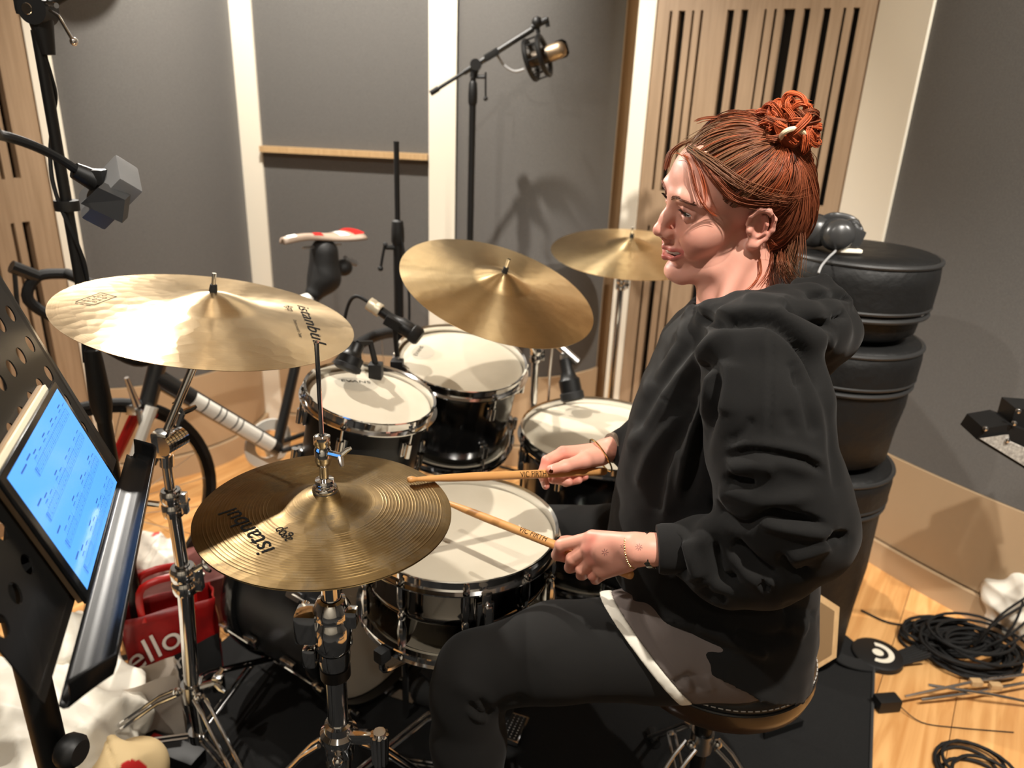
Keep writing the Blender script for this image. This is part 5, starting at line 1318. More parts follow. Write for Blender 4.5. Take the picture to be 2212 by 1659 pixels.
# hem: slanted cut
_h = np.cross(w_(1590, 1470, .92)-w_(1312, 1286, 1.0), np.array([.0, 1, .04])); _h = _h*(-np.sign(_h[2])); Fq.half(w_(1312, 1286, 1.0), _h)
hov, hof = Fq.mesh(); hov = relax(hov, hof, 3, .5)
R2 = lambda pts: [(1250+a*.3918, 560+b*.3918) for a, b in pts]
R5 = lambda pts: [(1250+a*.3067, 1150+b*.3067) for a, b in pts]
ST = [
 (R2([(1045, 350), (1065, 500), (1060, 700), (1050, 1040)]), -.0022, 4), (R2([(1015, 360), (1035, 520), (1030, 700), (1022, 1000)]), .0014, 9),
 (R2([(820, 1085), (960, 1055), (1100, 1070), (1250, 1110), (1350, 1175)]), -.0050, 7), (R2([(830, 1040), (960, 1020), (1100, 1035), (1250, 1070), (1345, 1120)]), .0045, 14),
 (R2([(810, 1140), (900, 1120), (1100, 1125), (1300, 1180)]), .004, 16),
 (R2([(820, 1215), (900, 1225), (965, 1245)]), -.012, 10), (R2([(840, 1180), (960, 1150), (1080, 1160)]), .005, 16),
 (R2([(770, 1290), (840, 1290), (960, 1330), (1100, 1330), (1300, 1300)]), .006, 18),
 (R2([(740, 1330), (800, 1420), (920, 1460), (1060, 1400), (1250, 1440), (1380, 1480)]), -.010, 10),
 (R2([(1040, 1390), (1150, 1430), (1280, 1435)]), -.008, 9), (R2([(1000, 1440), (1200, 1490), (1400, 1500)]), .007, 16),
 (R2([(1360, 1560), (1420, 1530), (1490, 1540)]), -.010, 10), (R2([(1150, 1650), (1300, 1600), (1380, 1560)]), .006, 14),
 (R2([(770, 560), (700, 640), (690, 800), (740, 900)]), -.005, 16), (R2([(830, 560), (800, 700), (790, 860)]), .004, 24), (R2([(960, 880), (900, 960), (830, 1010)]), -.004, 10), (R2([(1200, 600), (1260, 780), (1310, 980)]), -.006, 14), (R2([(1180, 560), (1220, 700)]), -.005, 12), (R2([(1140, 840), (1180, 960)]), -.003, 12),
 # torso folds
 (R2([(630, 345), (500, 560), (350, 800), (260, 1060), (210, 1300)]), .009, 17), (R2([(690, 380), (560, 560), (420, 760), (330, 960)]), -.008, 15),
 (R2([(830, 370), (650, 540), (510, 720), (400, 900), (300, 1060)]), .009, 17), (R2([(700, 560), (600, 720), (480, 940)]), -.006, 16), (R2([(545, 840), (470, 980), (390, 1110), (340, 1260)]), .008, 16), (R2([(620, 760), (600, 860), (520, 1010), (460, 1180), (420, 1400)]), -.008, 18), (R2([(560, 1040), (500, 1200), (480, 1420)]), .007, 16),
 (R2([(300, 900), (230, 1150), (190, 1400)]), -.006, 14), (R2([(560, 420), (470, 560), (400, 700)]), -.006, 11),
 (R2([(470, 765), (540, 815), (615, 895)]), -.0018, 4),
 (R2([(735, 600), (705, 740), (650, 900), (620, 1010), (545, 1330)]), .012, 13), (R2([(770, 620), (735, 760), (690, 920), (665, 1030), (600, 1300)]), -.012, 13),
 # hood
 (R2([(640, 300), (720, 335), (830, 345), (950, 335), (1050, 345), (1180, 430), (1290, 560), (1340, 680)]), -.014, 10), (R2([(660, 275), (800, 285), (960, 290), (1080, 315)]), .006, 15),
 (R2([(1140, 268), (1200, 285), (1290, 330), (1400, 378)]), -.018, 11), (R2([(1050, 300), (1160, 350), (1300, 430), (1400, 480)]), .009, 22), (R2([(900, 200), (1050, 225), (1150, 240)]), .006, 16), (R2([(1400, 330), (1470, 300)]), -.010, 9),
 (R2([(1250, 195), (1350, 195), (1440, 200), (1510, 222)]), -.010, 7), (R2([(1320, 62), (1420, 110), (1500, 190)]), .004, 7), (R2([(650, 200), (630, 260), (640, 300)]), -.010, 8),
 (R2([(1280, 560), (1340, 700), (1380, 840), (1410, 1050), (1430, 1280)]), -.005, 12),
 # forearm and hem
 (R5([(690, 30), (700, 120), (735, 300)]), -.010, 9), (R5([(760, 60), (800, 180), (850, 330)]), .008, 20), (R5([(960, 60), (985, 200), (1000, 300), (1060, 330), (1110, 290)]), -.014, 13), (R5([(1090, 60), (1150, 120), (1260, 230), (1400, 310)]), -.010, 11), (R5([(1080, 130), (1160, 260), (1260, 330), (1380, 380)]), .008, 20), (R5([(1420, 170), (1520, 300), (1640, 260)]), -.010, 10), (R5([(1280, 330), (1340, 400)]), -.009, 9), (R5([(870, 380), (920, 450), (1040, 490)]), -.008, 12), (R5([(620, 20), (640, 150), (660, 260)]), -.002, 9),
 (R5([(400, 440), (440, 540), (600, 620), (820, 650)]), .008, 16), (R5([(420, 520), (560, 640), (800, 760), (1100, 860)]), -.008, 13), (R5([(820, 640), (1000, 720), (1180, 820), (1330, 860)]), .010, 13), (R5([(1100, 700), (1300, 760), (1500, 720)]), -.008, 16), (R5([(1450, 560), (1560, 540), (1680, 580)]), -.006, 13), (R5([(1460, 640), (1600, 690)]), .006, 18),
]
hov = strokes(hov, hof, [(a, b*1.25, c) for a, b, c in ST])
hn = vnormals(hov, hof); hov = hov+hn*(vnoise(hov, 55, 11)*.0022+vnoise(hov, 120, 12)*.0009)[:, None]
hoodie = npmesh('hoodie', hov, hof, M_HOOD, person); hoodie['label'] = 'oversized black hooded sweatshirt'
# drawstring-free collar seam and sleeve cuff
mb = MB(); ca, cb = Vector(tuple(w_(1422, 1186, .914))), Vector(tuple(w_(1468, 1185, .912)))
mb.lathe([(.026, -.002), (.0345, -.001), (.0365, .006), (.0365, .04), (.035, .048), (.026, .05)], 48, frame(ca, cb-ca), True); o = mb.build('cuff', M_RIB, person, False, 60)
mb = MB(); ca, cb = Vector(tuple(qR(1322, 968, .024))), Vector(tuple(qR(1350, 964, .036)))
mb.lathe([(.022, -.003), (.0275, -.002), (.0285, .004), (.0285, .03), (.024, .034)], 40, frame(ca, cb-ca), True); o = mb.build('inner_sleeve', mat('taupe_jersey', lin(120, 104, 88), .9), person, False, 60); o['label'] = 'taupe sleeve end showing past the hoodie'
# leggings ------------------------------------------------------------------
Fl = Field((-.22, .80, .03), (.68, 1.62, .76), .0058)
hipn = w_(1560, 1390, 1.01)
Fl.chain([hipn, w_(1420, 1394, .995), w_(1200, 1408, .985), KN+np.array([.012, 0, .012]), KN+np.array([0, -.004, -.035])], [.096, .088, .078, .064, .062], .02)
Fl.chain([KN+np.array([0, -.004, -.03]), w_(1012, 1600, .975), w_(1020, 1760, .965), ANn], [.061, .063, .055, .040], .02)
Fl.chain([np.array([.42, 1.19, .585]), w_(1330, 1175, 1.30), KFm], [.095, .078, .064], .02); Fl.chain([KFm, (KFm+ANf)/2+np.array([.01, 0, 0]), ANf], [.062, .056, .038], .02)
Fl.ell((.42, 1.11, .595), (.135, .165, .09), .04)
Fl.half((.45, 1.1, .512), (0, 0, -1)) if False else None
lgv, lgf = Fl.mesh(); lgv = relax(lgv, lgf, 2, .5)
R4 = lambda pts: [(900+a*.2766, 1200+b*.2766) for a, b in pts]
lgv = strokes(lgv, lgf, [(R4([(410, 1150), (480, 1230), (590, 1260)]), -.006, 7), (R4([(420, 1210), (480, 1265), (560, 1270)]), .005, 8), (R4([(490, 1110), (550, 1190), (600, 1230)]), -.006, 7), (R4([(620, 1200), (700, 1150), (840, 1110)]), -.005, 10), (R4([(840, 480), (900, 700), (960, 860)]), .0015, 16), (R4([(300, 980), (420, 1060), (600, 1150)]), .003, 20)])
leg = npmesh('leggings', lgv, lgf, M_LEG, person); leg['label'] = 'plain black leggings'
# shirt tail over the thigh --------------------------------------------------
Ft = Field((.10, .86, .44), (.66, 1.36, .76), .0036)
Ft.chain([hipn, w_(1420, 1394, .995), w_(1200, 1408, .985)], [.103, .0955, .086], .02); Ft.ell((.42, 1.10, .60), (.11, .14, .085), .04)
a, b = w_(1290, 1287, 1.0), w_(1452, 1494, .935); pn = np.cross(b-a, np.array([-.07, .3, .0])); pn = pn/np.linalg.norm(pn)
if pn[0] > 0: pn = -pn
zlo = w_(1470, 1500, .93)[2]
Ft0 = Ft.f.copy()
pc2 = a-pn*.0165
Ft.half(pc2, pn); Ft.half((0, 0, zlo), (0, 0, -1))
tv, tf = Ft.mesh(); tv = relax(tv, tf, 2, .5)
tv = strokes(tv, tf, [(R5([(420, 560), (560, 800), (720, 1010)]), -.0018, 4), (R5([(650, 1080), (800, 1000)]), -.006, 8), (R5([(800, 1000), (850, 1130)]), -.006, 9), (R5([(740, 1040), (780, 1130)]), .005, 9), (R5([(900, 1000), (940, 1120)]), .004, 9)])
ts = npmesh('tshirt', tv, tf, mat('grey_jersey', lin(112, 102, 98), .9, 0, .2, bump=(1400, .25, .0005)), person); ts['label'] = 'grey shirt tail over the thigh'
# hem band: a swept ribbon between the two cut planes, following the shirt surface
Fw = Field((.10, .86, .44), (.50, 1.36, .76), .0024)
Fw.chain([hipn, w_(1420, 1394, .995), w_(1200, 1408, .985)], [.1042, .0967, .0872], .02); Fw.half(a, pn); Fw.half(pc2, -pn); Fw.half((0, 0, zlo), (0, 0, -1))
wv_, wf_ = Fw.mesh(); wv_ = relax(wv_, wf_, 7, .5)
wb_ = npmesh('hem_band', wv_, wf_, mat('white_hem', lin(236, 230, 216), .85, 0, .2), person); wb_['label'] = 'white hem band of the shirt'
# shoes (mostly below the frame)
M_SHOE = mat('black_canvas', G(.02), .8); M_SOLE = mat('pale_sole', lin(200, 195, 186), .7)
for an, d in ((ANn, np.array([-1, -.05, 0])), (ANf, np.array(tuple(pdv)))):
    d = d/np.linalg.norm(d); b = an-np.array([0, 0, .055]); z0 = .0
    Fs = Field(an-np.array([.26, .26, .10]), an+np.array([.26, .26, .09]), .006)
    Fs.cap(an+np.array([0, 0, .02]), b+d*.02, .044, .042, 0).chain([b-d*.045+np.array([0, 0, .01]), b+d*.08, b+d*.16+np.array([0, 0, -.012])], [.036, .042, .034], .02)
    sv, sf = Fs.mesh(); sh = npmesh('shoe', sv, sf, M_SHOE, person)
# ================================================================== MUSIC STAND, TABLET, LAMP
DF, DN = V(-.546, .938, .95), V(-.377, .488, .95)
dd = (DF-DN).normalized(); dperp = V(-dd.y, dd.x, 0); dth = math.radians(19); du = V(0, 0, 1)*math.cos(dth)+dperp*math.sin(dth); dnn = dd.cross(du).normalized()
DM = lambda s, v, n=0: DF+dd*s+du*v+dnn*(n-.0145)
M_DESK = mat('black_desk_metal', G(.005), .34, 0, .22, bump=(900, .12, .0004))
ms = thing('music_stand', 'black perforated music stand in the left foreground holding a tablet', 'music stand', tuple(PZ(128, 1659, 0).lerp(V(-.62, .78, 0), 1)))
mb = MB(); ps, pv = .0462, .0430; s1, v1 = -.481, .345; hr = .0108
ns, nv = 10, 8
def cell(cs, cv, w, h, hole):
    k = 16
    if not hole: mb.add([DM(cs-w/2, cv-h/2), DM(cs+w/2, cv-h/2), DM(cs+w/2, cv+h/2), DM(cs-w/2, cv+h/2)], [(0, 1, 2, 3)]); return
    vs, fs = [], []
    for i in range(k):
        a = 2*math.pi*i/k; c, s = math.cos(a), math.sin(a); q = 1/max(abs(c), abs(s))
        vs += [DM(cs+hr*c, cv+hr*s), DM(cs+c*q*w/2, cv+s*q*h/2)]
    for i in range(k): j = (i+1) % k; fs.append((2*i, 2*i+1, 2*j+1, 2*j))
    mb.add(vs, fs)
for i in range(ns):
    for j in range(nv):
        cs, cv = -.0245-ps*.0-i*ps*1.03, .032+.0005+j*pv
        cell(-.030-i*ps, .032+j*pv, ps, pv, 0 < j < 6)
mb.add([DM(-.0069, .0105), DM(.012, .0105), DM(.012, .0105+nv*pv), DM(-.0069, .0105+nv*pv)], [(0, 1, 2, 3)]); mb.add([DM(-.4689, 0), DM(.012, 0), DM(.012, .0105), DM(-.4689, .0105)], [(0, 1, 2, 3)])
desk = mb.build('desk', M_DESK, ms, False, 0); so = desk.modifiers.new('thickness', 'SOLIDIFY'); so.thickness = .0016; so.offset = 0
wl = desk.modifiers.new('weld', 'WELD'); wl.merge_threshold = .0003; desk.modifiers.move(1, 0)
mb = MB(); prof_ = [(0, 0), (.014, -.004), (.030, -.004), (.040, .002), (.044, .012), (.0455, .024)]
hz = V(-dperp.x, -dperp.y, 0)
def tray(u, v):
    s = .016+u*(-.481-.016); x = v*(len(prof_)-1); i = min(int(x), len(prof_)-2); t = x-i
    a, b = prof_[i], prof_[i+1]; cut = min(1, .25+(1-u)*14) if u > .95 else min(1, .3+u*12) if u < .06 else 1
    return DF+dd*s+hz*((a[0]*(1-t)+b[0]*t)*cut)+V(0, 0, a[1]*(1-t)+b[1]*t)
mb.grid(tray, 40, 15); tr = mb.build('tray', M_DESK, ms, False, 60); so = tr.modifiers.new('thickness', 'SOLIDIFY'); so.thickness = .0018
pp = PY(106, 1600, .64); mb = MB(); mb.tube([V(pp.x, pp.y, .93), V(pp.x, pp.y, .45)], .0165, 18); mb.build('upper_pole', M_BLACKMETAL, ms)
mb = MB(); mb.tube([V(pp.x, pp.y, .5), V(pp.x, pp.y, .04)], .019, 18); mb.build('lower_pole', M_BLACKMETAL, ms)
mb = MB(); kk = PY(138, 1618, .63); mb.tube([V(pp.x, pp.y, kk.z), kk+V(.012, 0, 0)], .008, 10); mb.lathe([(0, 0), (.017, 0), (.019, .004), (.019, .016), (.014, .022), (0, .022)], 16, frame(kk, (1, -.2, 0))); mb.build('clamp_knob', M_BLACKPLAST, ms, False, 40)
mb = MB(); mb.box(V(pp.x, pp.y, .955), (.05, .06, .05), None, .006); mb.tube([V(pp.x, pp.y, .95), DM(-.27, .10, -.012)], .012, 10); mb.build('tilt_bracket', M_BLACKMETAL, ms)
for k in range(3):
    a = .6+k*2.094; mb = MB(); mb.tube([V(pp.x, pp.y, .12), V(pp.x+.1*math.cos(a), pp.y+.1*math.sin(a), .06), V(pp.x+.27*math.cos(a), pp.y+.27*math.sin(a), .014)], .010, 8, sm=4); mb.build('leg', M_BLACKMETAL, ms)
# pad behind the tablet
pad = thing('paper_pad', 'cream paper pad in a tan cover tucked behind the tablet', 'pad', tuple(DM(-.2, 0, .004)))
MD = Matrix((dd, du, dnn)).transposed().to_4x4()
mb = MB(); mb.box(DM(-.205, .0805, .0035), (.232, .171, .005), MD, .001); mb.build('cover', mat('tan_cover', lin(168, 142, 112), .7), pad)
mb = MB(); mb.box(DM(-.203, .0825, .0080), (.232, .163, .0035), MD, .001); mb.build('pages', mat('cream_pages', lin(236, 224, 196), .8), pad)
# tablet
tb = thing('tablet', 'tablet showing blue-white sheet music on the music stand', 'tablet', tuple(DM(-.2, 0, .02)))
mb = MB(); mb.box(DM(-.2, .0775, .0128), (.262, .163, .0055), MD, .003); mb.build('body', mat('tablet_black', G(.006), .18), tb, False, 40)
mb = MB(); q = [(-.0785, .0012+.004), (-.3195, .0052), (-.3195, .1515), (-.0785, .1515)]
M_SCREEN = mat('lit_screen', lin(60, 120, 200), .12, emit=(lin(92, 166, 250), .47))
mb.add([DM(s, v, .0158) for s, v in q], [(0, 1, 2, 3)]); scr = mb.build('screen', M_SCREEN, tb, False, 0)
M_NOTE = mat('screen_notation', lin(44, 84, 150), .3, emit=(lin(40, 84, 170), .3))
mb = MB(); n_ = .0161
def rect(s, v, w, h): mb.add([DM(s-w/2, v-h/2, n_), DM(s+w/2, v-h/2, n_), DM(s+w/2, v+h/2, n_), DM(s-w/2, v+h/2, n_)], [(0, 1, 2, 3)])
rng = random.Random(4)
for sys in range(4):                     # staves run along the tray direction, text starts at the near end
    v0 = .128-sys*.036
    sa, sb = (-.300, -.092) if sys else (-.262, -.092)
    for k in range(5): rect((sa+sb)/2, v0-k*.0022, sb-sa, .00028)
    for bar in np.linspace(sa, sb, 5): rect(bar, v0-.0044, .0004, .0088)
    rect(sa+.004, v0-.0044, .0016, .010); rect(sa+.008, v0-.003, .001, .006)
    for bar in range(4):
        x0 = sa+.016+bar*(sb-sa)/4
        for i in range(8):
            x = x0+i*.0052; 
            if x > sb-.004: break
            rect(x, v0+.0008, .0013, .0011); rect(x+.0006, v0+.0035, .00032, .0055)
            if i % 2 == 0: rect(x, v0-.0066, .0013, .0013)
            if i % 4 == 0: rect(x+.0045, v0+.0062, .0102, .0009)
        if rng.random() < .6: rect(x0+.01, v0+.0105, .012, .0016)
    rect(sa+.006, v0+.014, .016, .002)
rect(-.28, .140, .022, .002)
o = mb.build('notation', M_NOTE, scr, False, 0); o['kind'] = 'stuff'
# gooseneck lamp clipped to the stand
gl = thing('gooseneck_lamp', 'small dark clip-on lamp with square head on a black gooseneck', 'lamp', tuple(DM(-.24, .345)))
g0 = DM(-.30, .35); gp = [g0, g0+V(-.03, .0, .06), PY(-60, 285, .70), PY(0, 292, .78), PY(60, 310, .82), PY(120, 338, .86), PY(172, 372, .89)]
mb = MB(); mb.tube(gp, .0052, 10, sm=8); mb.build('gooseneck', M_RUBBER, gl)
mb = MB(); mb.box(g0+V(0, 0, .005), (.03, .035, .04), None, .005); mb.build('clip', M_BLACKPLAST, gl)
mb = MB(); mb.tube([PY(160, 368, .885), PY(205, 390, .90)], [.0095, .013], 12); mb.box(PY(207, 382, .90), (.026, .02, .018), None, .004); mb.build('swivel', M_BLACKPLAST, gl, False, 40)
lc = PY(238, 416, .905); la_ = (PY(172, 445, .90)-PY(262, 352, .90)).normalized(); lb_ = (PY(300, 380, .915)-PY(265, 352, .90)).normalized(); lb_ = (lb_-la_*lb_.dot(la_)).normalized(); lcx = la_.cross(lb_)
ML = Matrix((la_, lb_, lcx)).transposed().to_4x4()
M_LAMPG = mat('grey_lamp_shell', G(.16), .45)
mb = MB(); mb.box(lc, (.072, .030, .050), ML, .004); mb.build('head_shell', M_LAMPG, gl, False, 40)
p1, p2, p3, p4 = PY(174, 440, .862), PY(212, 405, .862), PY(270, 432, .868), PY(264, 482, .868)
mb = MB(); nrm = (p2-p1).cross(p3-p2).normalized()*.02
if nrm.y < 0: nrm = -nrm
mb.add([p1, p2, p3, p4, p1+nrm, p2+nrm, p3+nrm, p4+nrm], [(0, 1, 2, 3), (4, 7, 6, 5), (0, 4, 5, 1), (1, 5, 6, 2), (2, 6, 7, 3), (3, 7, 4, 0)]); mb.build('head_hood', mat('dark_lamp_hood', G(.03), .5), gl, False, 0)
# ================================================================== MICROPHONE STANDS AND MICS
def mic_cable(mb, pts, r=.0032): mb.tube(pts, r, 7, sm=6)
st1 = thing('microphone_stand', 'tall black boom microphone stand at the left with a cable wound round it', 'microphone stand', tuple(PY(120, 300, 1.75)*V(1, 1, 0) if False else (-.906, 1.50, 0)))
sx_, sy_ = PY(120, 300, 1.50).x, 1.50
zt1 = PY(84, 40, sy_).z; zc1 = PY(196, 780, sy_).z
mb = MB(); mb.tube([(sx_, sy_, zt1-.02), (sx_, sy_, zc1)], .0105, 14); mb.build('upper_tube', M_BLACKMETAL, st1)
mb = MB(); mb.tube([(sx_, sy_, zc1-.02), (sx_, sy_, .06)], .0155, 14); mb.build('lower_tube', M_BLACKMETAL, st1)
mb = MB(); mb.lathe([(.0105, .03), (.0165, .026), (.019, 0), (.023, -.10), (.0165, -.14), (.0105, -.14)], 20, Matrix.Translation((sx_, sy_, zc1)), True); mb.build('height_clutch', M_BLACKPLAST, st1, False, 40)
hj = PY(84, 22, sy_); mb = MB(); mb.tube([hj+V(0, -.022, 0), hj+V(0, .02, 0)], .026, 24); mb.tube([hj+V(0, 0, -.01), hj+V(.004, 0, -.075)], [.022, .012], 14); mb.box(hj+V(-.012, 0, .02), (.05, .03, .06), None, .008); jn = mb.build('boom_hinge', M_BLACKPLAST, st1, False, 40)
mb = MB(); mb.lathe([(0, .001), (.009, .001), (.010, 0), (0, 0)], 16, frame(hj+V(-.008, -.023, 0), (0, -1, 0))); mb.build('hinge_bolt', M_CHROME, jn)
mb = MB(); mb.tube([PY(108, 22, 1.48), PY(126, 34, 1.47), PY(158, 88, 1.47)], .0031, 8); mb.sphere(PY(160, 90, 1.47), .0075, 12); mb.tube([PY(104, 8, 1.48), PY(122, 12, 1.47)], .005, 8); mb.build('tightening_handle', M_CHROME, jn)
mb = MB(); mb.tube([hj+V(0, 0, .02), hj+V(-.35, -.18, .16)], .0095, 12); mb.tube([hj, hj+V(.2, .1, .14)], .0095, 12); mb.build('boom_arm', M_BLACKMETAL, st1)
mb = MB(); pts = [PY(78, 60, 1.485)]
for i in range(14):
    t = i/13; z = zt1-.12-(zt1-.12-zc1)*t; a = 1+t*9; pts.append(V(sx_+.0155*math.cos(a), sy_+.0155*math.sin(a)-.003, z))
mic_cable(mb, pts, .004); mb.build('wound_cable', M_RUBBER, st1)
mb = MB(); zc = PY(152, 444, sy_).z; mb.lathe([(.011, -.010), (.0225, -.010), (.0235, 0), (.0225, .010), (.011, .010)], 20, Matrix.Translation((sx_, sy_, zc)), True); mb.build('cable_clip', M_BLACKPLAST, st1, False, 40)
for k in range(3):
    a = .9+k*2.094; mb = MB(); mb.tube([(sx_, sy_, .10), (sx_+.2*math.cos(a), sy_+.2*math.sin(a), .015)], .008, 8); mb.build('leg', M_BLACKMETAL, st1)
def slim_stand(label, px, py0, py1, py2, Y, r0, r1):
    x = PY(px, py0, Y).x; z0, z1 = PY(px, py0, Y).z, PY(px, py1, Y).z
    r = thing('microphone_stand', label, 'microphone stand', (x, Y, 0))
    mb = MB(); mb.tube([(x, Y, z0), (x, Y, z1)], r0, 12); mb.build('upper_tube', M_BLACKMETAL, r)
    mb = MB(); mb.tube([(x, Y, z1+.01), (x, Y, .08)], r1, 12); mb.build('lower_tube', M_BLACKMETAL, r)
    mb = MB(); mb.lathe([(r0, .035), (r1*1.15, .03), (r1*1.35, 0), (r1*1.35, -.03), (r1, -.04)], 16, Matrix.Translation((x, Y, z1)), True); mb.build('height_clutch', M_BLACKPLAST, r, False, 40)
    for k in range(3):
        a = .4+k*2.094; mb = MB(); mb.tube([(x, Y, .13), (x+.26*math.cos(a), Y+.26*math.sin(a), .014)], .007, 8); mb.build('leg', M_BLACKMETAL, r)
    return r, V(x, Y, z0), z1
st2, tp2, z2 = slim_stand('slim black microphone stand in front of the flat grey panel', 856, 305, 500, 0, 2.20, .0080, .0145)
mb = MB(); c = V(tp2.x, 2.2, PY(858, 535, 2.2).z); mb.tube([c, PY(832, 534, 2.18)], .0075, 8); mb.tube([PY(832, 525, 2.18), PY(828, 545, 2.18), PY(822, 580, 2.18)], .0042, 8); mb.sphere(PY(822, 580, 2.18), .0085, 10); mb.sphere(PY(832, 528, 2.18), .0075, 8); mb.build('clutch_lever', M_BLACKPLAST, st2)
mb = MB(); mic_cable(mb, [V(tp2.x+.01, 2.19, z2), V(tp2.x+.035, 2.18, z2-.2), V(tp2.x+.02, 2.19, z2-.5)], .004); mb.build('cable', M_RUBBER, st2)
Y3 = 2.62; st3, tp3, z3 = slim_stand('black boom microphone stand holding a studio condenser microphone', 1022, 168, 200, 0, Y3, .0095, .0115)
mb = MB(); a, b = PY(930, 202, Y3), PY(1152, 62, Y3); mb.tube([a, a.lerp(b, .4)], .006, 10); mb.tube([a.lerp(b, .33), b], .0092, 10); mb.tube([a, a.lerp(b, .08)], .009, 10); mb.build('boom_arm', M_BLACKMETAL, st3)
mb = MB(); j = PY(1028, 140, Y3); mb.tube([j+V(0, -.025, 0), j+V(0, .02, 0)], .018, 14); mb.tube([j, V(tp3.x, Y3, tp3.z)], [.014, .012], 10); mb.box(PY(1062, 118, Y3-.01), (.05, .02, .022), Matrix.Rotation(-.55, 4, 'Y'), .004); mb.build('boom_hinge', M_BLACKPLAST, st3, False, 40)
mb = MB(); mb.tube([PY(1030, 166, Y3-.01), PY(1048, 166, Y3-.02)], .006, 8); mb.tube([PY(1049, 156, Y3-.02), PY(1049, 212, Y3-.02)], .0032, 8); mb.sphere(PY(1049, 213, Y3-.02), .008, 8); mb.build('tightening_handle', M_BLACKPLAST, st3)
# condenser mic in its shock mount, hung from the boom
cm = thing('condenser_microphone', 'large side-address condenser microphone in a black cage shock mount', 'microphone', tuple(PY(1165, 120, Y3)))
mb = MB(); e = PY(1160, 48, Y3); mb.tube([PY(1148, 60, Y3), PY(1182, 42, Y3)], .010, 10); mb.sphere(e, .018, 10); mb.tube([PY(1180, 38, Y3), PY(1184, 58, Y3)], .007, 8); mb.tube([e, PY(1163, 72, Y3)], .007, 8); mb.build('stand_adapter', M_BLACKPLAST, cm)
rc_ = PY(1170, 122, Y3); ax_ = (PY(1225, 100, Y3-.03)-PY(1130, 135, Y3+.01)).normalized()
for off_ in (-.028, .018):
    mb = MB(); mb.torus(rc_+ax_*off_-ax_*.01, ax_, .060, .0085, 36, 8); mb.build('cage_ring', M_BLACKMETAL, cm)
for k in range(8):
    a = k*math.pi/4; u, v_, w = axes(ax_); p = (u*math.cos(a)+v_*math.sin(a)); mb = MB(); mb.tube([rc_+p*.062-ax_*.04, rc_+p*.062+ax_*.01], .0028, 6); mb.tube([rc_+p*.06-ax_*.038, rc_+p*.034-ax_*.015, rc_+p*.06+ax_*.006], .0016, 5); mb.build('cage_strut', M_BLACKMETAL, cm)
Mm = frame(rc_-ax_*.05, ax_)
mb = MB(); mb.lathe([(0, 0), (.020, 0), (.024, .008), (.026, .03), (.026, .075)], 28, Mm); mb.build('mic_body', mat('dark_bronze_mic', (.10, .082, .065, 1), .4, 1), cm, False, 40)
mb = MB(); mb.lathe([(.026, .075), (.027, .08), (.0265, .115), (.022, .128), (.012, .134), (0, .135)], 28, Mm); mb.build('grille', mat('champagne_grille', (.36, .27, .18, 1), .45, 1), cm, False, 60)
mb = MB(); mb.lathe([(.0268, .104), (.0285, .106), (.0285, .128), (.02, .138), (0, .139)], 28, Mm, a0=.3, a1=3.4); mb.build('grille_cap', M_BLACKMETAL, cm, False, 40)
mb = MB(); mic_cable(mb, [PY(1072, 116, Y3), PY(1088, 140, Y3), PY(1110, 154, Y3), PY(1132, 150, Y3)], .0045); mb.build('mic_cable', mat('grey_cable', G(.35), .6), cm)
# drum mics
def dyn_mic(label, base, tip, r, extra=None):
    t = thing('drum_microphone', label, 'microphone', tuple(base), group='clip-on drum microphones'); d = (tip-base); L = d.length; M = frame(base, d)
    mb = MB(); mb.lathe([(0, 0), (r*.6, 0), (r*.62, L*.3), (r*.8, L*.45), (r, L*.5), (r, L*.78)], 20, M); mb.build('mic_body', M_BLACKMETAL, t, False, 40)
    mb = MB(); mb.lathe([(r, L*.78), (r*1.12, L*.8), (r*1.12, L*.95), (r*.9, L), (0, L)], 20, M); mb.build('grille', mat('dark_grille', G(.02), .6, .3), t, False, 40)
    return t, M
t, Mx = dyn_mic('black clip microphone aimed at the larger tom, silver collar on its cable', PY(822, 672, 1.72), PY(908, 730, 1.70), .020)
mb = MB(); mb.lathe([(.012, -.034), (.016, -.034), (.0165, -.02), (.0155, -.018), (.0155, -.014), (.0165, -.012), (.0165, 0), (.012, 0)], 20, Mx, True); mb.build('plug_collar', mat('beige_metal', lin(196, 184, 160), .4, .4), t, False, 40)
mb = MB(); c0_ = PY(800, 655, 1.72); mic_cable(mb, [c0_, PY(770, 640, 1.73), PY(752, 660, 1.76), PY(740, 720, 1.8), PY(735, 800, 1.85)], .0045); mb.build('cable', M_RUBBER, t)
mb = MB(); mb.box(PY(852, 700, 1.70), (.05, .02, .024), Matrix.Rotation(.5, 4, 'Y'), .004); mb.tube([PY(852, 704, 1.70), PY(858, 770, 1.69)], .006, 8); mb.box(PY(858, 790, 1.68), (.03, .03, .03), None, .004); mb.build('rim_clip', M_BLACKPLAST, t, False, 40)
t, Mx = dyn_mic('stubby black clip microphone over the smaller tom rim', PY(772, 742, 1.53), PY(748, 800, 1.50), .027)
mb = MB(); mb.tube([PY(772, 742, 1.53), PY(800, 740, 1.56), PY(812, 790, 1.56)], .007, 8); mb.box(PY(812, 800, 1.56), (.03, .03, .035), None, .004); mb.build('rim_clip', M_BLACKPLAST, t, False, 40)
t, Mx = dyn_mic('black clip microphone hanging over the floor tom', PY(1220, 775, 1.96), PY(1238, 866, 1.92), .030)
mb = MB(); mb.tube([PY(1195, 735, 1.97), PY(1248, 782, 1.95)], .012, 10); mb.tube([PY(1220, 765, 1.96), PY(1222, 790, 1.96)], .014, 10); mb.tube([PY(1195, 735, 1.97), PY(1188, 800, 1.99), PY(1182, 905, 2.02)], .004, 6); mb.build('holder_arm', M_STEEL, t)
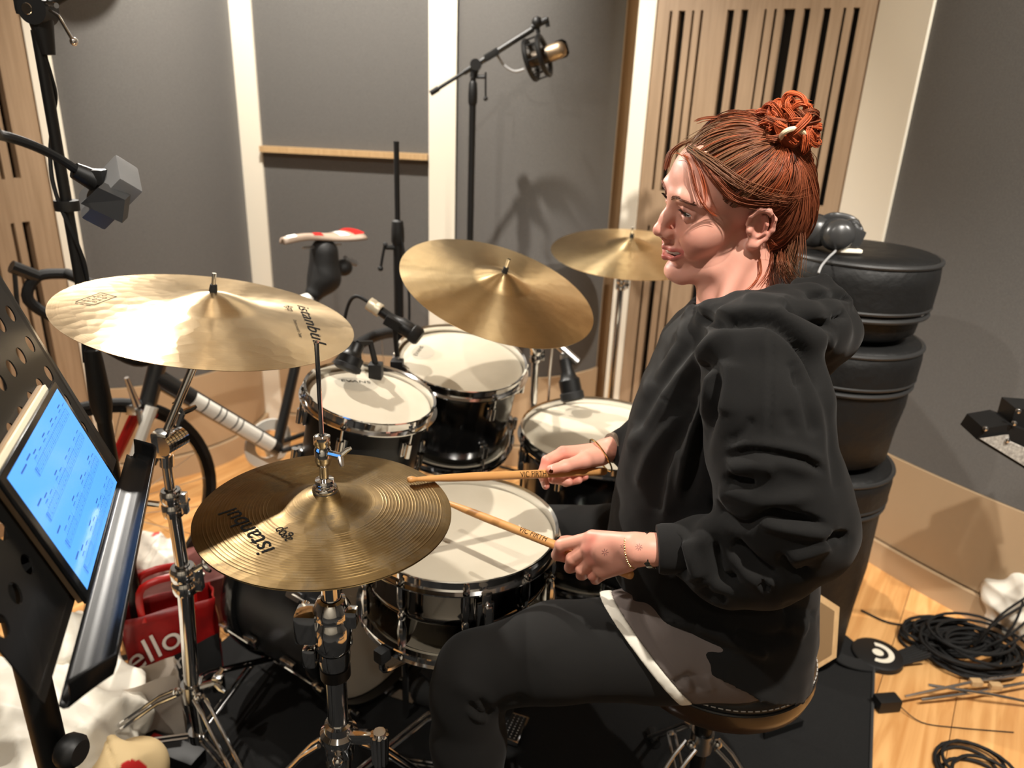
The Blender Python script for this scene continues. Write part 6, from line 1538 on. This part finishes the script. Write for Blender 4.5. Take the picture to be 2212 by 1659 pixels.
# ================================================================== BICYCLE
BH = V(-1.12, 1.77, .335); bt = V(.645, .764, 0).normalized(); bn = V(bt.y, -bt.x, 0)
def BP(px, py, off=0):
    r = ray(px, py); t = (BH-CAMP).dot(bn)/r.dot(bn); return CAMP+r*t+bn*off
bike = thing('bicycle', 'road bicycle with white lettered frame leaning by the left wall', 'bicycle', (BH.x, BH.y, 0))
M_TYRE = mat('tyre', G(.018), .8); M_RED = mat('red_paint', lin(170, 18, 14), .35); M_BWHITE = mat('white_frame_paint', lin(226, 222, 212), .3, coat=.3); M_BBLACK = mat('black_frame_paint', G(.012), .3, coat=.3)
def wheel(c, nm):
    mb = MB(); mb.torus(c, bn, .322, .0125, 64, 10); w = mb.build(nm, M_TYRE, bike)
    mb = MB(); mb.lathe([(.296, -.009), (.312, -.010), (.312, .010), (.296, .009)], 64, frame(c, bn), True); mb.build('rim', M_BBLACK, w, False, 40)
    mb = MB(); mb.tube([c-bn*.045, c+bn*.045], .016, 14); mb.build('hub', M_STEEL, w)
    mb = MB(); u, v_, ww = axes(bn)
    for k in range(20):
        a = 2*math.pi*k/20; p = u*math.cos(a)+v_*math.sin(a); mb.tube([c+bn*.03*(-1)**k, c+p*.3], .0011, 4)
    o = mb.build('spokes', M_STEEL, w); o['kind'] = 'stuff'
    for a in (.4, 2.5): mb = MB(); mb.torus(c+bn*.0, bn, .304, .0122, 10, 8, a, a+.28); mb.build('rim_decal', M_RED, w)
wheel(BH, 'front_wheel'); BR_ = BH+bt*1.0; wheel(BR_, 'rear_wheel')
crown = BP(318, 872); headt = BP(352, 740); bbk = BP(598, 968); seatc = BP(690, 560); sad0, sad1 = BP(610, 520), BP(762, 502)
for s in (-1, 1):
    mb = MB(); mb.tube([crown+bn*s*.03, crown.lerp(BH, .6)+bn*s*.05, BH+bn*s*.05], [.017, .014, .008], 10); mb.build('fork_blade', M_BWHITE if s > 0 else M_RED, bike)
mb = MB(); mb.tube([crown+V(0, 0, -.005), headt], .024, 16); mb.build('head_tube', M_BBLACK, bike)
mb = MB(); dt0 = crown.lerp(headt, .45); mb.tube([dt0, bbk], .027, 16); dtb = mb.build('down_tube', M_BBLACK, bike)
ddn = (bbk-dt0).normalized(); upn = bn.cross(ddn).normalized()
if upn.z < 0: upn = -upn
cbn = bn if bn.dot(CAMP-bbk) > 0 else -bn
for (f0, f1) in ((.26, .345), (.355, .445), (.455, .49), (.50, .585), (.595, .63), (.64, .80), (.81, .93)):
    mb = MB(); mb.grid(lambda u, v: dt0.lerp(bbk, f0+(f1-f0)*u)+(cbn*math.cos((v-.5)*1.7)+upn*math.sin((v-.5)*1.7))*.0280, 3, 8); mb.build('frame_decal', M_BWHITE, dtb)
mb = MB(); mb.tube([bbk, seatc], .017, 14); mb.build('seat_tube', M_BBLACK, bike)
mb = MB(); mb.tube([crown.lerp(headt, .9), seatc.lerp(bbk, .2)], .019, 14); mb.build('top_tube', M_BWHITE, bike)
for s in (-1, 1):
    mb = MB(); mb.tube([bbk+bn*s*.03, BR_+bn*s*.06], .009, 8); mb.build('chain_stay', M_BBLACK, bike); mb = MB(); mb.tube([seatc.lerp(bbk, .2)+bn*s*.02, BR_+bn*s*.06], .008, 8); mb.build('seat_stay', M_BBLACK, bike)
mb = MB(); mb.tube([seatc.lerp(bbk, .1), BP(692, 530)], .0135, 12); mb.build('seat_post', M_BBLACK, bike)
mb = MB(); sdv = (sad1-sad0); sl = sdv.length; sd = sdv.normalized(); wv = sd.cross(V(0, 0, 1)).normalized(); uv = wv.cross(sd)
def saddle(u, v):
    w = .017+.060*max(0, (u-.35)/.65)**1.3; a = (v-.5)*math.pi; top = .012-.016*abs(v-.5)*2
    return sad0+sd*(u*sl)+wv*(math.sin(a)*w)+uv*(math.cos(a)*.02-.010+.012*math.sin(u*6.2)*.4)
mb.grid(saddle, 18, 12); sdl = mb.build('saddle', mat('tan_saddle', lin(140, 122, 106), .5), bike); so = sdl.modifiers.new('t', 'SOLIDIFY'); so.thickness = .012
for (u0, m) in ((.05, M_BWHITE), (.40, M_RED), (.72, M_BWHITE), (.9, M_RED)):
    mb = MB(); mb.grid(lambda u, v: saddle(u0+u*.12, .25+v*.5)+uv*.0015, 4, 6); mb.build('saddle_patch', m, sdl)
mb = MB(); mb.tube([sad0+sd*.07-uv*.03, sad1-sd*.05-uv*.035], .004, 6); mb.build('saddle_rail', M_STEEL, bike)
# saddle bag hanging under the saddle
sb = thing('saddle_bag', 'black saddle bag strapped under the bicycle saddle', 'bag', tuple(BP(690, 600)))
Fz = Field(A3(BP(690, 590))-.16, A3(BP(690, 590))+.16, .006); Fz.chain([A3(BP(700, 545)), A3(BP(700, 600)), A3(BP(680, 632))], [.045, .05, .03], .02).ell(A3(BP(742, 578)), (.03, .03, .028), .015)
zv, zf = Fz.mesh(); npmesh('bag_body', zv, zf, mat('black_nylon', G(.006), .6), sb)
mb = MB(); mb.tube([BP(682, 620, -.04), BP(700, 590, -.06), BP(720, 560, -.055)], .007, 6, flat=.4); mb.build('strap', M_RUBBER, sb)
mb = MB(); mb.tube([BP(752, 560, -.02), BP(778, 572, -.02)], .010, 10); mb.build('rear_light', M_LAMPG, sb)
# handlebar
mb = MB(); hb0 = BP(215, 622); mb.tube([headt, headt+V(0, 0, .05), hb0], .014, 10); mb.tube([hb0-bn*.21, hb0-bn*.1, hb0, hb0+bn*.1, hb0+bn*.21], .0145, 12)
for s in (-1, 1): mb.tube([hb0+bn*.21*s, hb0+bn*.22*s-bt*.07, hb0+bn*.225*s-bt*.10-V(0, 0, .06), hb0+bn*.23*s-bt*.03-V(0, 0, .13), hb0+bn*.23*s+bt*.03-V(0, 0, .13)], .0145, 10, sm=5)
mb.build('handlebar', M_RUBBER, bike)
mb = MB()
for s in (-1, 1): mb.tube([hb0+bn*.22*s-bt*.07, hb0+bn*.22*s-bt*.125+V(0, 0, .035)], .017, 10); mb.tube([hb0+bn*.22*s-bt*.12+V(0, 0, .02), hb0+bn*.225*s-bt*.13-V(0, 0, .09)], .006, 8)
mb.build('brake_hood', M_BBLACK, bike)
mb = MB(); bc = crown-bt*.035+V(0, 0, .0); mb.box(bc, (.03, .05, .03), None, .005); mb.tube([bc+V(0, 0, .01)+bn*.02, bc+V(0, 0, .10)+bn*.03-bt*.02], [.011, .006], 10); mb.tube([bc+bn*.03, bc+bn*.03-V(0, 0, .05)], .008, 8); mb.build('brake_caliper', M_STEEL, bike)
mb = MB(); mb.lathe([(.05, -.003), (.085, -.003), (.088, .0), (.085, .003), (.05, .003)], 32, frame(bbk-bn*.05, bn), True); mb.tube([bbk-bn*.07, bbk-bn*.07+ddn*.05-V(0, 0, .16)], .010, 8); mb.build('crankset', M_BWHITE, bike, False, 40)
# ================================================================== DRUM BAG STACK, HEADPHONES
M_BAG = mat('black_padded_nylon', G(.006), .5, 0, .35, bump=(25, .35, .01)); M_BAGT = mat('black_bag_trim', G(.022), .45)
CX, CY = .822, 1.79
def bag(label, z0, z1, r0, r1, lid):
    h = z1-z0; t = thing('drum_bag', label, 'bag', (CX, CY, z0), group='stacked drum bags')
    M0 = Matrix.Translation((CX, CY, z0)); g = .004
    def pz(f): return r0+(r1-r0)*f
    mb = MB(); mb.lathe([(0, .002), (r0-.02, .002), (r0, .016), (pz(.3), h*.3), (pz(.55)+.004, h*.5), (pz(.7), h-lid), (pz(.7)-.02, h-lid)], 64, M0); mb.build('body', M_BAG, t, False, 60)
    mb = MB(); mb.lathe([(pz(.7)-.01, h-lid), (r1+.004, h-lid+.004), (r1+.006, h-lid*.5), (r1+.003, h-.022), (r1-.010, h-.010), (r1*.6, h-.006), (0, h-.010)], 64, M0); mb.build('lid', M_BAG, t, False, 60)
    for zz_, rr in ((h-lid, pz(.75)+.004), (h-lid-.018, pz(.7)+.003), (h-.020, r1+.002)):
        mb = MB(); mb.torus((CX, CY, z0+zz_), (0, 0, 1), rr, .006, 64, 8); mb.build('piping', M_BAGT, t)
    return t
zT = PY(1870, 545, CY-.1).z
za = PY(1870, 1105, CY-.2).z; zb_ = PY(1870, 815, CY-.2).z
bag('lowest and tallest black drum bag of the stack behind the drummer', .0, za+.075, .165, .182, .10)
bag('middle black drum bag of the stack behind the drummer', za+.076, zb_+.06, .160, .180, .10)
bag('topmost black drum bag of the stack, headphones on its lid', zb_+.061, zT, .156, .176, .125)
hd = thing('headphones', 'black over-ear headphones lying on the topmost drum bag', 'headphones', tuple(PY(1810, 545, CY-.06)))
def hpp(px, py, dy=0): return PY(px, py, CY-.09+dy)
M_CUP = mat('black_satin_cup', G(.03), .3)
for (x, y, dy) in ((1765, 500, .05), (1812, 507, 0)):
    mb = MB(); M0 = frame(hpp(x, y, dy), (-.25, -.9, .15)); mb.lathe([(0, .034), (.018, .033), (.030, .026), (.034, .012), (.036, 0), (.03, -.006)], 28, M0); cp = mb.build('ear_cup', M_CUP, hd, False, 60)
    mb = MB(); mb.torus(hpp(x, y, dy)+V(.0, .012, 0), (-.25, -.9, .15), .026, .013, 28, 8); mb.build('ear_pad', M_RUBBER, cp)
mb = MB(); mb.tube([hpp(1770, 478, .05), hpp(1800, 466, .03), hpp(1840, 474, .02), hpp(1858, 500, .0), hpp(1856, 520, .0)], .008, 8, sm=5, flat=.5); mb.build('headband', M_CUP, hd)
mb = MB(); mb.box(hpp(1846, 512), (.032, .03, .04), Matrix.Rotation(.3, 4, 'Y'), .008); mb.build('hinge', M_CUP, hd, False, 40)
mb = MB(); mb.tube([hpp(1826, 476), hpp(1852, 474), hpp(1860, 490)], .0012, 6, sm=4); mb.build('wire_yoke', M_STEEL, hd)
mb = MB(); mb.tube([hpp(1811, 520, -.01), hpp(1806, 540, -.02), hpp(1790, 556, -.05), hpp(1775, 574, -.10), hpp(1768, 590, -.115)], .0026, 7, sm=5); mb.build('cable', mat('grey_lead', G(.3), .5), hd)
mb = MB(); mb.box(hpp(1836, 541, -.01)+V(0, 0, .0), (.05, .02, .008), None, .003); sn = mb.build('paper_scrap', M_WHITE); tag(sn, 'small white scrap lying beside the headphones', 'paper')
# ================================================================== PRACTICE PAD behind the stool
pc_ = [PY(1783, 1262, 1.40), PY(1834, 1323, 1.40), PY(1820, 1428, 1.40), PY(1742, 1472, 1.40)]
ctr = (pc_[0]+pc_[3])/2+(pc_[3]-pc_[1])*.0; ctr = PY(1722, 1366, 1.40)
e1_ = (pc_[1]-ctr); n_p = V(.15, -.93, .33).normalized(); e1_ = (e1_-n_p*e1_.dot(n_p)); Rr = e1_.length; e1_.normalize(); e2_ = n_p.cross(e1_)
pp_ = thing('practice_pad', 'hexagonal wooden practice pad propped behind the drum stool', 'practice pad', tuple(ctr-V(0, 0, Rr)))
MPd = Matrix(((e1_.x, e2_.x, n_p.x, ctr.x), (e1_.y, e2_.y, n_p.y, ctr.y), (e1_.z, e2_.z, n_p.z, ctr.z), (0, 0, 0, 1)))
hx6 = lambda r: [(r*math.cos(k*math.pi/3), r*math.sin(k*math.pi/3)) for k in range(6)]
mb = MB(); mb.prism(hx6(Rr), .016, MPd @ Matrix.Translation((0, 0, -.016))); mb.build('board', M_PINE, pp_, False, 20)
mb = MB(); mb.prism(hx6(Rr*.86), .003, MPd @ Matrix.Translation((0, 0, .0003))); mb.build('playing_surface', mat('brown_gum', lin(128, 102, 70), .6), pp_, False, 20)
mb = MB(); fb = ctr-e2_*0; mb.tube([ctr-n_p*.018, V(ctr.x, ctr.y+.03, .01)], .010, 10); mb.prism([(-.06, 0), (.06, 0), (0, .1)], .02, Matrix.Translation((ctr.x+.03, ctr.y+.02, .008)) @ Matrix.Rotation(.4, 4, 'Z')); mb.build('stand', M_BLACKMETAL, pp_)
# round black disc with white mark
dk = PZ(1872, 1392, .02); rd = thing('cable_reel', 'round black reel with a white ring mark at the foot of the bags', 'reel', (dk.x+.03, dk.y-.03, 0))
M0 = Matrix.Translation((dk.x+.02, dk.y-.03, 0)); mb = MB(); mb.lathe([(0, .018), (.06, .018), (.068, .014), (.07, 0), (0, 0)], 40, M0); mb.build('disc', M_BLACKPLAST, rd, False, 40)
mb = MB(); mb.lathe([(.028, .0186), (.043, .0186)], 32, M0, a0=-2.2, a1=1.4); mb.lathe([(0, .0188), (.015, .0188)], 20, M0); mb.build('white_mark', M_WHITE, rd, False, 0)
# ================================================================== CABLES ON THE FLOOR
def coil(label, c, R, n, seed, r=.0036, sq=.8, tilt=0, spread=.02, h=.05):
    rg = random.Random(seed); t = thing('cable_coil', label, 'cable', (c.x, c.y, 0)); mb = MB()
    pts = []
    for i in range(n*12):
        a = i/12*2*math.pi; k = i/(n*12); q = R*(1+spread/R*math.sin(i*.37+seed)+rg.uniform(-.03, .03)); pts.append(V(c.x+q*math.cos(a)+.012*math.sin(i*.21), c.y+q*sq*math.sin(a)+.012*math.cos(i*.17), r+h*(.5+.5*math.sin(i*.13+seed))*abs(math.sin(k*3.1))+.002))
    mb.tube(pts, r, 6, sm=2); mb.build('cord', M_RUBBER, t); return t
c = PZ(2095, 1405, .02); coil('large tangled coil of black cable on the wood floor', c, .105, 26, 3, .0042, .75, spread=.03, h=.06)
c = PZ(2040, 1375, .02); coil('loose grey-black loops of cable beside the large coil', c, .10, 13, 8, .004, .6, spread=.03, h=.04)
c = PZ(2110, 1668, .01); coil('coil of black cable at the bottom right corner', c, .075, 5, 5, .004, .9, spread=.02, h=.02)
for i in range(7):
    mb = MB(); o = (i-3)*5; mb.tube([PZ(2010, 1400+o*1.2, .02+.004*i), PZ(1950, 1420+o, .012), PZ(1880, 1438+o*.7, .010), PZ(1815, 1422+o*.6, .012+RUGZ), PZ(1790, 1390+o*.5, .02)], .0042, 7, sm=6)
    cb = mb.build('floor_cable', M_RUBBER); tag(cb, ['outermost', 'second', 'third', 'fourth', 'fifth', 'sixth', 'lowest'][i]+' strand, counted from the bags, of the black cable bundle beside the reel', 'cable', 'cable bundle by the reel')
mb = MB(); mb.tube([PZ(1860, 1318, .004), PZ(1920, 1345, .004), PZ(1980, 1350, .004), PZ(2010, 1335, .01)], .0034, 7, sm=6); o = mb.build('floor_cable', M_RUBBER); tag(o, 'single thin cable running from the bags to the cable coil', 'cable')
pa = thing('power_adapter', 'small black power adapter on the floor at the rug edge', 'adapter', tuple(PZ(1912, 1535, 0)))
pq = PZ(1912, 1530, 0); mb = MB(); mb.box(pq+V(0, 0, .019), (.062, .036, .036), Matrix.Rotation(.15, 4, 'Z'), .005); mb.build('case', M_BLACKPLAST, pa, False, 40)
mb = MB(); mb.tube([pq+V(.03, 0, .015), PZ(1990, 1560, .003), PZ(2070, 1572, .003), PZ(2190, 1582, .003)], .0014, 6, sm=5); mb.build('lead', M_RUBBER, pa)
# folded wire stand lying on the floor
fs_ = thing('folded_stand', 'folded chrome wire stand lying on the floor at the right', 'stand', tuple(PZ(2100, 1500, 0)))
for (a, b, c) in (((1955, 1505, .03), (2105, 1472, .05), (2230, 1455, .06)), ((1990, 1512, .02), (2110, 1495, .035), (2240, 1470, .04)), ((2005, 1480, .04), (2140, 1500, .04), (2240, 1520, .02))):
    mb = MB(); mb.tube([PZ(*a), PZ(*b), PZ(*c)], .0042, 8); mb.build('wire_leg', M_CHROME, fs_)
for p in ((2108, 1474, .048), (2150, 1482, .045)): mb = MB(); mb.box(PZ(*p), (.03, .018, .016), None, .003); mb.build('joint', M_PINE, fs_, False, 40)
# white sack with black netting at the far right
sk = PZ(2230, 1400, 0)+V(.03, .08, 0); wk = thing('white_sack', 'white sack with black cords pulled over it at the right edge', 'sack', (sk.x, sk.y, 0))
def crumple(c, r, h, seed, amp, res=.006, sc=38):
    F = Field(np.array(c)-np.array(r)*1.25-amp*2, np.array(c)+np.array(r)*1.25+amp*2, res); F.ell(c, r, 0); v, f = F.mesh()
    n = vnormals(v, f); d = np.zeros(len(v)); rs = np.random.RandomState(seed)
    for i in range(9):
        k = rs.normal(size=3); k *= sc*(.4+rs.rand())/np.linalg.norm(k); d += (1-2*np.abs(np.sin(v@k+rs.rand()*6+1.2*np.sin(v@(rs.normal(size=3)*sc*.3)))))*.35
    v = v+n*(d*amp)[:, None]; v[:, 2] = np.maximum(v[:, 2], h); return v, f
M_POLY = mat('white_plastic_sheet', lin(232, 226, 212), .5, 0, .4)
v, f = crumple((sk.x, sk.y, .09), (.15, .15, .15), .003, 2, .010); npmesh('sack_body', v, f, M_POLY, wk)
mb = MB()
for (a, b, c) in (((2105, 1395), (2150, 1345), (2225, 1300)), ((2115, 1385), (2160, 1330), (2225, 1285)), ((2128, 1398), (2180, 1372), (2230, 1330)), ((2150, 1400), (2190, 1350), (2210, 1300)), ((2150, 1396), (2180, 1392), (2228, 1362))):
    mb.tube([PZ(*a, .05), PY(b[0], b[1], sk.y-.15), PY(c[0], c[1], sk.y-.1)], .0035, 6, sm=4)
o = mb.build('netting', M_RUBBER, wk); o['kind'] = 'stuff'
# case edge at the right
ec = thing('flight_case', 'open corner of a black-edged speckled grey flight case at the right', 'case', tuple(PY(2170, 960, 1.55)))
Yk = 1.55; K_ = [(2110, 950), (2126, 926), (2178, 917), (2300, 960), (2300, 1050), (2212, 1012)]
M_SPECK = mat('speckled_grey', lin(196, 190, 180), .6, noise=(160, lin(120, 116, 110), .25))
def slab(poly, Y, th, m, name):
    mb = MB(); f_ = [PY(x, y, Y) for x, y in poly]; b_ = [p+V(.01, th*.35, .0) for p in f_]; n = len(f_)
    mb.add(f_+b_, [tuple(range(n)), tuple(range(2*n-1, n-1, -1))]+[(i, (i+1) % n, n+(i+1) % n, n+i) for i in range(n)]); return mb.build(name, m, ec, False, 0)
slab(K_, Yk, .25, M_BLACKPLAST, 'black_edging'); slab([(2116, 947), (2170, 939), (2172, 952), (2190, 960), (2300, 1008), (2300, 1044), (2212, 1006)], Yk-.004, .003, M_SPECK, 'speckled_panel')
slab([(2194, 882), (2300, 890), (2300, 960), (2184, 916)], Yk+.02, .2, M_BLACKPLAST, 'lid_bracket')
for (x, y) in ((2129, 926), (2200, 888), (2191, 914), (2176, 951)): mb = MB(); mb.sphere(PY(x, y, Yk-.006), .006, 10); mb.build('rivet', M_CHROME, ec)
# ================================================================== BAGS AT THE LOWER LEFT
wb = thing('dust_sheet', 'crumpled white dust sheet on the floor beneath the music stand', 'sheet', (-1.03, 1.30, 0))
v, f = crumple((-1.06, 1.22, .10), (.30, .24, .16), .012, 5, .022, .009, 24); v2, f2 = crumple((-1.03, 1.40, .12), (.12, .11, .16), .012, 9, .018, .008, 30)
npmesh('crumpled_cloth', np.concatenate([v, v2]), np.concatenate([f, f2+len(v)]), M_POLY, wb)
gb = thing('paper_bag', 'small pale grey bag between the dust sheet and the cymbal stand', 'bag', tuple(PZ(330, 1600, 0)))
q0 = PZ(300, 1640, .012); 
def bagbox(t, c, w, d, h, rz, m, tap=.85, name='bag_body', seed=1):
    mb = MB(); rg = random.Random(seed); R = Matrix.Rotation(rz, 4, 'Z'); n = 10
    def sheet(face, u, v):
        x = (u-.5)*w; tp = 1-(1-tap)*v; z = v*h; cr = .006*math.sin(u*9+seed)*math.sin(v*7)
        P = {'f': (x, -d/2*tp+cr, z), 'b': (-x, d/2*tp+cr, z), 'l': (-w/2+cr, -(u-.5)*d*tp, z), 'r': (w/2+cr, (u-.5)*d*tp, z)}[face]
        return R @ Vector(P)+c
    for fc in 'fblr': mb.grid(lambda u, v, fc=fc: sheet(fc, u, v), n, n)
    b = [(-w/2, -d/2, .002), (w/2, -d/2, .002), (w/2, d/2, .002), (-w/2, d/2, .002)]; mb.add([R @ Vector(p)+c for p in b], [(0, 1, 2, 3)])
    o = mb.build(name, m, t, False, 40); return o, R
bagbox(gb, PZ(325, 1580, .002), .15, .09, .17, .5, mat('grey_paper', lin(196, 184, 170), .8), .7)
rb = thing('carrier_bag', 'red carrier bag with white handwritten letters beside the cymbal stand', 'bag', tuple(PZ(395, 1480, 0)))
def redmat():
    m = mat('red_bag_print', lin(150, 14, 12), .4, noise=(14, lin(96, 8, 8), .25)); return m
cb = PZ(378, 1500, .002)+V(-.01, .05, 0); bw, bd, bh, brz = .21, .09, .25, .52
bo, Rb = bagbox(rb, cb, bw, bd, bh, brz, redmat(), .8, 'bag_body', 3); so = bo.modifiers.new('t', 'SOLIDIFY'); so.thickness = .0012
M_DARKPRINT = mat('dark_print', G(.012), .5)
def on_bag(x, z, lift=.0015): tp = 1-.2*z/bh; return Rb @ Vector((x, -bd/2*tp+.006*math.sin((x/bw+.5)*9+3)*math.sin(z/bh*7)-lift, z))+cb
mb = MB(); mb.grid(lambda u, v: on_bag((u-.5)*bw*.98, .004+v*(.09+.05*u), .004), 12, 8); mb.build('dark_panel', M_DARKPRINT, rb)
M_LET = mat('cream_letters', lin(206, 196, 184), .6)
for txt, sx0, z0, sz, rot in (('ello', -.052, .150, .095, .42), ('Cri', -.012, .085, .065, .42), ('r!', .02, .045, .06, .42)):
    vs, fs = text_mesh(txt, sz, .2); vs, fs = subdiv_art(vs, fs, .01); c_, s_ = math.cos(rot), math.sin(rot)
    mb = MB(); mb.add([on_bag(sx0+x*c_-y*s_, z0+x*s_+y*c_, .006) for x, y in vs], fs); mb.build('lettering', M_LET, rb, False, 0)
for s in (-1, 1):
    mb = MB(); yb_ = s*bd/2*.8; mb.tube([Rb @ Vector((-.06, yb_, bh-.02))+cb, Rb @ Vector((-.05, yb_*.7, bh+.07))+cb, Rb @ Vector((.05, yb_*.7, bh+.07))+cb, Rb @ Vector((.06, yb_, bh-.02))+cb], .009, 8, sm=5, flat=.3); mb.build('handle', M_RED, rb)
pb2 = thing('plastic_bag', 'white plastic bag with red print lying behind the red carrier bag', 'bag', tuple(PZ(330, 1220, 0)))
v, f = crumple(tuple(PZ(330, 1235, .10)), (.13, .10, .13), .003, 14, .014, .007, 34)
pcx = projn(v); redm = (vnoise(v, 60, 21) > .95)
npmesh('bag_body', v, f, mat('white_red_print', (1, 1, 1, 1), .45, vcol=True), pb2, np.where(redm[:, None], np.array(lin(200, 40, 30)[:3]), np.array(lin(228, 220, 206)[:3])))
dkb = thing('dark_crate', 'dark box with red lettering behind the red carrier bag', 'box', tuple(PZ(350, 1345, 0)))
c = PZ(345, 1330, .08)+V(0, .1, 0); mb = MB(); mb.box(c, (.26, .2, .15), Matrix.Rotation(.6, 4, 'Z'), .004); mb.build('box_body', mat('maroon_card', lin(84, 30, 26), .6, noise=(20, lin(120, 70, 64), .2)), dkb, False, 40)
# cream cloth cap at the bottom edge
cap_ = thing('cream_cap', 'cream fabric cap with a red patch at the bottom left edge', 'cap', tuple(PZ(275, 1640, .05)))
c = PZ(272, 1690, .16); Fk = Field(np.array(tuple(c))-.17, np.array(tuple(c))+.17, .005)
Fk.ell(tuple(c), (.075, .10, .06), 0).cap(tuple(PZ(262, 1660, .2)), tuple(PZ(240, 1600, .235)), .045, .012, .03); kv, kf = Fk.mesh()
kc_ = np.tile(np.array(lin(236, 208, 156)[:3]), (len(kv), 1)); x_, y_2, d_ = projn(kv); rm = np.hypot(x_-288, (y_2-1668)*1.2) < 32; kc_[rm] = lin(206, 24, 20)[:3]
seam = np.abs((x_-225)-(y_2-1590)*.35) < 3; kv = kv-vnormals(kv, kf)*(seam*.003)[:, None]
npmesh('cap_body', kv, kf, mat('cream_felt', (1, 1, 1, 1), .8, vcol=True), cap_, kc_)
# black case edge lying across the sheet
bx = thing('black_case', 'flat black case with a red label on the floor by the cymbal stand feet', 'case', tuple(PZ(350, 1600, 0)))
a, b = PZ(285, 1590, .03), PZ(430, 1645, .02); mb = MB(); mb.bar(a, b, .05, .03, bev=.004); mb.build('case_body', M_BLACKPLAST, bx, False, 40)
mb = MB(); mb.bar(a.lerp(b, .28)+V(0, -.0, .016), a.lerp(b, .42)+V(0, 0, .016), .03, .002); mb.build('red_label', M_RED, bx)
